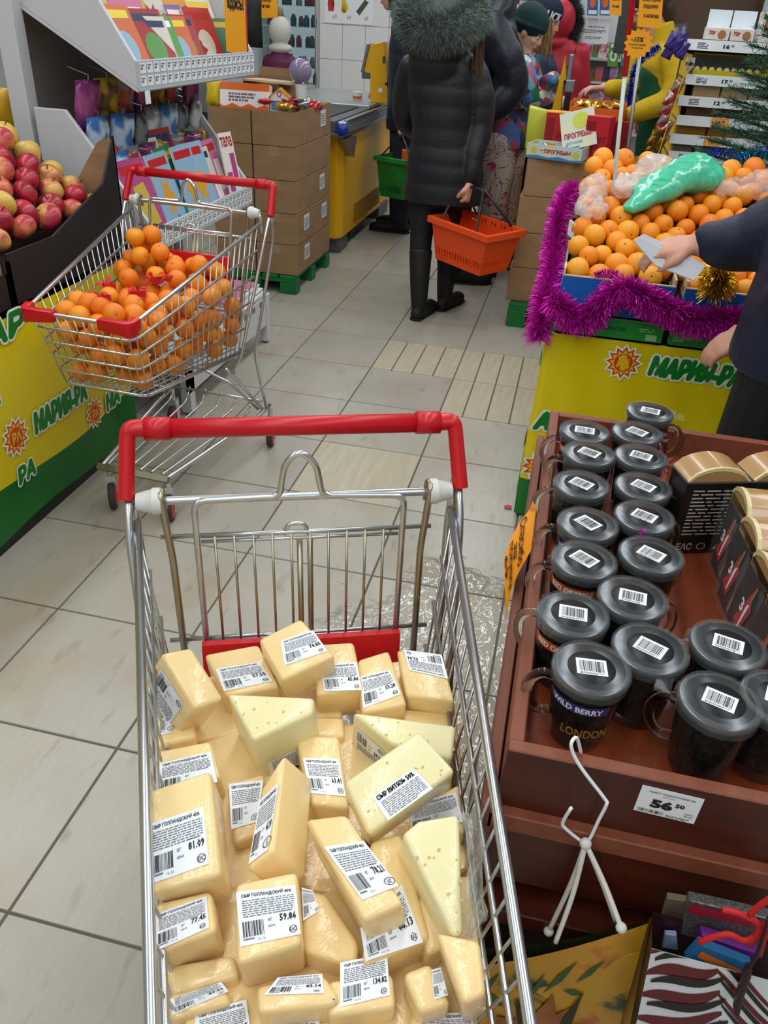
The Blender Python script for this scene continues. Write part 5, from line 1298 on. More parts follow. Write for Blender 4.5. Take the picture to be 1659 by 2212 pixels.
def cord(pts, nm, par, oo, r=.0028, m=strap): return MB().tube([q-oo for q in smoothpath(pts, 6)], r, 8).build(nm, m, par, smooth=True)
e1 = at(1185, 2012, Y=.552); e2 = at(1200, 2036, Y=.522); e3 = at(1330, 1990, Y=.552); e4 = at(1342, 2004, Y=.520)
for e, mid in ((e1, at(1235, 1905, Y=.56)), (e2, at(1238, 1930, Y=.545)), (e3, at(1300, 1905, Y=.56)), (e4, at(1306, 1910, Y=.545))): cord([kn, mid, e], 'cord_handle', bg, o)
for e in (e1, e4): MB().ball(e-o, .006, 10, 8).build('knot', strap, bg, smooth=True)
MB().ball(kn-o, .0065, 10, 8).build('knot', strap, bg, smooth=True)
# zebra bag with others in it
zb = thing('zebra_gift_bag', 'gift bag with black white and dark red wavy stripes at the lower right', 'bag', (.30, .50, .35)); o = zb.location
zq = [at(1350, 2330, Y=.465), at(1760, 2420, Y=.465), at(1665, 2118, Y=.49), at(1408, 2048, Y=.49)]
white_b = mat('bag_white', '#cfd2d6', .35); zq = [Vector(q) for q in zq]
bagpanel('front_panel', zq, white_b, zb, o)
zbk = [q+Vector((.003, .04, .0)) for q in zq]
bagpanel('side_panel', [zbk[0], zq[0], zq[3], zbk[3]], mat('bag_dark', '#2a0e12', .4), zb, o); bagpanel('back_panel', [zbk[1], zbk[0], zbk[3], zbk[2]], mat('bag_dark', '#2a0e12', .4), zb, o)
nz = (zq[1]-zq[0]).cross(zq[3]-zq[0]).normalized()
def ZF(off): return lambda s, t: zq[0]*(1-s)*(1-t)+zq[1]*s*(1-t)+zq[2]*s*t+zq[3]*(1-s)*t+nz*off-o
def stripe(p, x0, y0, x1, y1, w, amp, ph):
    n = 14; up = []; dn = []
    for i in range(n+1):
        t = i/n; x = x0+(x1-x0)*t; y = y0+(y1-y0)*t+amp*math.sin(t*5+ph); ww = w*math.sin(PI*min(1, max(0.04, t*.9+.06)))**.6
        up.append((x, y+ww)); dn.append((x, y-ww))
    P_ = [p.F(max(0, min(1, a)), max(0, min(1, b_))) for a, b_ in up+dn]
    p.add(P_, [(i, i+1, n+2+i, n+1+i) for i in range(n)])
blk = mat('stripe_black', '#17080a', .35); drd = mat('stripe_dark_red', '#5c0c16', .35)
p = Print(ZF(.0006)); 
for k in range(6): stripe(p, .0, .98-k*.17, .56, 1.16-k*.17, .046, .035, k*.7)
for k in range(6): stripe(p, .54, 1.12-k*.17, 1.0, .78-k*.17, .032, .03, k)
p.build('dark_red_stripe', drd, zb)
p = Print(ZF(.0012))
for k in range(6): stripe(p, .04, .93-k*.17, .60, 1.11-k*.17, .03, .03, k*.7+.3)
for k in range(6): stripe(p, .56, 1.06-k*.17, 1.0, .70-k*.17, .032, .03, k+.4)
p.build('black_stripe', blk, zb)
rb_ = thing('brown_ribbon', 'dark brown ribbon handle looped over the zebra bag', 'ribbon', at(1600, 2100, Y=.48)); oo = rb_.location
b = MB(); b.tube([q-oo for q in smoothpath([at(1659, 1985, Y=.49), at(1640, 2050, Y=.484), at(1610, 2110, Y=.482), at(1590, 2180, Y=.472)], 5)], [.0035]*9+[.009]*7, 8, flat=.3); b.build('ribbon', mat('brown_satin', '#2e211c', .4), rb_, smooth=True)
def small_bag(label, quad, m, name, dep=.012, band=None):
    q = [at(x, y, Y=Y_) for x, y, Y_ in quad]; t = thing(name, label, 'bag', q[0]); oo = q[0]
    b = MB(); n = (q[1]-q[0]).cross(q[3]-q[0]).normalized(); b.prism([a-oo for a in q], dep, n); b.build('bag_body', m, t, bevel=.001, seg=1)
    if band:
        F = quadmap(*[a-oo for a in q], n, .0006); p = Print(F); p.rect(*band[0]); p.build('band', band[1], t)
    return t
small_bag('blue bag with an orange band stuck in the zebra bag', [(1480, 2075, .497), (1590, 2150, .497), (1625, 2085, .50), (1512, 2040, .50)], mat('blue_card', '#1f5c86', .35), 'blue_gift_bag', .01, ((.1, .45, 1, .75), mat('orange_band', '#c2661a', .4)))
small_bag('violet bag behind the blue one', [(1505, 2050, .512), (1630, 2085, .512), (1640, 2060, .513), (1515, 2020, .513)], mat('violet_card', '#5a1a6e', .35), 'violet_gift_bag', .012)
glb = small_bag('grey glitter bag with a red top edge behind the zebra bag', [(1452, 2080, .525), (1640, 2110, .525), (1665, 1985, .53), (1488, 1945, .53)], mat('grey_glitter', '#4d4a48', .3, .4, c2='#6a6664', scale=300, contrast=.1), 'glitter_gift_bag', .012, ((.02, .82, 1, .96), mat('red_edge', '#8e1226', .4)))
small_bag('beige card bag behind the glitter bag', [(1425, 2000, .547), (1500, 2010, .547), (1500, 1950, .549), (1442, 1940, .549)], mat('beige_card', '#6e6450', .6), 'beige_gift_bag', .008)
small_bag('pale blue bag corner beside the glitter bag', [(1430, 2048, .518), (1465, 2054, .518), (1462, 2020, .52), (1436, 2018, .52)], mat('pale_blue_card', '#7788a8', .5), 'pale_blue_gift_bag', .006)
for i, pts in enumerate((((1510, 2035), (1570, 2018), (1620, 2030), (1700, 1960)), ((1560, 1965), (1600, 1975), (1640, 2000), (1620, 2040)), ((1620, 1975), (1650, 1950), (1700, 1920)), ((1640, 2060), (1659, 2010), (1700, 1990)))):
    P_ = [at(x, y, Y=.492) for x, y in pts]; MB().tube([a-glb.location for a in smoothpath(P_, 5)], .003, 8).build('red_cord', mat('red_cord', '#b81a1c', .7), glb, smooth=True)
# ------------------------------------------------------------------ orange stand with tinsel on the right
st = thing('orange_stand', 'stand of loose oranges with yellow printed skirt on the right', 'stand', (.6, 2.7, 0)); o = st.location
SY0, SY1, SX0, SX1 = 2.37, 3.02, 0.0, 1.15
b = MB(); b.bx(w2(o, (SX0+.03, SY0+.03, .02)), w2(o, (SX1, SY1, .645))); b.build('table_body', M['dark_grey'], st)
def sheet(P, n, m, nm):
    vs = [w2(o, P(i/n, j/10)) for i in range(n+1) for j in range(11)]
    return MB().add(vs, [(i*11+j, (i+1)*11+j, (i+1)*11+j+1, i*11+j+1) for i in range(n) for j in range(10)]).build(nm, m, st, smooth=True)
def around(s):   # left side then the front, with a rounded corner
    l1 = SY1-SY0
    if s < l1: return (SX0, SY1-s)
    return (SX0+(s-l1), SY0)
LT = (SY1-SY0)+(SX1-SX0)
def skp(s, z):
    x, y = around(s); k = 1-z/.65
    rip = .008*math.sin(s*17)*k+.004*math.sin(s*41+z*6)
    l1 = SY1-SY0
    if abs(s-l1) < .05: rip += .012*(1-abs(s-l1)/.05)
    return (x-(rip+.012*k if s < l1+.03 else 0), y-(rip+.012*k if s >= l1-.03 else 0), z)
wv = lambda s: .15+.02*math.sin(s*5)
sheet(lambda a, t: skp(a*LT, wv(a*LT)+(.652-wv(a*LT))*t), 70, yel, 'skirt_yellow_sheet')
sheet(lambda a, t: skp(a*LT, .01+(wv(a*LT)-.01)*t), 70, yel2, 'skirt_green_band')
def FR(s, t, off=0.0):
    p = skp(SY1-SY0+s, t); return Vector(w2(o, (p[0], p[1]-.003-off, p[2])))
def FS(s, t, off=0.0):
    p = skp(s, t); return Vector(w2(o, (p[0]-.003-off, p[1], p[2])))
brand(FR, .232, .560, .056, 1, st)
brand(FR, .62, .560, .056, 1, st)
brand(FR, -.0+.012, .335, .056, 1, st, txt='АРИЯ-РА', sun=False, wid=4.0)
brand(FR, .40, .335, .056, 1, st)
brand(FR, .05, .17, .056, 1, st)
brand(FS, .30, .54, .05, 1, st, txt='МА', wid=1.6, sun=False)
brand(FS, .10, .36, .05, 1, st, sun=False)
brand(FS, .40, .17, .05, 1, st, txt='РА', wid=1.6, sun=False)
blu = mat('blue_printed_card', '#0f5cb0', .4); grn = mat('green_printed_card', '#1f8a34', .45); kraft = mat('kraft_edge', '#c9b592', .8)
def fcrate(label, x0, x1, y0, y1, z0, z1, m, txt=None, notch=True):
    t = thing('fruit_crate', label, 'crate', ((x0+x1)/2, (y0+y1)/2, z0), 0, 'fruit crates of the orange stand'); q = t.location; e = .006
    b = MB(); b.bx(w2(q, (x0, y0, z0)), w2(q, (x1, y1, z0+e))); b.build('crate_base', kraft, t)
    b = MB(); xm = (x0+x1)/2
    if notch: b.prism([w2(q, p) for p in ((x0, y0, z0), (x1, y0, z0), (x1, y0, z1), (x0, y0, z1))], e, (0, -1, 0))
    else: b.bx(w2(q, (x0, y0, z0)), w2(q, (x1, y0+e, z1)))
    b.build('front_board', m, t)
    b = MB(); b.bx(w2(q, (x0+.001, y0+.0004, z1)), w2(q, (x1-.001, y0+e+.004, z1+.003))); b.build('front_edge', kraft, t)
    b = MB(); b.bx(w2(q, (x0, y1-e, z0)), w2(q, (x1, y1, z1))); b.build('back_board', m, t)
    for xa in (x0, x1-e):
        b = MB(); b.prism([w2(q, p) for p in ((xa, y0+e, z0), (xa, y1-e, z0), (xa, y1-e, z1+.03), (xa, y1-.08, z1+.03), (xa, y1-.10, z1-.02), (xa, y0+.10, z1-.02), (xa, y0+.08, z1+.02), (xa, y0+e, z1+.02))], e, (-1, 0, 0)); b.build('side_board', kraft, t)
        b = MB(); b.bx(w2(q, (xa-.001, y0+e, z0+.02)), w2(q, (xa+e+.001, y1-e, z1-.03))); b.build('side_print', m, t)
    if notch:
        b = MB(); b.bx(w2(q, (xm-.022, y0-.0008, z0+.050)), w2(q, (xm+.022, y0, z0+.072))); b.build('hand_hole', mat('hole_dark', '#0c0d12', .8), t)
    if txt:
        F = quadmap(*[w2(q, p) for p in ((x0, y0, z0), (x1, y0, z0), (x1, y0, z1), (x0, y0, z1))], (0, -1, 0), .0008)
        p = Print(F); p.text(txt, .28, .45, .66, .65, .02); p.build('dark_lettering', mat('forest_ink', '#0b3a1a', .5), t)
        p = Print(F); p.lines(.03, .30, .20, .75, 4, 6); p.lines(.78, .55, .93, .75, 2, 7); p.rect(.85, .15, .95, .45); p.build('pale_print', mat('pale_green_print', '#8fc48a', .5), t)
    return t
fcrate('green crate at the left front corner under the blue one', .018, .325, 2.365, 2.68, .653, .715, grn, 'THE TASTE OF NATURE', False)
fcrate('green crate right of the gap at the front of the orange stand', .345, .66, 2.365, 2.68, .653, .715, grn, 'THE TASTE', False)
fcrate('blue crate full of oranges at the left front corner of the stand', .014, .330, 2.36, 2.68, .7185, .825, blu)
fcrate('blue crate with oranges at the front behind the gold tinsel', .356, .68, 2.36, 2.68, .7185, .825, blu)
fcrate('blue crate at the far right end of the orange stand', .70, 1.09, 2.36, 2.68, .7185, .825, blu)
fcrate('green crate at the far right end of the orange stand', .70, 1.09, 2.365, 2.68, .653, .715, grn, 'THE TASTE', False)
fcrate('blue crate in the back row of the orange stand', .014, .330, 2.69, 3.01, .7185, .86, blu)
fcrate('blue crate in the back row behind the dark sleeve', .356, .68, 2.69, 3.01, .7185, .86, blu)
def on_heap(px, py, lift):
    lo, hi = 2.35, 3.4
    for _ in range(40):
        m = (lo+hi)/2; q = at(px, py, Y=m)
        if q.z > hz(q.x, m)+lift: lo = m
        else: hi = m
    return q
# the heap of oranges
rr = random.Random(12); R0 = .0335; pts = []
def hz(x, y):
    h = .808+(y-2.40)*.40; 
    if x < .05: h -= (.05-x)*.6
    return min(h, 1.045)
yy = 2.405; row = 0
while yy < 3.02:
    xx = .052+(row % 2)*.034; ci = 0
    while xx < 1.08:
        if not (.322 < xx < .365 and yy < 2.42): pts.append((xx+rr.uniform(-.008, .008), yy+rr.uniform(-.006, .006), hz(xx, yy)+rr.uniform(-.012, .014), row, ci))
        ci += 1
        xx += .068
    yy += .052; row += 1
for p in pts:
    rad = R0*rr.uniform(.88, 1.08)
    put_orange(Vector((p[0], p[1], p[2]+.018)), rad, orm2 if rr.random() < .6 else orm, 'loose orange on the tinselled stand, %s from left in the %s row from the front' % (ORD[p[4]], ORD[p[3]]), 'loose oranges on the stand', rr)
b = MB(); b.add([(.03, 2.38, .76), (1.1, 2.38, .76), (1.1, 3.0, 1.0), (.03, 3.0, 1.0)], [(0, 1, 2, 3)]); b.prism([(.03, 2.38, .76), (1.1, 2.38, .76), (1.1, 3.0, 1.0), (.03, 3.0, 1.0)], .02)  # bed added under the fruit, coloured as the shade between the oranges
q = b.build('orange_bed', mat('shadowed_orange_bed', '#6a3206', .8)); tag(q, 'dark bed under the loose oranges of the stand, coloured as shade', 'packing')
# tinsel
def tinsel(path, r, n, m, name, label, seed=1, step=6, w_=.0022):
    P = smoothpath(path, step); rng = random.Random(seed); b = MB(); L = [0]
    for i in range(1, len(P)): L.append(L[-1]+(P[i]-P[i-1]).length)
    o_ = P[0]
    for k in range(n):
        d = rng.random()*L[-1]; i = 1
        while L[i] < d and i < len(P)-1: i += 1
        t = (d-L[i-1])/max(1e-6, L[i]-L[i-1]); c = P[i-1].lerp(P[i], t); tg = (P[i]-P[i-1]).normalized()
        u = tg.orthogonal().normalized(); v = tg.cross(u); a = rng.uniform(0, 6.283)
        dr = (u*math.cos(a)+v*math.sin(a)+tg*rng.uniform(-.5, .5)).normalized(); l = r*rng.uniform(.7, 1.12); s = dr.cross(Vector((rng.uniform(-1, 1), rng.uniform(-1, 1), rng.uniform(-1, 1)))).normalized()*w_*.5
        m1 = c+dr*l*.55+s*rng.uniform(-2, 2); e = c+dr*l+Vector((0, 0, -l*.18))
        b.add([c-o_-s, c-o_+s, m1-o_+s, m1-o_-s, e-o_+s*.6, e-o_-s*.6], [(0, 1, 2, 3), (3, 2, 4, 5)])
    q = b.build(name, m, loc=o_); tag(q, label, 'tinsel'); return q
purp = mat('purple_tinsel', '#d322b4', .3, .55); gold = mat('gold_tinsel', '#e0b51c', .22, .8); bluet = mat('blue_tinsel', '#1a3fc0', .22, .75); teal = mat('teal_tinsel', '#1aa0b0', .22, .75)
side_path = [at(1237, 405, Y=2.95), at(1212, 450, Y=2.82), at(1200, 520, Y=2.72), at(1190, 590, Y=2.58), at(1176, 640, Y=2.46), at(1168, 690, Y=2.37), at(1160, 735, Y=2.34)]
front_path = [at(1192, 640, Y=2.355), at(1222, 672, Y=2.335), at(1265, 690, Y=2.33), at(1305, 650, Y=2.33), at(1345, 622, Y=2.325), at(1390, 640, Y=2.325), at(1440, 665, Y=2.325), at(1500, 690, Y=2.325), at(1580, 690, Y=2.325), at(1660, 680, Y=2.325)]
tinsel(side_path, .046, 5200, purp, 'tinsel_garland', 'purple tinsel garland hanging down the left side of the orange stand', 1)
tinsel(front_path, .050, 8500, purp, 'tinsel_garland', 'purple tinsel garland swagged across the blue crates', 2)
tinsel([at(1285, 592, Y=2.36), at(1310, 588, Y=2.36), at(1335, 590, Y=2.36)], .012, 260, purp, 'tinsel_tuft', 'small purple tinsel tuft on the oranges behind the crate edge', 3)
tinsel([at(1548, 578, Y=2.34), at(1552, 605, Y=2.325), at(1548, 630, Y=2.325)], .05, 1500, gold, 'tinsel_bunch', 'gold tinsel bunch on the right blue crate', 4)
# plastic bags over the oranges
thin = lambda nm, c, a: mat(nm, c, .22, alpha=a, bump=1.0, bscale=38, coat=.4)
def plastic(name, label, prims, m, vox=.011, crumple=.012, seed=0, fr=14):
    b = MB()
    for c, r_, rot in prims: b.ball((0, 0, 0), r_, 14, 9, Matrix.Translation(c) @ rot.to_matrix().to_4x4())
    me = remesh(b, vox, 3, name, m)
    for v in me.vertices:
        q = v.co*fr+Vector((seed, 0, 0)); d = noise.noise(q)*crumple+abs(noise.noise(q*2.3))*crumple*.7
        v.co += v.normal*d
    q = bpy.data.objects.new(name, me); COL.objects.link(q); o_ = prims[0][0].copy()
    for v in me.vertices: v.co -= o_
    q.location = o_; tag(q, label, 'bag'); return q
def q_align(a, b_, up=Vector((0, -.45, 1))):
    x = (b_-a).normalized(); z = (up-x*up.dot(x)).normalized(); y = z.cross(x); return Matrix((x, y, z)).transposed().to_quaternion()
A = on_heap(1358, 448, .07); Bp = on_heap(1545, 375, .08); qa = q_align(A, Bp); L_ = (Bp-A).length
gp = [(A.lerp(Bp, .12), (L_*.2, .030, .022), qa), (A.lerp(Bp, .4)+Vector((0, .03, .02)), (L_*.34, .062, .045), qa), (A.lerp(Bp, .66)+Vector((0, .035, .026)), (L_*.3, .066, .05), qa), (A.lerp(Bp, .9), (L_*.16, .045, .035), qa)]
plastic('green_plastic_bag', 'shiny sea green plastic bag lying across the loose oranges', gp, mat('green_bag_film', '#1fb98a', .22, c2='#6fd8b4', scale=22, stretch=(1, 6, 1), bump=.5, bscale=25, coat=.5, contrast=.3), seed=1)
A = on_heap(1268, 440, .07); Bp = on_heap(1288, 395, .09); qa = q_align(A, Bp)
plastic('clear_plastic_bag', 'crumpled clear plastic bag on the left back of the oranges', [(A, (.05, .03, .03), qa), (A.lerp(Bp, .7), (.045, .04, .035), qa), (on_heap(1288, 448, .07), (.028, .03, .022), qa)], thin('clear_bag_film', '#eae6e4', .34), vox=.009, crumple=.026, seed=5, fr=16)
A = on_heap(1328, 415, .07); Bp = on_heap(1435, 358, .09); qa = q_align(A, Bp); L_ = (Bp-A).length
plastic('clear_plastic_bag', 'long whitish plastic bag behind the green bag', [(A.lerp(Bp, .3), (L_*.34, .04, .028), qa), (A.lerp(Bp, .75), (L_*.34, .05, .038), qa)], thin('white_bag_film', '#ece6e2', .5), vox=.009, crumple=.022, seed=9, fr=15)
A = on_heap(1580, 408, .06); Bp = on_heap(1659, 395, .07); qa = q_align(A, Bp)
plastic('clear_plastic_bag', 'thin clear plastic bag on the oranges at the right edge', [(A, (.05, .03, .025), qa), (A.lerp(Bp, .7), (.07, .045, .035), qa)], thin('clear_bag_film2', '#e6e0da', .3), vox=.009, crumple=.022, seed=13, fr=16)
# sign pole
pb = at(1320, 458, Y=2.78); pt_ = at(1366, 0, Y=2.78)
pole = thing('sign_pole', 'red topped sign pole standing in the loose oranges', 'pole', (pb.x, 2.78, pb.z-.12)); o = pole.location; dx = 0
lean = lambda z: ((pt_.x-pb.x)*(z-pb.z)/(pt_.z-pb.z), 0, z-o.z)
rz0 = at(1352, 165, Y=2.78).z
b = MB(); b.tube([lean(o.z), lean(rz0+.01)], .0062, 10); b.build('lower_tube', mat('pale_green_tube', '#c3d2c8', .3), pole, smooth=True)
b = MB(); b.tube([lean(rz0), lean(2.0)], .0095, 10); b.build('red_tube', M['red_pl'], pole, smooth=True)
def flat(label, px, Y_, prints, m, name='price_sign', border=False, rows=None):
    q = [at(x, y, Y=Y_) for x, y in px]; t = thing(name, label, 'sign', q[0]); oo = q[0]
    b = MB(); b.prism([a-oo for a in q], .0015, (0, -1, 0)); b.build('card', m, t)
    p = Print(quadmap(*[a-oo for a in q], (0, -1, 0), .0008)); prints(p)
    if p.v: p.build('card_print', M['ink'], t)
    b = MB(); mid = (q[2]+q[3])/2; b.tube([mid-oo, Vector((mid.x, mid.y, 3.29))-oo], .001, 4); b.build('string', M['white_pl'], t)
    return t
flat('yellow new year gifts card beside the red pole', [(1376, 57), (1428, 62), (1434, -30), (1384, -30)], 2.76, lambda p: (p.text('НОВОГОДНИЕ', .12, .62, .92, .72, .03), p.text('ПОДАРКИ', .2, .45, .82, .56, .04), p.text('в наличии', .24, .24, .86, .33, .02)), ocard)
flat('small yellow card with a picture left of the red pole top', [(1316, 32), (1342, 34), (1344, -30), (1318, -30)], 4.4, lambda p: (p.text('ПОДАРКИ', .1, .5, .9, .58, .03), p.disc(.5, .85, .12, 1.6), p.text('акция', .2, .25, .8, .36, .02)), ocard)
# starburst
c = at(1379, 94, Y=2.765); t = thing('starburst_sign', 'orange starburst reading minus 15 percent on the sign pole', 'sign', c)
F = lambda off: (lambda s, q: Vector((s, -off, q)))
b = MB(); k = 14; b.prism([(.042*(1 if i % 2 == 0 else .78)*math.cos(PI*i/k), 0, .042*(1 if i % 2 == 0 else .78)*math.sin(PI*i/k)) for i in range(2*k)], .0015, (0, -1, 0)); b.build('burst', ocard, t)
p = Print(F(.0006)); p.text('-15%', -.022, .004, .014, .016, .03, .2); p.text('на новогодние', -.026, -.006, .022, -.001, .01); p.text('подарки', -.018, -.014, .014, -.009, .01); p.build('burst_print', M['ink'], t)
# thin second pole
p2 = at(1350, 400, Y=3.06); p3 = at(1382, 120, Y=3.06); q = MB().tube([(0, 0, -.1), p3-p2], .006, 8).build('thin_pole', M['grey_metal'], smooth=True, loc=p2); tag(q, 'thin grey pole behind the red sign pole', 'pole')

# ------------------------------------------------------------------ right carton stack with sweets boxes
pallet('green pallet under the short right stack of brown cartons', -.24, .36, 4.33, 4.86, .13)
for k in range(4):
    z0 = .1315+(3-k)*.1815
    j = rr.uniform(-.012, .008)
    carton('brown carton in the right stack, %s' % ('top one', 'second from the top', 'third from the top', 'bottom one')[k], 'cartons of the right stack', -.25+j, .16+j, 4.38, 4.80, z0, z0+.1795)
    carton('brown carton in the right stack behind the pole, %s' % ('top one', 'second from the top', 'third from the top', 'bottom one')[k], 'cartons of the right stack', .17+j, .36+j, 4.38, 4.80, z0, z0+.1795)
TZ = .858
paw = mat('pale_yellow_sweets_card', '#d9d49a', .4, c2='#b9cfe0', scale=10); pinkp = mat('raspberry_print', '#a8324a', .4); bluep = mat('sky_blue_print', '#3f7fb8', .4); limep = mat('lime_print', '#c0ca3a', .4)
t = thing('sweets_tray', 'open printed tray of wrapped sweets with raised lid on the right cartons', 'tray', (-.10, 4.44, TZ), -.22)
b = MB(); b.bx((-.14, -.09, 0), (.14, .10, .005)); b.build('tray_floor', paw, t)
for nm, a, c in (('front_wall', (-.14, -.09, 0), (.14, -.086, .065)), ('back_wall', (-.14, .096, 0), (.14, .10, .065)), ('side_wall', (-.14, -.086, 0), (-.136, .096, .065)), ('side_wall', (.136, -.086, 0), (.14, .096, .065))):
    b = MB(); b.bx(a, c); b.build(nm, paw, t)
F = quadmap((-.14, -.09, 0), (.14, -.09, 0), (.14, -.09, .065), (-.14, -.09, .065), (0, -1, 0), .0008)
p = Print(F); p.text('ПРОГРЕМЫ', .32, .42, .80, .72, .05); p.build('sweet_lettering', pinkp, t)
p = Print(F); p.poly([(0, 0), (1, 0), (1, .2), (.8, .12), (.6, .26), (.4, .14), (.2, .25), (0, .18)]); p.build('wave_print', bluep, t)
p = Print(F); p.disc(.14, .55, .22, .22*1.2); p.disc(.9, .5, .24, .22*1.2); p.build('lime_figure', limep, t)
F2 = quadmap((-.14, .1, 0), (-.14, -.09, 0), (-.14, -.09, .065), (-.14, .1, .065), (-1, 0, 0), .0008)
p = Print(F2); p.text('ПРОГРЕМЫ', .15, .4, .85, .7, .05); p.build('sweet_lettering', pinkp, t)
p = Print(F2); p.poly([(0, 0), (1, 0), (1, .25), (.5, .3), (0, .22)]); p.build('wave_print', bluep, t)
Ml = Matrix.Translation((.03, .03, .05)) @ Matrix.Rotation(math.radians(62), 4, 'X') @ Matrix.Rotation(.35, 4, 'Z')
b = MB(); b.bx((-.02, -.02, 0), (.15, .17, .004), Ml); b.build('raised_lid', paw, t)
Fl = lambda s, q: Ml @ Vector((-.02+.17*s, -.02+.19*q, .005))
p = Print(Fl); p.text('ПРОГРЕМЫ', .08, .28, .9, .44, .06); p.build('sweet_lettering', pinkp, t)
p = Print(Fl); p.disc(.6, .72, .22, 1.1); p.build('lime_figure', limep, t)
p = Print(Fl); p.text('ДЕТСКИЕ', .1, .12, .6, .2, .03); p.rect(.08, .02, .5, .06); p.build('wave_print', bluep, t)
for k in range(14):
    q = lk('wrapped_sweet', fm[2] if k % 3 else fm[0], None, (-.10+rr.uniform(-.11, .09), 4.44+rr.uniform(-.06, .06), TZ+.035+rr.uniform(0, .012)), (rr.uniform(-.4, .4), 1.4, rr.uniform(0, 6)), .7)
    tag(q, ('silver' if k % 3 else 'gold')+' wrapped sweet in the open printed tray on the right cartons', 'sweet', ('silver' if k % 3 else 'gold')+' sweets in the open tray')
def gbx(label, x, y, rz, d, m1, lid=None, z=TZ):
    t = thing('gift_box', label, 'box', (x, y, z), rz); b = MB(); b.box((0, 0, d[2]/2), d); b.build('box_body', m1, t, bevel=.002, seg=1)
    F = face(d); p = Print(F); p.rect(.04, .12, .42, .88); p.build('window', rbd, t)
    p = Print(F); p.text('2017', .55, .4, .9, .55, .02); p.build('lettering', mat('dark_wine_ink', '#5a0a18', .5), t)
    if lid: b = MB(); b.box((0, 0, d[2]+.003), (d[0]+.01, d[1]+.01, .006)); b.build('lid', lid, t)
    return t
gbx('red gift box with a yellow lid behind the printed tray', -.13, 4.62, -.1, (.11, .09, .19), rbx, ocard)
gbx('larger red gift box right of the printed tray', .085, 4.52, -.25, (.12, .10, .20), rbx)
gbx('dark red gift box behind the larger red one by the pole', .20, 4.66, .1, (.09, .09, .17), rbd)
t = thing('orange_carton', 'open orange chocolate carton behind the red gift boxes', 'box', (.06, 4.72, TZ+.13), -.1)
b = MB(); b.bx((-.14, -.05, 0), (.14, -.046, .09)); b.bx((-.14, -.05, 0), (-.136, .06, .11)); b.bx((.136, -.05, 0), (.14, .06, .09)); b.bx((-.14, .056, 0), (.14, .06, .12)); b.bx((-.14, -.05, 0), (.14, .06, .004)); b.build('carton_body', ob, t)
b = MB(); b.box((0, 0, -.064), (.25, .1, .126)); b.build('carton_base', mat('brown_choc_card', '#7a3a1a', .5), t)
for k in range(5): q = lk('wrapped_sweet', fm[0], None, (-.04+k*.05, 4.73, TZ+.225), (0, 1.2, k)); tag(q, 'gold wrapped sweet in the orange carton behind the red boxes', 'sweet', 'sweets in the orange carton')
t = thing('lime_carrier_bag', 'yellow green carrier bag behind the red gift box on the right cartons', 'bag', (-.235, 4.70, TZ)); b = MB(); b.hexa([(-.05, -.03, 0), (.06, -.03, 0), (.06, .03, 0), (-.05, .03, 0), (-.055, -.02, .20), (.05, -.02, .19), (.05, .02, .19), (-.055, .02, .21)]); b.build('bag_body', limep, t, bevel=.008, smooth=True)
# second checkout with yellow peaked housing
c2 = thing('checkout_counter', 'second checkout counter behind the right carton stack', 'counter', (.0, 5.9, 0)); oo = c2.location
for nm, a, c, m in (('front_panel', (-.15, 4.95, .1), (.16, 6.3, .76), yp), ('plinth', (-.13, 4.97, 0), (.14, 6.28, .1), M['dark_grey']), ('worktop', (-.215, 4.92, .762), (.18, 6.32, .83), M['grey_metal'])):
    b = MB(); b.bx(w2(oo, a), w2(oo, c)); b.build(nm, m, c2, bevel=.004)
pk = [at(1183, 243, Y=5.15), at(1214, 243, Y=5.15), at(1218, 175, Y=5.15), at(1224, 172, Y=5.15), at(1221, 122, Y=5.15)]
t = thing('terminal_housing', 'tall yellow peaked terminal housing on the right checkout', 'housing', (pk[0].x, 5.15, .832)); oo = t.location
pk[0].z = pk[1].z = .832
b = MB(); b.prism([q-oo for q in pk], .10, (0, -1, 0)); b.build('housing_body', yp, t, bevel=.003)
e0, e1 = at(1223, 172, Y=5.14), at(1225, 122, Y=5.14)
b = MB(); b.bx(Vector((e0.x, 5.13, e0.z-.02))-oo, Vector((e0.x+.022, 5.26, e1.z+.01))-oo); b.build('grey_side', M['grey_metal'], t, bevel=.003)
b = MB(); b.bx(Vector((e0.x+.0, 5.12, e0.z-.06))-oo, Vector((e0.x+.05, 5.2, e0.z))-oo); b.build('grey_bracket', M['grey_metal'], t, bevel=.004)
b = MB(); b.bx(Vector((pk[1].x+.003, 5.12, .832))-oo, Vector((pk[1].x+.036, 5.2, e0.z-.06))-oo); b.build('black_scanner', M['black_pl'], t, bevel=.004)
b = MB(); b.bx(Vector((pk[1].x+.012, 5.1185, .93))-oo, Vector((pk[1].x+.016, 5.1195, 1.02))-oo); b.build('red_light', mat('red_scanner_light', '#ff2a1a', .4, emit=1.5), t)

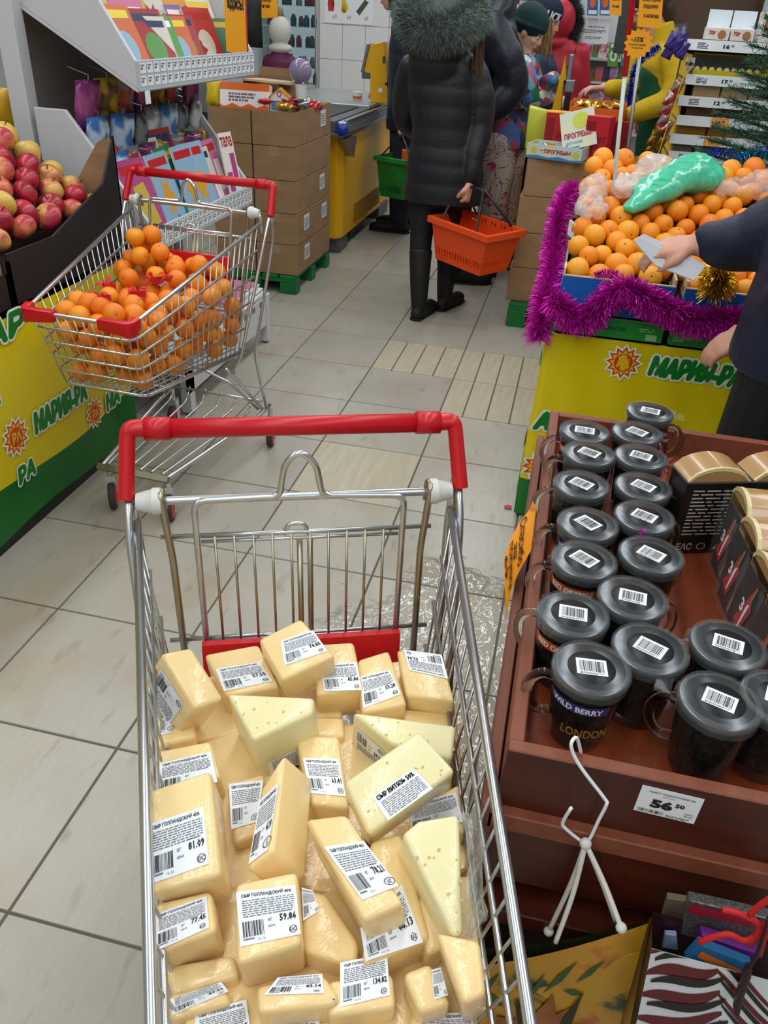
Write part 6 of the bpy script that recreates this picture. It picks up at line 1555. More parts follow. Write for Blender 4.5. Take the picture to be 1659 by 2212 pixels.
# ------------------------------------------------------------------ shelving with white price rails at the far right
sr = thing('sweets_shelving', 'sweets shelving with white price rails behind the orange stand', 'shelving', (.75, 3.85, 0)); oo = sr.location; SYF = 3.72
zs = [at(1483, 96, Y=SYF).z, at(1481, 171, Y=SYF).z, at(1465, 217, Y=SYF).z, at(1462, 259, Y=SYF).z, at(1447, 299, Y=SYF).z, at(1444, 336, Y=SYF).z, .80]
x0s = [at(1483, 96, Y=SYF).x, at(1481, 171, Y=SYF).x, at(1465, 217, Y=SYF).x, at(1462, 259, Y=SYF).x, at(1447, 299, Y=SYF).x, at(1444, 336, Y=SYF).x, .36]
wr = mat('white_price_rail', '#dfe3e6', .35); yp2 = mat('yellow_side_strip', '#d8b016', .45)
b = MB(); b.bx(w2(oo, (.36, 4.10, .1)), w2(oo, (1.3, 4.12, 1.9))); b.build('back_panel', mat('brown_back_panel', '#4a3626', .6), sr)
b = MB(); b.bx(w2(oo, (.365, 3.74, 0)), w2(oo, (.372, 4.1, 1.36))); b.build('side_panel', yp2, sr)
b = MB(); b.bx(w2(oo, (.37, 3.76, 0)), w2(oo, (1.3, 4.1, .76))); b.build('base', M['dark_grey'], sr)
for i, (z, x) in enumerate(zip(zs, x0s)):
    b = MB(); b.bx(w2(oo, (x, SYF+.004, z-.004)), w2(oo, (1.3, 4.1, z+.004))); b.build('shelf', M['grey_metal'], sr)
    b = MB(); b.hexa([w2(oo, q) for q in ((x, SYF-.006, z-.017), (1.3, SYF-.006, z-.017), (1.3, SYF, z-.017), (x, SYF, z-.017), (x, SYF+.002, z+.019), (1.3, SYF+.002, z+.019), (1.3, SYF+.006, z+.019), (x, SYF+.006, z+.019))]); r_ = b.build('price_rail', wr, sr)
    F = quadmap(*[w2(oo, q) for q in ((x, SYF-.006, z-.017), (x+.4, SYF-.006, z-.017), (x+.4, SYF+.002, z+.019), (x, SYF+.002, z+.019))], (0, -1, .2), .0008)
    p = Print(F); 
    if i in (3, 4):
        p.rect(.33, .02, .50, .98); p.build('orange_price_card', mat('pale_orange_card', '#f0a24a', .5), r_); p = Print(lambda s, q, F=F: F(s, q)+Vector((0, -.0006, 0))); p.text('14', .38, .3, .42, .7, .05); p.text('90', .43, .5, .46, .7, .03)
    else:
        tx = ('16', '17', '12', '', '', '29', '29')[i]; p.text(tx, .34, .28, .40, .66, .05); p.text('90', .41, .46, .44, .66, .02); p.text(tx, .76, .22, .82, .6, .05); p.lines(.1, .2, .2, .8, 4, i)
    p.build('price_print', M['ink'], r_)
# goods on the shelves
def goods(label, x0, x1, z, h, m, grp, n=1, y0=3.735, extra=None, dep=.12):
    w_ = (x1-x0)/n
    for k in range(n):
        t = thing('sweets_box', label+', %s from the left' % ORD[k], 'box', (x0+w_*(k+.5), y0+dep/2, z), 0, grp); b = MB(); b.box((0, 0, h/2), (w_-.006, dep, h)); b.build('box_body', m, t, bevel=.002, seg=1)
        p = Print(face((w_-.006, dep, h))); p.rect(.06, .08, .94, .28); p.build('print_band', mat('band_%s' % m.name, '#a8361e' if 'tan' in m.name else '#7a4a1a', .5), t)
tan = mat('tan_sweets_card', '#b79a6e', .5); choc = mat('chocolate_card', '#5a3a1e', .4); amb = mat('amber_sweets_card', '#9a6418', .45); gry = mat('grey_sweets_card', '#6a655a', .5)
goods('tan sweets box on the shelf below the yellow tray', .40, .72, zs[2]+.0045, .055, tan, 'tan sweets boxes', 3)
goods('dark chocolate box with amber band on the middle shelf', .39, .75, zs[3]+.0045, .05, choc, 'chocolate boxes on the middle shelf', 3)
goods('amber sweets box on the shelf with an orange price', .37, .73, zs[4]+.0045, .045, amb, 'amber sweets boxes', 3)
goods('grey brown sweets box on the lowest visible shelf', .37, .71, zs[5]+.0045, .04, gry, 'grey sweets boxes', 4)
t = thing('yellow_sweets_tray', 'long yellow tray of round sweets on the second shelf', 'tray', (.55, 3.74, zs[1]+.0045)); ylw = mat('lemon_card', '#d6c018', .4)
b = MB(); b.bx((-.165, 0, 0), (.165, .004, .03)); b.bx((-.165, 0, 0), (.165, .12, .003)); b.bx((-.165, .116, 0), (.165, .12, .085)); b.bx((.11, 0, .03), (.14, .10, .075)); b.build('tray_body', ylw, t)
b = MB(); b.bx((-.165, .112, .03), (.10, .1155, .078)); b.build('grey_inside', mat('grey_card', '#7f7f7c', .6), t)
ballm = MB().ball((0, 0, 0), .013, 10, 7).mesh('round_sweet', mat('cream_sweet', '#e2d690', .4), smooth=True)
for k in range(9): q = lk('round_sweet', ballm, None, (.40+k*.028, 3.757, zs[1]+.034)); tag(q, 'cream round sweet in the yellow tray on the second shelf', 'sweet', 'round sweets in the yellow tray')
b = MB(); b.box((0, 0, .03), (.06, .08, .06)); q = b.build('yellow_box', ylw, loc=(.665+.06, 3.79, zs[1]+.036), bevel=.002); tag(q, 'bright yellow small box at the right end of the yellow tray', 'box')
for k, (xa, lb) in enumerate(((.445, 'left'), (.535, 'right'))):
    t = thing('chocolate_box', 'white box with a round chocolate picture on the top shelf, %s one' % lb, 'box', (xa, 3.78, zs[0]+.0195)); D = (.085, .09, .042); b = MB(); b.box((0, 0, .021), D); b.build('box_body', wb, t, bevel=.002, seg=1)
    F = face(D); p = Print(F); p.disc(.68, .45, .36, .5); p.build('round_picture', mat('biscuit_print', '#b07a42', .5), t); p = Print(F); p.text('70г', .1, .4, .42, .75, .04); p.build('red_print', rbx, t)
    b = MB(); b.bx((-.04, .02, .042), (.045, .024, .10)); b.build('raised_flap', mat('blue_white_card', '#dfeaf4', .5), t)
t = thing('chocolate_box', 'larger box with gold bar picture on the top shelf under the fir tree', 'box', (.65, 3.79, zs[0]+.0195)); D = (.11, .10, .10); b = MB(); b.box((0, 0, .05), D); b.build('box_body', wb, t, bevel=.002, seg=1)
p = Print(face(D)); p.poly([(.1, .35), (.95, .4), (.95, .95), (.1, .95)]); p.build('gold_picture', mat('toffee_print', '#b5762e', .4), t)
# clip strips of sachets on the left side of the shelving
b = MB(); s0, s1 = at(1492, 120, Y=3.70), at(1418, 345, Y=3.62); q = MB(); q.tube([(0, 0, 0), s1-s0], .02, 4, flat=.1); t = q.build('yellow_clip_strip', yp2, loc=s0); tag(t, 'slanting yellow clip strip with sachets left of the shelving', 'strip')
sm = [pouch(.04, .06, .008).mesh('sachet', m, smooth=True, merge=True) for m in (mat('silver_sachet', '#a8a89e', .2, .6, c2='#b03a4a', scale=25, contrast=.1), mat('violet_sachet', '#2a2066', .3, .2, c2='#4a3a8a', scale=20), mat('gold_sachet', '#a37c28', .22, .6, c2='#6a4a1a', scale=25))]
for k, (px, py, i) in enumerate(((1452, 88, 1), (1462, 98, 1), (1470, 84, 1), (1446, 108, 1), (1474, 108, 1), (1462, 190, 0), (1448, 212, 0), (1440, 235, 0), (1455, 205, 0), (1432, 262, 0), (1440, 275, 0), (1420, 288, 2), (1412, 300, 2), (1425, 310, 2), (1408, 318, 2))):
    p = at(px, py, Y=3.68+.002*k); q = lk('sachet', sm[i], None, p, (.35, .1*(-1)**k, PI/2+.2*(-1)**k)); tag(q, ('silver and red', 'violet', 'gold brown')[i]+' sachet beside the railed shelving, %s in the hanging line' % ORD[k], 'sachet', ('silver', 'violet', 'gold')[i]+' sachets')
c = at(1490, 138, Y=3.69); t = thing('shelf_badge', 'grey shield badge with mini lettering at the shelf end', 'sign', c); b = MB(); b.prism([(-.016, 0, .022), (-.018, 0, -.008), (0, 0, -.03), (.018, 0, -.008), (.016, 0, .022)][::1], .002, (0, -1, 0)); b.build('shield', mat('badge_grey', '#b4ada8', .4), t)
p = Print(lambda s, q: Vector((-.015+.03*s, -.0006, -.012+.026*q))); p.text('min', 0, .25, 1, .8, .06); p.build('badge_print', M['ink'], t)
# fir tree with tinsel
tr = thing('fir_tree', 'green artificial fir tree with blue and pink tinsel at the right edge', 'tree', (.70, 3.24, .75)); oo = tr.location
b = MB(); b.tube([(0, 0, -.75), (0, 0, 1.2)], .02, 10); b.build('trunk', mat('fir_trunk', '#3a2e22', .8), tr, smooth=True)
fir = mat('fir_needles', '#1d5a3a', .6, c2='#123e2a', scale=30); rng = random.Random(8); b = MB(); br = MB()
for k in range(150):
    z = -.05+.95*(k/150); a = k*2.4; l = .37-.25*(z+.05)/1.0; d = Vector((math.cos(a), math.sin(a), .18)); tip = Vector((0, 0, z))+d*l
    br.tube([(0, 0, z), tip], .003, 4)
    for s in range(3):
        q0 = Vector((0, 0, z))+d*l*(.35+.22*s); side = Vector((-d.y, d.x, 0))*(1 if s % 2 else -1); q1 = q0+(d*.6+side*.6)*l*.38
        for (A, Bq) in ((q0, q1), (Vector((0, 0, z))+d*l*(.2+.27*s), Vector((0, 0, z))+d*l*(.46+.27*s))):
            for i in range(30):
                p = A.lerp(Bq, i/29); nd = Vector((rng.uniform(-1, 1), rng.uniform(-1, 1), rng.uniform(-.6, .8))).normalized()*.03+(Bq-A).normalized()*.012; w_ = nd.orthogonal().normalized()*.0017
                b.add([p-w_, p+w_, p+nd], [(0, 1, 2)])
br.build('branches', mat('fir_branch', '#33402a', .8), tr); b.build('needles', fir, tr, kind='stuff')
def tree_tinsel(m, z0, z1, ph, label, seed):
    P = []; 
    for i in range(14):
        t = i/13; z = z0+(z1-z0)*t; l = (.39-.25*(z+.05))*.98; a = ph+t*4.2; P.append(Vector((.70+math.cos(a)*l, 3.24+math.sin(a)*l, .75+z+.03*math.sin(i*2))))
    tinsel(P, .022, 1500, m, 'tree_tinsel', label, seed, 4, .002)
tree_tinsel(bluet, .15, .7, 2.4, 'blue tinsel wound round the fir tree', 31); tree_tinsel(teal, .25, .55, 2.9, 'teal tinsel wound round the fir tree', 32); tree_tinsel(mat('pink_tinsel', '#d61ab0', .22, .7), .18, .5, 3.0, 'pink tinsel wound round the fir tree', 33)
# dark panels and screen behind the shelving
def slab(nm, label, cat, a, c, m, bev=.004):
    q = MB().bx(a, c).build(nm, m, bevel=bev); tag(q, label, cat); return q
slab('dark_board', 'dark grey hanging board behind the yellow signs', 'board', (.10, 5.6, 1.30), (.62, 5.63, 2.2), mat('board_dark', '#3c403e', .5))
t = thing('picture_board', 'dark picture board with a filmstrip band above the cashier', 'board', (.55, 5.35, 1.36)); b = MB(); b.bx((-.22, 0, 0), (.36, .02, .6)); b.build('board', mat('board_brown', '#3a3230', .4, c2='#6a4436', scale=4), t, bevel=.004)
p = Print(lambda s, q: Vector((-.22+.58*s, -.001, .6*q))); p.poly([(0, .05), (1, .2), (1, .3), (0, .15)]); p.build('grey_band', mat('band_grey', '#55555a', .5), t)
p = Print(lambda s, q: Vector((-.22+.58*s, -.0018, .6*q)))
for k in range(16): x = k/16; p.poly([(x+.01, .075+x*.15), (x+.04, .08+x*.15), (x+.04, .13+x*.15), (x+.01, .125+x*.15)])
p.build('band_marks', mat('band_mark', '#9a948c', .5), t)
t = thing('monitor', 'black screen in a grey frame above the top shelf at the right', 'monitor', (.78, 4.02, 1.42)); b = MB(); b.bx((-.15, 0, -.02), (.3, .03, .5)); b.build('frame', mat('monitor_grey', '#a9adb4', .4), t, bevel=.006); b = MB(); b.bx((-.115, -.002, .02), (.27, .001, .46)); b.build('screen', mat('screen_black', '#2a2c2e', .2), t); b = MB(); b.bx((.04, .03, -.06), (.10, .08, .0)); b.build('bracket', M['grey_metal'], t)
# goods wall behind the second checkout
wl = thing('goods_wall', 'white goods rack with rows of hanging packets behind the second checkout', 'rack', (.1, 6.95, 0)); oo = wl.location
b = MB(); b.bx(w2(oo, (-.20, 7.0, 0)), w2(oo, (.9, 7.06, 2.3))); b.build('back_panel', mat('rack_white', '#c9ccd0', .5), wl)
b = MB(); b.bx(w2(oo, (-.24, 6.9, 0)), w2(oo, (-.20, 7.06, 2.3))); b.build('cream_post', mat('cream_post', '#d2c8a8', .5), wl)
for z in (.75, .92, 1.08, 1.23): b = MB(); b.bx(w2(oo, (-.2, 6.84, z-.015)), w2(oo, (.9, 7.0, z))); b.build('rack_shelf', mat('rack_white', '#c9ccd0', .5), wl)
hm_ = []
for i in range(12):
    b = MB(); b.bx((-.022, 0, 0), (.022, .02, .075)); hm_.append(b.mesh('packet', mat('packet_%d' % i, '#'+PAL[(i*5) % 16], .4, c2='#'+PAL[(i*3+7) % 16], scale=18, contrast=.05)))
for z in (.752, .922, 1.082, 1.232):
    for k in range(17):
        i = rr.randrange(12); q = lk('goods_packet', hm_[i], None, (-.16+k*.053, 6.88+rr.uniform(0, .04), z), (0, 0, rr.uniform(-.2, .2)), rr.uniform(.9, 1.35)); tag(q, 'small %s packet on the white rack behind the checkout' % CN[i*5 % 16], 'packet', CN[i*5 % 16]+' packets on the white rack')
flat('white paper notice with grey text behind the second checkout', [(1250, 92), (1312, 95), (1318, 42), (1258, 38)], 6.6, lambda p: (p.text('ОБЪЯВЛЕНИЕ', .22, .62, .85, .70, .01), p.lines(.1, .42, .9, .58, 3, 3), p.lines(.2, .18, .8, .3, 2, 4)), M['white_paper'], 'notice')
for k in range(2):
    x = 1268+k*27; t = flat('blue card with an orange fruit picture above the notice, %s' % ('left', 'right')[k], [(x, 33), (x+23, 34), (x+25, -25), (x+2, -25)], 6.55, lambda p: None, mat('blue_picture_card', '#2f62a8', .4), 'picture_card')
    q = [at(*c, Y=6.549) for c in ((x, 33), (x+23, 34), (x+25, -25), (x+2, -25))]; p = Print(quadmap(*[a-t.location for a in q], (0, -1, 0), .001)); p.disc(.5, .5, .22, 1.3); p.build('orange_fruit', ob, t); p = Print(quadmap(*[a-t.location for a in q], (0, -1, 0), .0014)); p.rect(.1, .05, .9, .2); p.build('white_strip', M['white_paper'], t)
for k in range(2):
    x = 1312+k*28; t = flat('green hanging pack with a round white mark, %s of two' % ('left', 'right')[k], [(x, 143), (x+22, 145), (x+25, 93), (x+4, 92)], 6.3, lambda p: None, mat('pack_green%d' % k, ('#5f9a3a', '#3a8a9a')[k], .4), 'hanging_pack')
    q = [at(*c, Y=6.299) for c in ((x, 143), (x+22, 145), (x+25, 93), (x+4, 92))]; p = Print(quadmap(*[a-t.location for a in q], (0, -1, 0), .001)); p.ring(.5, .45, .24, 1.5, .5); p.rect(.2, .8, .8, .95); p.build('white_mark', M['white_paper'], t)
# goods shelving seen behind the queue
bs_ = thing('back_shelving', 'shelving of small red and coloured goods behind the queue', 'shelving', (-.55, 8.4, 0)); oo = bs_.location
b = MB(); b.bx(w2(oo, (-1.0, 8.5, 0)), w2(oo, (.1, 8.55, 2.2))); b.build('back_panel', mat('rack_white', '#c9ccd0', .5), bs_)
for z in (.95, 1.12, 1.29, 1.46, 1.63):
    b = MB(); b.bx(w2(oo, (-1.0, 8.3, z-.015)), w2(oo, (.1, 8.5, z))); b.build('shelf', M['red_pl'], bs_)
    for k in range(16): i = rr.randrange(12); q = lk('goods_packet', hm_[i], None, (-.95+k*.066, 8.36, z+.0005), None, rr.uniform(1.2, 1.7)); tag(q, 'small %s packet on the shelving behind the queue' % CN[i*5 % 16], 'packet', CN[i*5 % 16]+' packets behind the queue')
# ------------------------------------------------------------------ people
V = Vector
def limb(mb, P, R, n=14, k=5):
    """tapering limb through joints with round ends"""
    Q = smoothpath(P, k); m = len(Q); rr_ = []
    for i in range(m):
        t = i/(m-1)*(len(P)-1); a = min(int(t), len(P)-2); f = t-a; rr_.append(R[a]*(1-f)+R[a+1]*f)
    mb.tube(Q, rr_, n); mb.ball(Q[0], rr_[0], n, 8); mb.ball(Q[-1], rr_[-1], n, 8)
def quilted(mb, P, R, pitch, depth=.05, n=18):
    L = [0]; Q = smoothpath(P, 10); m = len(Q); rr_ = []
    for i in range(1, m): L.append(L[-1]+(Q[i]-Q[i-1]).length)
    for i in range(m):
        t = i/(m-1)*(len(P)-1); a = min(int(t), len(P)-2); f = t-a; r = R[a]*(1-f)+R[a+1]*f; rr_.append(r*(1-depth*(1-abs(math.sin(PI*L[i]/pitch))**.6)))
    mb.tube(Q, rr_, n); mb.ball(Q[0], rr_[0], n, 8); mb.ball(Q[-1], rr_[-1]*.98, n, 6)
def torso(mb, secs, pitch=0, depth=.04, n=28, pw=2.3):
    out = []; m = 8
    for i in range(len(secs)-1):
        a, c = secs[i], secs[i+1]
        for j in range(m):
            t = j/m; q = [(a[0][k]*(1-t)+c[0][k]*t) for k in range(3)]; s = t*t*(3-2*t); rx, ry = a[1]*(1-s)+c[1]*s, a[2]*(1-s)+c[2]*s; ro = (a[3] if len(a) > 3 else 0)
            if pitch: f = 1-depth*(1-abs(math.sin(PI*q[2]/pitch))**.6); rx *= f; ry *= f
            out.append((q, rx, ry, ro))
    out.append(secs[-1]); mb.loft(out, n, pw)
def hand(mb, W, d, n, curl=.5, s=1.0, th=1, spread=0.0):
    d = V(d).normalized(); n = V(n); n = (n-d*n.dot(d)).normalized(); sd = d.cross(n)*th; W = V(W)
    mb.ball(W, .024*s, 10, 8); kn = []
    for k in range(4): kn.append(W+d*(.082-.006*abs(k-1))*s+sd*((1.5-k)*.0195*s)+n*(.004*abs(k-1.5)*s))
    for k in range(4): mb.tube([W+d*.01*s+sd*((1.5-k)*.012*s), kn[k]], [.0155*s, .0125*s], 8); mb.ball(kn[k], .0125*s, 8, 6)
    mb.ball(W+d*.05*s, (.03*s, .03*s, .016*s), 10, 8, None) if False else None
    for k in range(4):
        l = (.074, .084, .078, .060)[k]*s; p = kn[k]; a = curl*.5; P = [p]; R = [.0108*s]
        dd = (d+sd*spread*(1.5-k)).normalized()
        for j, f in enumerate((.45, .32, .23)):
            a += curl*(.35, .9, .7)[j]; p = p+(dd*math.cos(a)+n*math.sin(a))*l*f; P.append(p); R.append((.0098, .0088, .0075)[j]*s)
        mb.tube(P, R, 8); [mb.ball(P[j], R[j], 8, 6) for j in range(1, 4)]
    p0 = W+d*.022*s+sd*.022*s; p1 = p0+(sd*.75+d*.55+n*.35).normalized()*.036*s; p2 = p1+(d*.8+n*(.2+.5*curl)+sd*(.25-.4*curl)).normalized()*.03*s; p3 = p2+(d*.75+n*(.3+.6*curl)-sd*.3*curl).normalized()*.024*s
    mb.tube([p0, p1, p2, p3], [.0155*s, .0125*s, .0108*s, .0085*s], 8); [mb.ball(q, r, 8, 6) for q, r in ((p0, .0155*s), (p1, .0125*s), (p2, .0108*s), (p3, .0085*s))]
def head(mb, c, f, s=1.0, up=(0, 0, 1)):
    """cranium, jaw, nose, ears and neck stump; f = where the face looks"""
    f = V(f).normalized(); up = V(up); up = (up-f*up.dot(f)).normalized(); r = f.cross(up); c = V(c)
    Mx = Matrix((r, f, up)).transposed().to_4x4(); Mx = Matrix.Translation(c) @ Mx
    B = lambda q, rad: mb.ball([x*s for x in q], [x*s for x in rad], 18, 12, Mx)
    B((0, -.012, .03), (.076, .096, .085)); B((0, .018, -.03), (.062, .074, .075)); B((0, .045, -.075), (.036, .034, .03)); B((0, .062, -.045), (.04, .026, .03))
    B((0, .092, -.008), (.010, .014, .018)); B((0, .098, -.020), (.013, .014, .010)); B((-.074, -.005, -.01), (.010, .018, .028)); B((.074, -.005, -.01), (.010, .018, .028))
    B((0, .085, -.052), (.020, .012, .008)); B((0, .07, .025), (.05, .022, .012)); B((.04, .062, -.02), (.02, .02, .02)); B((-.04, .062, -.02), (.02, .02, .02))
    return Mx
def face_parts(t, o, Mx, s=1.0, brow='#4a3020'):
    Mo = Matrix.Translation(-V(o)) @ Mx
    for x in (-.031, .031):
        e = MB(); e.ball((x*s, .0735*s, .006*s), (.0125*s, .010*s, .008*s), 12, 8, Mo); q = e.build('eye', mat('eye_white', '#e6e2dc', .2), t, smooth=True)
        i = MB(); i.ball((x*s, .0805*s, .006*s), (.0056*s, .004*s, .0056*s), 10, 6, Mo); i.build('iris', mat('iris_dark', '#33251c', .2), q, smooth=True)
        b = MB(); b.tube([Mo @ V((x*s-.018*s, .083*s, .026*s)), Mo @ V((x*s, .088*s, .030*s)), Mo @ V((x*s+.018*s, .083*s, .026*s))], .0028*s, 6); b.build('eyebrow', mat('brow_'+brow[1:], brow, .8), t, smooth=True)
    b = MB(); b.tube([Mo @ V((-.02*s, .086*s, -.052*s)), Mo @ V((0, .0975*s, -.051*s)), Mo @ V((.02*s, .086*s, -.052*s))], .0042*s, 8, flat=.7); b.build('mouth', mat('lips', '#a85a52', .4), t, smooth=True)
def put(mb, nm, m, t, vox=.008, sm=4, fn=None):
    me = remesh(mb, vox, sm, nm, m); o_ = t.location
    if fn:
        for v in me.vertices: v.co = fn(v.co, v.normal)
    for v in me.vertices: v.co -= o_
    q = bpy.data.objects.new(nm, me); COL.objects.link(q); q.parent = t; return q
def shoe(t, heel, d, m, s=1.0, ht=.09, nm='shoe', shaft=None):
    d = V((d[0], d[1], 0)).normalized(); h = V(heel); b = MB(); side = V((-d.y, d.x, 0))
    P = lambda a, z: h+d*a*s+V((0, 0, z*s))
    b.tube([P(-.01, .032), P(.05, .040), P(.12, .034), P(.19, .028), P(.225, .026)], [.034*s, .040*s, .040*s, .040*s, .028*s], 14); b.ball(P(-.01, .034), .036*s, 12, 8); b.ball(P(.225, .026), .026*s, 12, 8)
    b.tube([P(.02, .03), P(.015, ht)], [.038*s, .044*s], 14)
    if shaft: b.tube([P(.02, .03)]+[V(q) for q in shaft[0]], shaft[1], 16)
    me = remesh(b, .008, 3, nm, m)
    for v in me.vertices: v.co.z = max(v.co.z, .001); v.co -= t.location
    q = bpy.data.objects.new(nm, me); COL.objects.link(q); q.parent = t
    e = MB(); e.v = []; pts = [(-.045, .0), (-.03, .032), (.06, .036), (.15, .042), (.22, .034), (.25, 0)]; pl = [h+d*a*s+side*c*s for a, c in pts]+[h+d*a*s-side*c*s for a, c in reversed(pts[1:-1])]
    e.prism([p+V((0, 0, .014))-t.location for p in pl[::-1]], .013, (0, 0, 1)); e.build('sole', mat('shoe_sole', '#1a1817', .7), t)
    return q
def fur(t, P, r, n, m, ln=.035, seed=1, nm='fur_trim', squash=1.0):
    rng = random.Random(seed); Q = smoothpath(P, 8); b = MB(); o_ = t.location
    for k in range(n):
        i = rng.randrange(len(Q)-1); c = Q[i].lerp(Q[i+1], rng.random()); u = V((rng.gauss(0, 1), rng.gauss(0, 1), rng.gauss(0, 1)))
        tg = (Q[i+1]-Q[i]).normalized(); u = (u-tg*u.dot(tg)); u = u.normalized() if u.length > .01 else tg.orthogonal()
        p = c+u*r*rng.uniform(.75, 1.0); d = (u+V((rng.uniform(-.5, .5), rng.uniform(-.5, .5), rng.uniform(-.9, .1)))).normalized()*ln*rng.uniform(.7, 1.3); w_ = d.orthogonal().normalized()*.0022
        b.add([p-w_-o_, p+w_-o_, p+d-o_], [(0, 1, 2)])
    core = MB(); core.tube([q for q in Q], r*.9, 14); core.ball(Q[0], r*.9, 12, 8); core.ball(Q[-1], r*.9, 12, 8)
    core.v = [tuple(V(v)-o_) for v in core.v]; core.build(nm+'_core', m, t, smooth=True)
    q = b.build(nm, m, t, kind='stuff'); return q
def hairs(t, strands, n, m, seed=1, wob=.006, nm='hair', w0=.0016):
    rng = random.Random(seed); b = MB(); o_ = t.location
    for k in range(n):
        S_, sp = strands[rng.randrange(len(strands))]; off = V((rng.gauss(0, sp), rng.gauss(0, sp), rng.gauss(0, sp*.5))); P = smoothpath([V(p)+off*(.6+.5*i/(len(S_)-1)) for i, p in enumerate(S_)], 4); w_ = V((rng.uniform(-1, 1), rng.uniform(-1, 1), 0)).normalized()*w0
        vs = []; 
        for p in P: q = p+V((rng.uniform(-wob, wob), rng.uniform(-wob, wob), 0))*.3-o_; vs += [q-w_, q+w_]
        b.add(vs, [(2*i, 2*i+1, 2*i+3, 2*i+2) for i in range(len(P)-1)])
    return b.build(nm, m, t, kind='stuff')
def core_body(arms, legs, neck, tors, t, hd=None, m=None, vox=.008):
    b = MB(); 
    for P, R in arms: limb(b, P, R)
    for P, R in legs: limb(b, P, R)
    for P, R in tors: limb(b, P, R)
    return b
down = mat('black_navy_down', '#0c0e13', .5, c2='#10141c', scale=40, sheen=.04, bump=.15, bscale=70); down2 = mat('navy_down', '#0e1420', .45, c2='#131b2c', scale=30, sheen=.04, bump=.15, bscale=60)
blackt = mat('black_trousers', '#08080a', .75); bootm = mat('black_suede_boot', '#0b0b0c', .65, bump=.1, bscale=60)
furm = mat('grey_green_fur', '#748279', .8, c2='#49564f', scale=40, contrast=.3)
# ---- woman with the orange basket
W0 = V((-.68, 4.40, 0)); wm_ = thing('person', 'person seen from behind in long black padded coat holding the orange basket', 'person', W0)
rh = V((-.516, 4.322, .738)); lh = V((-.865, 4.62, .90))
b = MB()
limb(b, [(-.585, 4.44, 1.20), (-.515, 4.42, .98), rh], [.045, .036, .026]); limb(b, [(-.875, 4.44, 1.19), (-.905, 4.50, .99), lh], [.045, .036, .026])
limb(b, [(-.70, 4.43, .66), (-.70, 4.43, .95), (-.72, 4.43, 1.2)], [.11, .10, .08]); limb(b, [(-.72, 4.43, 1.2), (-.69, 4.44, 1.42)], [.06, .05])
limb(b, [(-.745, 4.41, .68), (-.755, 4.36, .40), (-.725, 4.285, .10)], [.085, .05, .04]); limb(b, [(-.64, 4.44, .68), (-.625, 4.46, .40), (-.615, 4.50, .10)], [.085, .05, .04])
hand(b, rh+V((0, 0, -.008)), (.03, -.06, -1), (-.95, .25, -.1), 1.3, 1.1, -1); hand(b, lh, (.1, .7, -.6), (.6, -.3, -.6), .7, .9, 1)
HM = head(b, (-.645, 4.455, 1.545), (.75, .65, -.1), .98)
put(b, 'body', M['skin'], wm_, .0065, 3); face_parts(wm_, W0, HM, .98)
b = MB()
torso(b, [((-.662, 4.43, .605), .218, .165), ((-.665, 4.43, .74), .206, .16), ((-.690, 4.43, .96), .165, .14), ((-.712, 4.43, 1.12), .178, .135), ((-.725, 4.43, 1.22), .182, .12), ((-.725, 4.43, 1.285), .135, .10), ((-.71, 4.435, 1.36), .095, .085)], .088, .035)
quilted(b, [(-.575, 4.44, 1.215), (-.520, 4.425, 1.10), (-.505, 4.41, .97), (-.515, 4.36, .86), rh+V((.002, .008, .02))], [.078, .075, .066, .058, .050], .085); quilted(b, [(-.875, 4.44, 1.205), (-.905, 4.47, 1.09), (-.91, 4.50, .98), (-.885, 4.57, .93), lh-V((.0, .02, 0))], [.075, .07, .062, .055, .048], .085)
b.ball((-.755, 4.335, 1.235), (.125, .06, .085), 16, 10); b.ball((-.75, 4.33, 1.30), (.14, .07, .07), 16, 10)
put(b, 'padded_coat', down, wm_, .008, 2)
b = MB(); torso(b, [((-.70, 4.43, .58), .15, .12), ((-.70, 4.43, .70), .16, .13)])
limb(b, [(-.745, 4.41, .64), (-.757, 4.37, .42), (-.735, 4.30, .20)], [.095, .062, .052]); limb(b, [(-.64, 4.44, .64), (-.628, 4.46, .42), (-.615, 4.49, .20)], [.095, .062, .052]); put(b, 'trousers', blackt, wm_, .009, 3)
shoe(wm_, (-.728, 4.255, 0), (.22, 1), bootm, 1.0, .1, 'boot', ([(-.728, 4.275, .12), (-.738, 4.30, .24), (-.748, 4.335, .36)], [.04, .048, .056, .064])); shoe(wm_, (-.622, 4.47, 0), (.35, 1), bootm, 1.0, .1, 'boot', ([(-.617, 4.485, .12), (-.617, 4.49, .24), (-.625, 4.47, .36)], [.04, .048, .056, .064]))
b = MB(); b.ball((-.70, 4.37, 1.47), (.10, .075, .12), 16, 10); b.ball((-.70, 4.39, 1.40), (.12, .085, .07), 16, 10); put(b, 'hood_lining', furm, wm_, .009, 2)
fur(wm_, [(-.895, 4.47, 1.50), (-.875, 4.36, 1.415), (-.80, 4.285, 1.37), (-.70, 4.27, 1.375), (-.615, 4.31, 1.41), (-.575, 4.41, 1.46)], .075, 11000, furm, .04, 3)
b = MB(); b.ball((-.645, 4.45, 1.60), (.092, .102, .085), 20, 14); hatq = put(b, 'knit_hat', mat('black_white_knit', '#26282a', .8, c2='#c8c8c4', scale=60, contrast=.06, detail=1), wm_, .008, 2)
hairs(wm_, [([(-.575, 4.40, 1.52), (-.548, 4.375, 1.42), (-.540, 4.37, 1.32), (-.535, 4.37, 1.20)], .008), ([(-.59, 4.39, 1.52), (-.56, 4.36, 1.42), (-.548, 4.36, 1.30), (-.545, 4.365, 1.22)], .008)], 260, mat('brown_hair', '#5a432c', .5), 4)
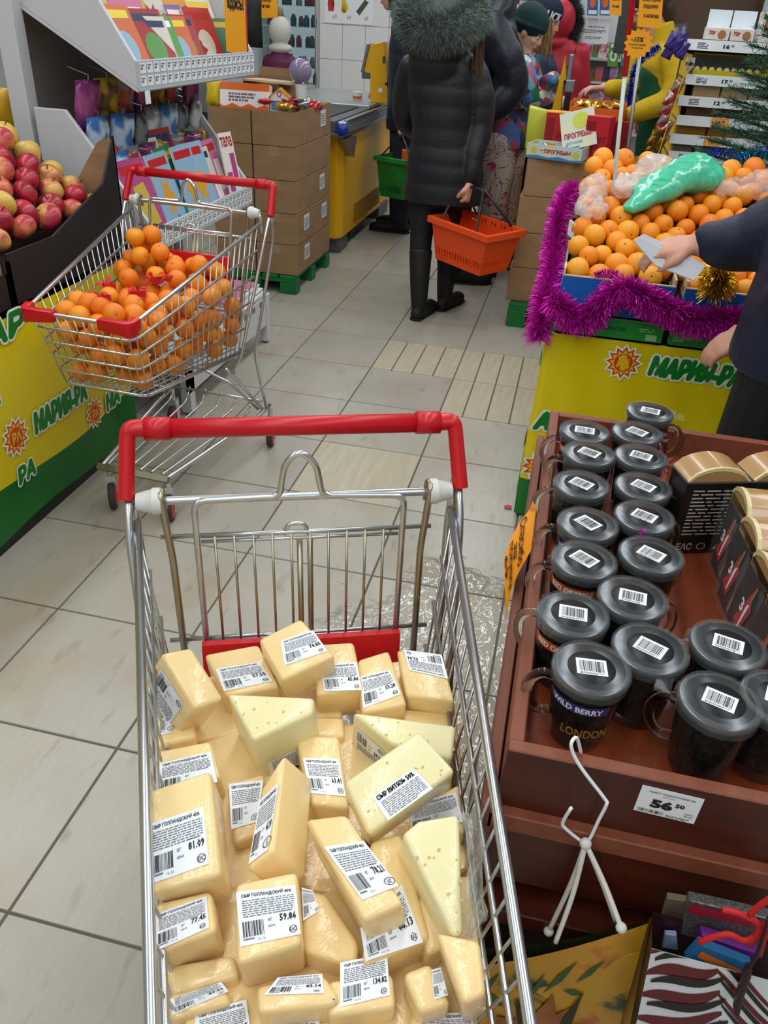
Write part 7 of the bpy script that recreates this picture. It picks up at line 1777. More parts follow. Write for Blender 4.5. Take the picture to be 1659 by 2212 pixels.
# ---- wire of plastic baskets
def basket(label, c, rz, tilt, L, Wd, Hh, m, hm_, up=None, name='shopping_basket', items=True):
    t = thing(name, label, 'basket', c, rz); t.rotation_euler = (tilt[0], tilt[1], rz)
    k = .80; e = .004
    def wall(nm, p0, p1, q0, q1):   # bottom p0-p1, top q0-q1, with slots cut as real openings
        p0, p1, q0, q1 = map(V, (p0, p1, q0, q1)); F = lambda s, v: (p0.lerp(p1, s)).lerp(q0.lerp(q1, s), v); nn = (p1-p0).cross(q0-p0).normalized()*e
        n = 17; b = MB(); xs = []; 
        def cell(s0, s1, v0, v1):
            A = [F(s0, v0), F(s1, v0), F(s1, v1), F(s0, v1)]; b.add(A+[a-nn for a in A], [(0, 1, 2, 3), (7, 6, 5, 4), (0, 4, 5, 1), (1, 5, 6, 2), (2, 6, 7, 3), (3, 7, 4, 0)])
        cell(0, 1, 0, .12); cell(0, 1, .30, .84); cell(0, 1, .93, 1)
        for i in range(n):
            s = i/n
            cell(s, s+.45/n, .12, .30)
        for i in range(n):
            s = i/n; sol = .62 if i % 3 else 1.0
            cell(s, s+sol/n, .84, .93)
        cell(1-.3/n, 1, .12, .30)
        return b.build(nm, m, t)
    a, w_ = L/2, Wd/2
    B4 = [(-a*k, -w_*k, 0), (a*k, -w_*k, 0), (a*k, w_*k, 0), (-a*k, w_*k, 0)]; T4 = [(-a, -w_, Hh), (a, -w_, Hh), (a, w_, Hh), (-a, w_, Hh)]
    for i, nm in enumerate(('side_wall', 'end_wall', 'side_wall', 'end_wall')): wall(nm, B4[i], B4[(i+1) % 4], T4[i], T4[(i+1) % 4])
    b = MB(); b.bx((-a*k, -w_*k, -.002), (a*k, w_*k, .003)); b.build('bottom', m, t)
    b = MB(); vs = []; r_ = []
    for x, y, ox, oy in ((-a, -w_, -1, -1), (a, -w_, 1, -1), (a, w_, 1, 1), (-a, w_, -1, 1)):
        vs += [(x, y, Hh), (x+ox*.014, y+oy*.014, Hh), (x+ox*.016, y+oy*.016, Hh-.032), (x+ox*.012, y+oy*.012, Hh-.032), (x+ox*.010, y+oy*.010, Hh-.005), (x, y, Hh-.006)]
    b.add(vs, [(i*6+j, i*6+(j+1) % 6, ((i+1) % 4)*6+(j+1) % 6, ((i+1) % 4)*6+j) for i in range(4) for j in range(6)]); b.build('rim', m, t, bevel=.002, seg=1)
    up = V(up) if up else V((0, 0, Hh+.15))
    for s in (-1, 1):
        P = [V((-a*.62, s*w_, Hh-.005)), V((up.x-a*.42, up.y+s*.012, up.z-.008)), V((up.x-a*.36, up.y+s*.012, up.z)), V((up.x+a*.36, up.y+s*.012, up.z)), V((up.x+a*.42, up.y+s*.012, up.z-.008)), V((a*.62, s*w_, Hh-.005))]
        MB().tube(P, .0072, 8, flat=.7).build('handle', hm_, t, smooth='auto')
    return t
orp = mat('orange_plastic', '#e2480f', .38); grp = mat('green_plastic', '#0d7a34', .38)
bc = V((-.462, 4.275, .33))
bk_ = basket('orange plastic basket with black handles held by the person in the black coat', bc, -.62, (0, .05), .40, .27, .215, orp, M['black_pl'], up=(-.06, .0, .375))
for k, (dx, dy, c_, nm) in enumerate(((.04, -.02, '#7a6ab0', 'violet'), (-.06, .03, '#c8ccd0', 'white'), (.09, .03, '#b8b0c8', 'lilac'))):
    q = lk('packet', pouch(.12, .09, .02).mesh('packet', mat('basket_'+nm, c_, .3), smooth=True, merge=True), None, bc+V((dx, dy, .07)), (.2, .3, k)); tag(q, nm+' packet lying in the orange basket', 'packet')
# ---- man behind her, in navy down jacket facing right
P0 = V((-.52, 5.10, 0)); mn = thing('person', 'tall person in navy down jacket behind the black coat, facing right', 'person', P0); b = MB()
wr_ = V((-.555, 4.875, .985))
limb(b, [(-.54, 4.93, 1.40), (-.40, 4.93, 1.13), wr_], [.05, .042, .03]); limb(b, [(-.54, 5.27, 1.40), (-.44, 5.30, 1.13), (-.58, 5.34, .99)], [.05, .042, .03])
limb(b, [(-.68, 5.10, .85), (-.64, 5.1, 1.15), (-.57, 5.1, 1.40)], [.12, .11, .07]); limb(b, [(-.57, 5.1, 1.42), (-.52, 5.1, 1.6)], [.065, .055]); hand(b, wr_, (-.8, .25, -.5), (0, .9, -.2), .5, 1, 1); hand(b, (-.58, 5.34, .99), (-.8, -.25, -.5), (0, -.9, -.2), .5, 1, -1)
limb(b, [(-.70, 5.02, .88), (-.69, 5.02, .48), (-.665, 5.05, .10)], [.09, .06, .045]); limb(b, [(-.68, 5.2, .88), (-.68, 5.22, .48), (-.66, 5.25, .10)], [.09, .06, .045]); HM = head(b, (-.475, 5.1, 1.69), (1, -.15, -.25)); put(b, 'body', M['skin'], mn, .008, 3); face_parts(mn, P0, HM)
b = MB(); torso(b, [((-.715, 5.10, .83), .155, .22), ((-.685, 5.10, 1.0), .165, .225), ((-.62, 5.10, 1.25), .155, .235), ((-.575, 5.10, 1.38), .14, .235), ((-.555, 5.10, 1.46), .10, .16), ((-.535, 5.1, 1.56), .085, .09)], .11, .035)
quilted(b, [(-.56, 4.93, 1.39), (-.46, 4.905, 1.27), (-.405, 4.91, 1.14), (-.47, 4.89, 1.04), wr_+V((-.02, 0, 0))], [.092, .090, .082, .075, .062], .11); quilted(b, [(-.56, 5.27, 1.39), (-.48, 5.31, 1.26), (-.44, 5.30, 1.13), (-.56, 5.33, 1.0)], [.09, .085, .078, .06], .11); b.ball((-.64, 5.1, 1.50), (.085, .14, .07), 14, 9); put(b, 'down_jacket', down2, mn, .0095, 2)
b = MB(); limb(b, [(-.70, 5.02, .88), (-.69, 5.02, .48), (-.665, 5.05, .12)], [.115, .085, .07]); limb(b, [(-.68, 5.2, .88), (-.68, 5.22, .48), (-.66, 5.25, .12)], [.115, .085, .07]); torso(b, [((-.70, 5.1, .80), .12, .18), ((-.70, 5.1, .95), .13, .19)]); put(b, 'trousers', blackt, mn, .01, 3)
shoe(mn, (-.675, 5.05, 0), (1, .2), bootm, 1.1, .12, 'boot'); shoe(mn, (-.67, 5.26, 0), (1, .1), bootm, 1.1, .12, 'boot')
b = MB(); b.ball((-.48, 5.1, 1.755), (.095, .105, .07), 18, 12); put(b, 'cap', blackt, mn, .009, 2)
# ---- girl with teal knit hat and many coloured jacket
def patch_mat():
    m = bpy.data.materials.new('patchwork_jacket'); m.use_nodes = True; nt = m.node_tree; bs = nt.nodes['Principled BSDF']; N = nt.nodes.new; L = nt.links.new
    tc = N('ShaderNodeTexCoord'); nz = N('ShaderNodeTexNoise'); nz.inputs['Scale'].default_value = 8; mx = N('ShaderNodeMix'); mx.data_type = 'RGBA'; mx.inputs[0].default_value = .12; L(tc.outputs['Object'], nz.inputs[0]); L(tc.outputs['Object'], mx.inputs[6]); L(nz.outputs[1], mx.inputs[7])
    vo = N('ShaderNodeTexVoronoi'); vo.inputs['Scale'].default_value = 21; L(mx.outputs[2], vo.inputs['Vector']); r = N('ShaderNodeValToRGB'); r.color_ramp.interpolation = 'CONSTANT'; e = r.color_ramp.elements
    cols = ('5a78b8', '7a5a9a', '1f7a5a', 'c23a3a', 'd8d4c8', '8aa0c8', '2a3a5a', '5f9ab8', 'b0506a'); e[0].position = 0; e[0].color = (*hx(cols[0]), 1); e[1].position = 1/9; e[1].color = (*hx(cols[1]), 1)
    for i in range(2, 9): x = e.new(i/9); x.color = (*hx(cols[i]), 1)
    sp = N('ShaderNodeSeparateColor'); L(vo.outputs['Color'], sp.inputs[0]); L(sp.outputs[0], r.inputs[0]); L(r.outputs[0], bs.inputs['Base Color']); bs.inputs['Roughness'].default_value = .45; return m
def doodle_mat():
    m = bpy.data.materials.new('doodle_trousers'); m.use_nodes = True; nt = m.node_tree; bs = nt.nodes['Principled BSDF']; N = nt.nodes.new; L = nt.links.new
    tc = N('ShaderNodeTexCoord'); nz = N('ShaderNodeTexNoise'); nz.inputs['Scale'].default_value = 9; nz.inputs['Detail'].default_value = 1; nz.inputs['Distortion'].default_value = .8; L(tc.outputs['Object'], nz.inputs[0])
    r = N('ShaderNodeValToRGB'); r.color_ramp.interpolation = 'CONSTANT'; e = r.color_ramp.elements; W_ = hx('cfc8bc'); Pk = hx('c23a6a'); e[0].position = 0; e[0].color = (*W_, 1); e[1].position = .38; e[1].color = (*Pk, 1)
    for p, c in ((.405, W_), (.49, Pk), (.515, W_), (.60, Pk), (.622, W_)): x = e.new(p); x.color = (*c, 1)
    L(nz.outputs[0], r.inputs[0]); L(r.outputs[0], bs.inputs['Base Color']); bs.inputs['Roughness'].default_value = .55; return m
P0 = V((-.42, 5.42, 0)); cg = thing('person', 'girl in teal knit hat, patchwork coloured jacket and pink doodle trousers looking down', 'person', P0); b = MB(); JM = patch_mat(); DM = doodle_mat()
hc = at(1143, 68, Y=5.42); hR = at(1206, 172, Y=5.25); hL = at(1192, 212, Y=5.35)
limb(b, [(-.385, 5.30, 1.22), (-.33, 5.27, 1.07), hL], [.04, .034, .024]); limb(b, [(-.38, 5.54, 1.22), (-.32, 5.5, 1.08), hR], [.04, .034, .024]); limb(b, [(-.43, 5.42, .80), (-.43, 5.42, 1.0), (-.40, 5.42, 1.20)], [.10, .09, .055]); limb(b, [(-.40, 5.42, 1.22), hc-V((.015, 0, .05))], [.05, .045])
limb(b, [(-.46, 5.36, .80), (-.47, 5.36, .42), (-.46, 5.45, .10)], [.08, .055, .04]); limb(b, [(-.44, 5.5, .80), (-.43, 5.52, .42), (-.42, 5.70, .10)], [.08, .055, .04]); hand(b, hL, (1, -.1, -.2), (.1, .5, -.8), .8, .85, 1); hand(b, hR, (.9, -.1, -.35), (-.1, -.3, -.9), .7, .85, -1); HM = head(b, hc, (1, -.22, -.55), .93); put(b, 'body', M['skin_pale'], cg, .007, 3); face_parts(cg, P0, HM, .93)
b = MB(); torso(b, [((-.45, 5.42, .77), .14, .17), ((-.445, 5.42, .95), .125, .16), ((-.425, 5.42, 1.10), .125, .165), ((-.405, 5.42, 1.21), .10, .15), ((-.395, 5.42, 1.28), .065, .08)], .14, .02); quilted(b, [(-.40, 5.28, 1.21), (-.355, 5.25, 1.13), (-.325, 5.26, 1.06), hL-V((.03, 0, 0))], [.07, .066, .058, .045], .1); quilted(b, [(-.39, 5.55, 1.21), (-.34, 5.53, 1.13), (-.32, 5.49, 1.08), hR-V((.03, 0, 0))], [.068, .064, .056, .044], .1); put(b, 'patchwork_jacket', JM, cg, .008, 2)
b = MB(); limb(b, [(-.47, 5.35, .80), (-.48, 5.35, .45), (-.465, 5.43, .13)], [.11, .098, .085]); limb(b, [(-.43, 5.5, .80), (-.42, 5.52, .45), (-.42, 5.67, .13)], [.11, .098, .085]); put(b, 'doodle_trousers', DM, cg, .009, 3)
brn = mat('brown_shoe', '#4f4638', .7); shoe(cg, (-.465, 5.47, 0), (1, .35), brn, .9); shoe(cg, (-.425, 5.78, 0), (1, .3), brn, .9)
hatM = HM @ Matrix.Scale(.93, 4); b = MB(); b.ball((0, -.022, .055), (.098, .116, .10), 22, 14, hatM); b.tube([hatM @ V((.094*math.cos(a), -.025+.112*math.sin(a), .03-.028*math.sin(a)*-1)) for a in [2*PI*i/24 for i in range(24)]], .012, 8, closed=True); put(b, 'knit_hat', mat('teal_knit', '#123a3e', .85, c2='#0d2c30', scale=30, bump=.4, bscale=140), cg, .007, 2)
# ---- girl with navy hat and long hair
P0 = V((-.30, 5.98, 0)); g2 = thing('person', 'girl in navy hat with white lettering and long light brown hair', 'person', P0); b = MB(); hc = at(1180, 45, Y=5.98)
limb(b, [(-.33, 5.84, 1.22), (-.30, 5.8, 1.05), (-.20, 5.8, 1.02)], [.045, .036, .026]); limb(b, [(-.33, 6.12, 1.22), (-.30, 6.12, 1.05), (-.2, 6.02, 1.02)], [.045, .036, .026]); limb(b, [(-.34, 5.98, .8), (-.33, 5.98, 1.19)], [.10, .06]); limb(b, [(-.33, 5.98, 1.22), hc-V((.02, 0, .05))], [.05, .048]); limb(b, [(-.34, 5.92, .8), (-.34, 5.92, .45), (-.34, 5.92, .1)], [.085, .055, .04]); limb(b, [(-.34, 6.05, .8), (-.34, 6.05, .45), (-.34, 6.05, .1)], [.085, .055, .04])
hand(b, (-.2, 5.8, 1.02), (1, .2, -.2), (0, .5, -.8), .7, .9, 1); hand(b, (-.2, 6.02, 1.02), (1, -.2, -.2), (0, -.5, -.8), .7, .9, -1); HM = head(b, hc, (.95, -.45, -.35), .96); put(b, 'body', M['skin_pale'], g2, .008, 3); face_parts(g2, P0, HM, .96)
b = MB(); torso(b, [((-.35, 5.98, .70), .15, .19), ((-.34, 5.98, .95), .135, .175), ((-.335, 5.98, 1.18), .115, .17), ((-.335, 5.98, 1.27), .075, .10)]); limb(b, [(-.34, 5.83, 1.2), (-.30, 5.79, 1.05), (-.22, 5.8, 1.02)], [.07, .06, .045]); limb(b, [(-.34, 6.13, 1.2), (-.30, 6.12, 1.05), (-.22, 6.03, 1.02)], [.07, .06, .045]); put(b, 'navy_jacket', mat('navy_jacket', '#18263e', .6), g2, .009, 2)
b = MB(); limb(b, [(-.34, 5.92, .8), (-.34, 5.92, .45), (-.34, 5.92, .12)], [.10, .075, .06]); limb(b, [(-.34, 6.05, .8), (-.34, 6.05, .45), (-.34, 6.05, .12)], [.10, .075, .06]); put(b, 'trousers', blackt, g2, .011, 2); shoe(g2, (-.36, 5.92, 0), (1, 0), bootm); shoe(g2, (-.36, 6.05, 0), (1, 0), bootm)
hatM = HM @ Matrix.Scale(.96, 4); b = MB(); b.ball((0, -.02, .055), (.096, .114, .092), 22, 14, hatM); hq = put(b, 'knit_hat', mat('navy_knit', '#1a2138', .85, bump=.4, bscale=140), g2, .008, 2)
def Fh(s, q):
    th_ = .72-(s-.5)*1.25; z = .02+.058*q; k = math.sqrt(max(.05, 1-((z-.055)/.092)**2))*1.045
    return (hatM @ V((.096*k*math.sin(th_), -.02+.114*k*math.cos(th_), z)))-P0
p = Print(Fh); p.text('LUCK', .0, .1, 1.0, .95, 0, fat=.02); p.build('hat_lettering', M['white_paper'], g2)
hl = mat('light_brown_hair', '#8a6a3e', .5); hv = hatM.to_3x3(); cH = hc
hairs(g2, [([cH+V((.02, -.085, .01)), cH+V((.025, -.095, -.09)), cH+V((.02, -.10, -.2)), cH+V((.03, -.10, -.33))], .013), ([cH+V((-.04, -.085, .0)), cH+V((-.045, -.10, -.1)), cH+V((-.04, -.10, -.2)), cH+V((-.03, -.10, -.32))], .014)], 420, hl, 5, w0=.003)
# ---- person in red hooded jacket
redj = mat('red_down_jacket', '#b81c30', .5, c2='#a01628', scale=20, bump=.12, bscale=40)
P0 = V((-.21, 6.55, 0)); rp = thing('person', 'person in red jacket with raised fur edged hood and black shoulder strap', 'person', P0); b = MB(); hc = at(1213, 50, Y=6.55)
limb(b, [(-.34, 6.55, 1.22), (-.38, 6.55, 1.0), (-.36, 6.62, .8)], [.05, .04, .03]); limb(b, [(-.10, 6.55, 1.24), (-.055, 6.55, 1.0), (-.07, 6.6, .8)], [.05, .04, .03]); limb(b, [(-.22, 6.55, .8), (-.22, 6.55, 1.22)], [.12, .07]); limb(b, [(-.22, 6.55, 1.25), hc], [.06, .06]); limb(b, [(-.28, 6.55, .8), (-.28, 6.55, .1)], [.09, .045]); limb(b, [(-.15, 6.55, .8), (-.15, 6.55, .1)], [.09, .045]); hand(b, (-.36, 6.62, .8), (0, .1, -1), (1, 0, 0), .6, .9, 1); hand(b, (-.07, 6.6, .8), (0, .1, -1), (-1, 0, 0), .6, .9, -1); HM = head(b, hc, (.75, .65, -.1), .95); put(b, 'body', M['skin_pale'], rp, .009, 3); face_parts(rp, P0, HM, .95)
b = MB(); torso(b, [((-.22, 6.55, .68), .20, .16), ((-.22, 6.55, .95), .17, .14), ((-.22, 6.55, 1.15), .18, .14), ((-.225, 6.55, 1.27), .13, .11), ((-.235, 6.55, 1.34), .09, .09)], .13, .02); quilted(b, [(-.34, 6.55, 1.23), (-.38, 6.55, 1.02), (-.36, 6.61, .83)], [.075, .068, .05], .12); quilted(b, [(-.11, 6.55, 1.25), (-.055, 6.55, 1.02), (-.07, 6.6, .83)], [.078, .068, .05], .12); b.ball(hc+V((-.02, -.02, .01)), (.115, .12, .135), 20, 14); b.ball(hc+V((-.015, -.02, -.12)), (.10, .10, .06), 16, 10); put(b, 'red_jacket', redj, rp, .009, 2)
b = MB(); limb(b, [(-.28, 6.55, .8), (-.28, 6.55, .12)], [.11, .065]); limb(b, [(-.15, 6.55, .8), (-.15, 6.55, .12)], [.11, .065]); put(b, 'trousers', blackt, rp, .011, 2); shoe(rp, (-.28, 6.53, 0), (.2, 1), bootm); shoe(rp, (-.15, 6.53, 0), (.2, 1), bootm)
fur(rp, [hc+V((.085, -.02, -.10)), hc+V((.10, .03, .0)), hc+V((.08, .02, .09)), hc+V((.01, .03, .145))], .03, 2500, mat('dark_fur', '#2a2e2c', .9), .035, 6)
MB().tube([V(q)-P0 for q in smoothpath([(-.13, 6.43, 1.30), (-.16, 6.405, 1.2), (-.24, 6.395, 1.08), (-.34, 6.42, .92)], 5)], .008, 6, flat=.4).build('shoulder_strap', M['black_pl'], rp, smooth=True)
# ---- man at the left checkout with the green basket
P0 = V((-1.26, 6.32, 0)); ml = thing('person', 'person in navy hooded jacket at the left checkout holding the green basket', 'person', P0); b = MB(); hc = V((-1.41, 6.32, 1.56)); wr_ = V((-1.215, 6.10, .79))
limb(b, [(-1.22, 6.18, 1.32), (-1.20, 6.12, 1.03), wr_], [.05, .042, .03]); limb(b, [(-1.30, 6.5, 1.32), (-1.36, 6.52, 1.05), (-1.48, 6.5, .98)], [.05, .042, .03]); limb(b, [(-1.26, 6.32, .85), (-1.27, 6.32, 1.30)], [.13, .08]); limb(b, [(-1.28, 6.32, 1.34), (-1.36, 6.32, 1.52)], [.065, .06]); limb(b, [(-1.26, 6.24, .85), (-1.26, 6.22, .1)], [.1, .05]); limb(b, [(-1.26, 6.42, .85), (-1.26, 6.44, .1)], [.1, .05]); hand(b, wr_, (-.1, -.05, -1), (-1, 0, -.1), 1.3, 1, 1); hand(b, (-1.48, 6.5, .98), (-1, -.1, -.3), (0, -.3, -.9), .5, 1, -1); HM = head(b, hc, (-1, -.1, -.2)); put(b, 'body', M['skin'], ml, .009, 3); face_parts(ml, P0, HM)
b = MB(); torso(b, [((-1.25, 6.32, .72), .16, .22), ((-1.255, 6.32, .95), .15, .21), ((-1.265, 6.32, 1.2), .15, .22), ((-1.275, 6.32, 1.34), .13, .20), ((-1.30, 6.32, 1.42), .09, .11)], .12, .025); quilted(b, [(-1.22, 6.16, 1.33), (-1.195, 6.11, 1.17), (-1.195, 6.10, 1.02), wr_+V((0, 0, .03))], [.088, .08, .07, .055], .11); quilted(b, [(-1.30, 6.5, 1.33), (-1.36, 6.53, 1.06), (-1.46, 6.5, .99)], [.085, .07, .055], .11); b.ball(hc+V((.06, 0, .0)), (.105, .125, .145), 18, 12); b.ball(hc+V((.10, 0, -.13)), (.11, .13, .07), 16, 10); put(b, 'hooded_jacket', down2, ml, .0095, 2)
b = MB(); limb(b, [(-1.26, 6.24, .85), (-1.26, 6.22, .12)], [.12, .075]); limb(b, [(-1.26, 6.42, .85), (-1.26, 6.44, .12)], [.12, .075]); put(b, 'trousers', mat('dark_jeans', '#1a2030', .8), ml, .011, 2); shoe(ml, (-1.22, 6.22, 0), (-1, 0), bootm, 1.1); shoe(ml, (-1.22, 6.44, 0), (-1, 0), bootm, 1.1)
gbk = basket('green plastic basket hanging from the hand of the navy jacket at the left checkout', (-1.215, 6.07, .305), 1.2, (0, 0), .36, .25, .27, grp, M['black_pl'], up=(.02, 0, .405))
q = lk('carton_pack', MB().bx((-.05, -.04, 0), (.05, .04, .30)).mesh('pack', ob, bevel=.003), None, (-1.19, 6.10, .31), (0, 0, .3)); tag(q, 'tall orange pack standing in the green basket', 'pack')
# ---- small child far behind
P0 = V((-2.9, 8.2, 0)); kd = thing('person', 'small child in white bobble hat and burgundy jacket near the glass showcase', 'person', P0); b = MB(); hc = V((-2.89, 8.2, 1.14))
limb(b, [(-3.0, 8.2, .93), (-3.04, 8.2, .78), (-3.02, 8.16, .64)], [.04, .032, .022]); limb(b, [(-2.8, 8.2, .93), (-2.76, 8.2, .78), (-2.78, 8.16, .64)], [.04, .032, .022]); limb(b, [(-2.9, 8.2, .6), (-2.9, 8.2, .92)], [.1, .06]); limb(b, [(-2.9, 8.2, .95), hc], [.05, .05]); limb(b, [(-2.95, 8.2, .58), (-2.95, 8.2, .09)], [.075, .04]); limb(b, [(-2.85, 8.2, .58), (-2.85, 8.2, .09)], [.075, .04]); hand(b, (-3.02, 8.16, .64), (0, -.1, -1), (1, 0, 0), .5, .75, 1); hand(b, (-2.78, 8.16, .64), (0, -.1, -1), (-1, 0, 0), .5, .75, -1); HM = head(b, hc, (.35, .9, -.1), .92); put(b, 'body', M['skin_pale'], kd, .009, 3); face_parts(kd, P0, HM, .92)
b = MB(); torso(b, [((-2.9, 8.2, .55), .16, .13), ((-2.9, 8.2, .75), .14, .12), ((-2.9, 8.2, .93), .13, .11), ((-2.9, 8.2, 1.02), .07, .07)], .1, .02); limb(b, [(-3.0, 8.2, .93), (-3.04, 8.2, .78), (-3.02, 8.17, .67)], [.06, .052, .042]); limb(b, [(-2.8, 8.2, .93), (-2.76, 8.2, .78), (-2.78, 8.17, .67)], [.06, .052, .042]); put(b, 'burgundy_jacket', mat('burgundy_jacket', '#571c3e', .6, c2='#6e2450', scale=14), kd, .009, 2)
b = MB(); limb(b, [(-2.95, 8.2, .56), (-2.95, 8.2, .11)], [.08, .055]); limb(b, [(-2.85, 8.2, .56), (-2.85, 8.2, .11)], [.08, .055]); put(b, 'trousers', blackt, kd, .011, 2); shoe(kd, (-2.95, 8.18, 0), (0, 1), bootm, .75); shoe(kd, (-2.85, 8.18, 0), (0, 1), bootm, .75)
wk = mat('white_knit', '#c9c8be', .9, bump=.4, bscale=60); b = MB(); b.ball(hc+V((0, -.01, .03)), (.10, .105, .115), 18, 12); b.ball(hc+V((0, -.01, -.10)), (.11, .10, .045), 16, 10); put(b, 'white_hat', wk, kd, .008, 2); b = MB(); b.ball(hc+V((-.01, -.01, .17)), .045, 12, 8); put(b, 'bobble', mat('tan_fur', '#8a7a62', .9), kd, .008, 1)
kd.scale = (1.06, 1.06, 1.06)
# ---- cashier
P0 = V((.40, 5.0, 0)); ca = thing('person', 'cashier in yellow sweater and green waistcoat leaning over the right checkout', 'person', P0); b = MB(); ylws = mat('yellow_sweater', '#c9a812', .8, bump=.2, bscale=90); grnv = mat('green_waistcoat', '#0f5a36', .75)
wA = at(1352, 250, Y=4.78); wB = at(1306, 190, Y=4.95); hc = at(1404, 14, Y=4.97)
limb(b, [(.40, 4.84, 1.30), (.40, 4.78, 1.13), wA], [.05, .04, .026]); limb(b, [(.24, 5.08, 1.32), (.21, 5.05, 1.15), wB], [.05, .04, .026]); limb(b, [(.46, 5.02, .85), (.42, 5.0, 1.1), (.35, 4.97, 1.29)], [.11, .10, .055]); limb(b, [(.33, 4.96, 1.34), hc], [.055, .055]); limb(b, [(.46, 4.94, .85), (.47, 4.94, .1)], [.09, .045]); limb(b, [(.46, 5.1, .85), (.47, 5.1, .1)], [.09, .045])
hand(b, wA, (-1, 0, -.35), (0, .2, -1), .7, .9, 1); hand(b, wB, (-1, -.1, .0), (0, -.1, -1), .55, .95, -1, .2); HM = head(b, hc, (-.9, -.2, -.6), .96); put(b, 'body', M['skin'], ca, .007, 3); face_parts(ca, P0, HM, .96)
b = MB(); torso(b, [((.45, 5.02, .86), .13, .17), ((.42, 5.0, 1.08), .125, .165), ((.37, 4.97, 1.26), .12, .16), ((.35, 4.96, 1.34), .085, .11), ((.335, 4.955, 1.39), .055, .06)]); quilted(b, [(.385, 4.83, 1.31), (.425, 4.79, 1.22), (.40, 4.77, 1.13), (.30, 4.77, 1.08), wA+V((.02, 0, .005))], [.068, .066, .06, .052, .042], .06, .03); quilted(b, [(.25, 5.08, 1.31), (.215, 5.06, 1.16), wB+V((.03, 0, 0))], [.066, .058, .043], .06, .03); b.tube([V((.34, 4.955, 1.34)), V((.325, 4.958, 1.40)), V((.305, 4.962, 1.455))], [.075, .066, .062], 16); put(b, 'yellow_sweater', ylws, ca, .008, 2)
b = MB(); torso(b, [((.452, 5.02, .80), .142, .182), ((.418, 5.0, 1.08), .138, .178), ((.372, 4.97, 1.22), .128, .15), ((.35, 4.96, 1.325), .09, .115)]); put(b, 'green_waistcoat', grnv, ca, .009, 2)
b = MB(); limb(b, [(.46, 4.94, .85), (.47, 4.94, .12)], [.115, .07]); limb(b, [(.46, 5.1, .85), (.47, 5.1, .12)], [.115, .07]); torso(b, [((.455, 5.02, .76), .12, .16), ((.455, 5.02, .88), .13, .17)]); put(b, 'trousers', blackt, ca, .011, 2); shoe(ca, (.49, 4.94, 0), (-1, 0), bootm); shoe(ca, (.49, 5.1, 0), (-1, 0), bootm)
b = MB(); b.ball(V((0, -.024, .03)), (.088, .106, .098), 18, 12, HM); b.ball(V((0, -.06, -.05)), (.07, .05, .08), 14, 10, HM); put(b, 'hair', mat('dark_brown_hair', '#3a2a20', .5), ca, .008, 2)
tinsel([at(1425, 100, Y=4.78), at(1395, 120, Y=4.78), at(1370, 150, Y=4.80), at(1362, 200, Y=4.8), at(1356, 245, Y=4.82)], .022, 1500, bluet, 'tinsel_scarf', 'blue tinsel scarf round the neck of the cashier', 41)
# ---- person reaching in from the right
P0 = V((0.590, 2.02, 0)); pr_ = thing('person', 'person at the right edge in dark navy jacket reaching over the oranges', 'person', P0); b = MB(); wr_ = at(1508, 528, Y=2.20); w2_ = at(1622, 722, Y=2.06)
limb(b, [(0.630, 2.10, 1.22), (0.455, 2.16, 1.02), wr_], [.055, .045, .03]); limb(b, [(0.590, 1.86, 1.26), (0.530, 1.88, 1.0), w2_], [.055, .045, .03]); limb(b, [(0.630, 2.0, .85), (0.630, 2.0, 1.25)], [.13, .08]); limb(b, [(0.630, 2.0, 1.28), (0.590, 2.02, 1.50)], [.065, .06]); limb(b, [(0.610, 1.93, .85), (0.600, 1.92, .1)], [.065, .035]); limb(b, [(0.630, 2.08, .85), (0.610, 2.10, .1)], [.065, .035])
hand(b, wr_+V((-.005, 0, 0)), (-1, .05, -.15), (.05, .35, -.9), .55, 1, 1); hand(b, w2_, (-.75, .25, -.5), (.4, .3, -.6), .5, 1, -1); HM = head(b, (0.560, 2.04, 1.535), (-.8, .5, -.4)); put(b, 'body', M['skin'], pr_, .007, 3); face_parts(pr_, P0, HM)
b = MB(); torso(b, [((0.630, 2.0, .76), .19, .20), ((0.630, 2.0, 1.0), .18, .20), ((0.630, 2.0, 1.2), .165, .20), ((0.630, 2.0, 1.32), .13, .16), ((0.620, 2.0, 1.42), .085, .09)], .12, .03); quilted(b, [(0.640, 2.10, 1.24), (0.560, 2.13, 1.11), (0.465, 2.16, 1.02), (.40, 2.18, .995), wr_+V((.03, 0, .012))], [.098, .09, .08, .066, .05], .11); quilted(b, [(0.590, 1.86, 1.27), (0.540, 1.86, 1.12), (0.525, 1.88, .98), w2_+V((.035, 0, .03))], [.095, .085, .075, .055], .11); put(b, 'navy_jacket', mat('deep_navy_jacket', '#0b1326', .55, c2='#11203f', scale=20, bump=.15, bscale=50), pr_, .009, 2)
b = MB(); limb(b, [(0.590, 1.94, .85), (0.550, 1.93, .5), (0.570, 1.92, .12)], [.13, .10, .08]); limb(b, [(0.630, 2.08, .85), (0.590, 2.10, .5), (0.610, 2.10, .12)], [.13, .10, .08]); torso(b, [((0.630, 2.0, .72), .15, .18), ((0.630, 2.0, .88), .16, .19)]); put(b, 'trousers', blackt, pr_, .01, 2); shoe(pr_, (0.610, 1.92, 0), (-1, .2), bootm, 1.1); shoe(pr_, (0.650, 2.10, 0), (-1, .2), bootm, 1.1)
b = MB(); b.ball((0.570, 2.03, 1.595), (.095, .105, .08), 18, 12); put(b, 'knit_hat', blackt, pr_, .009, 2)
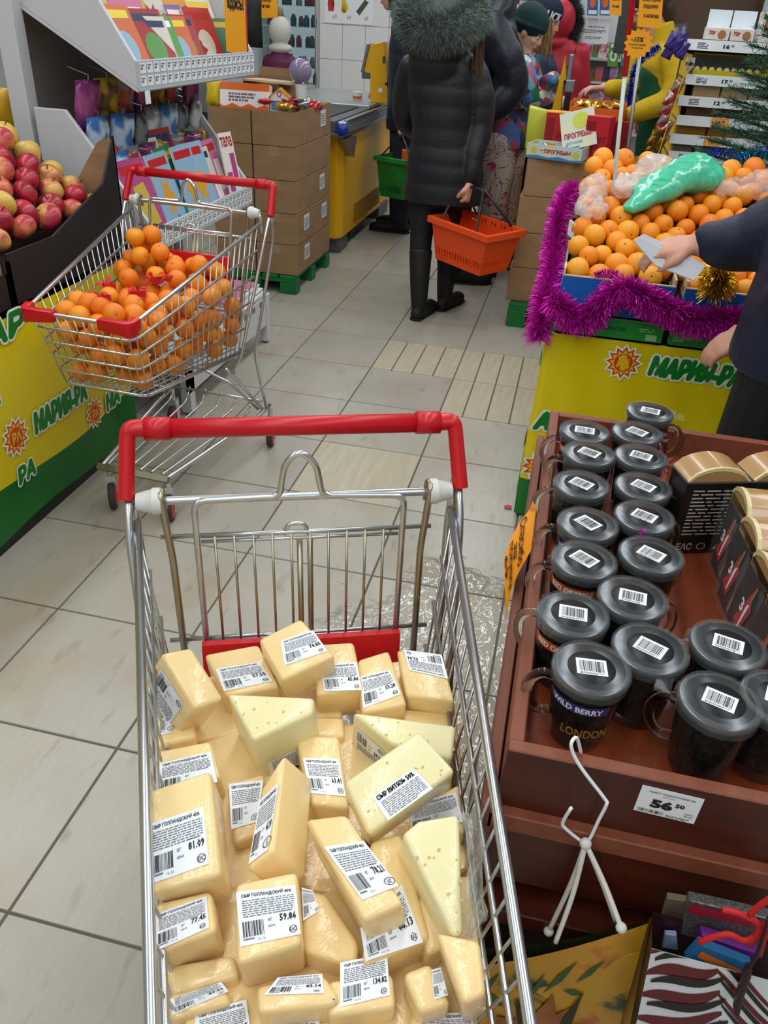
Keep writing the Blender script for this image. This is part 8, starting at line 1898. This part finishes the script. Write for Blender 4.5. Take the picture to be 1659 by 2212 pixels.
# folded clear bag in that hand
fp = [at(1370, 520, Y=2.20), at(1415, 572, Y=2.17), at(1500, 606, Y=2.14), at(1520, 580, Y=2.15), at(1445, 540, Y=2.18), at(1385, 512, Y=2.20)]
cpt = sum(fp, V())/6; b = MB(); b.prism([p-cpt for p in fp], .004, (.1, -.5, .85)); b.prism([p-cpt+V((.006, .01, .007)) for p in fp], .002, (.1, -.5, .85)); q = b.build('folded_plastic_bag', mat('white_folded_film', '#d9dce4', .3, alpha=.85), loc=cpt, bevel=.001); tag(q, 'folded white plastic bag in the hand over the oranges', 'bag')
# ------------------------------------------------------------------ small things
q = lk('yellow_packet', pouch(.10, .14).mesh('pouch', mat('bright_yellow_film', '#d8b81a', .3), smooth=True, merge=True), None, at(462, 198, Y=4.50), (0, .2, 1.3)); tag(q, 'bright yellow packet at the left end of the carton stack top', 'packet')
q = lk('black_bag', pouch(.16, .22, .05).mesh('pouch', mat('black_bag_cloth', '#121214', .6), smooth=True, merge=True), None, at(534, 42, Y=4.05), (0, 0, 1.4)); tag(q, 'black bag hanging between the yellow poster and the yellow card', 'bag')
q = lk('yellow_packet', pouch(.14, .14, .05).mesh('pouch', mat('warm_yellow_film', '#d9a81e', .4), smooth=True, merge=True), None, at(4, 232, Y=3.0), (0, 0, 1.2)); tag(q, 'warm yellow packet at the left picture edge above the apples', 'packet')
p0 = at(318, 200, X=-1.49); t = thing('hanging_tag', 'small white tag hanging under the top price rail of the magazine rack', 'tag', p0); b = MB(); b.bx((0, -.018, -.035), (.0015, .018, .02)); b.build('card', M['white_paper'], t); b = MB(); b.tube([(0, 0, .02), (-.008, 0, .03)], .001, 5); b.build('string', M['white_pl'], t)
p0 = at(1097, 1096, Z=.003); b = MB(); b.prism([(.012*math.cos(a)*(1.6 if i % 2 else 1), .010*math.sin(a), .001+.002*(i % 3)) for i, a in enumerate([k*PI/4 for k in range(8)])], .0008, (0, 0, 1)); q = b.build('red_scrap', mat('red_scrap_paper', '#c83a44', .5), loc=p0); tag(q, 'small red paper scrap on the wet floor by the orange stand', 'scrap')
tinsel([at(1383, 1146, Z=TF+.1035), at(1390, 1152, Z=TF+.1035)], .008, 26, purp, 'tinsel_shred', 'purple tinsel shred lying on a mug lid', 51, 4, .0008)
q = slab('dark_table', 'dark low table with jars behind the orange stand', 'table', (.24, 3.25, 0), (.36, 3.68, .80), M['dark_grey'])
jar = MB().lathe([(.03, 0), (.034, .01), (.034, .075), (.024, .09), (.026, .094), (.026, .11), (.001, .11)], 18)
for k, (x, y, c, nm) in enumerate(((.30, 3.34, '#4a2a14', 'dark brown'), (.28, 3.50, '#7a5a2a', 'amber'), (.33, 3.58, '#8a6a30', 'honey coloured'))):
    q = lk('coffee_jar', jar.mesh('jar', mat('jar_'+nm.split()[0], c, .15, coat=.5), smooth=True), None, (x, y, .8005)); tag(q, nm+' jar on the dark low table behind the orange stand', 'jar')
p0 = at(1236, 495, Y=2.62); b = MB(); b.bx((-.004, -.03, -.022), (0, .03, .022)); q = b.build('white_card', M['white_paper'], loc=p0, rot=(0, 0, .3)); tag(q, 'small blank white card stuck at the left edge of the loose oranges', 'card')
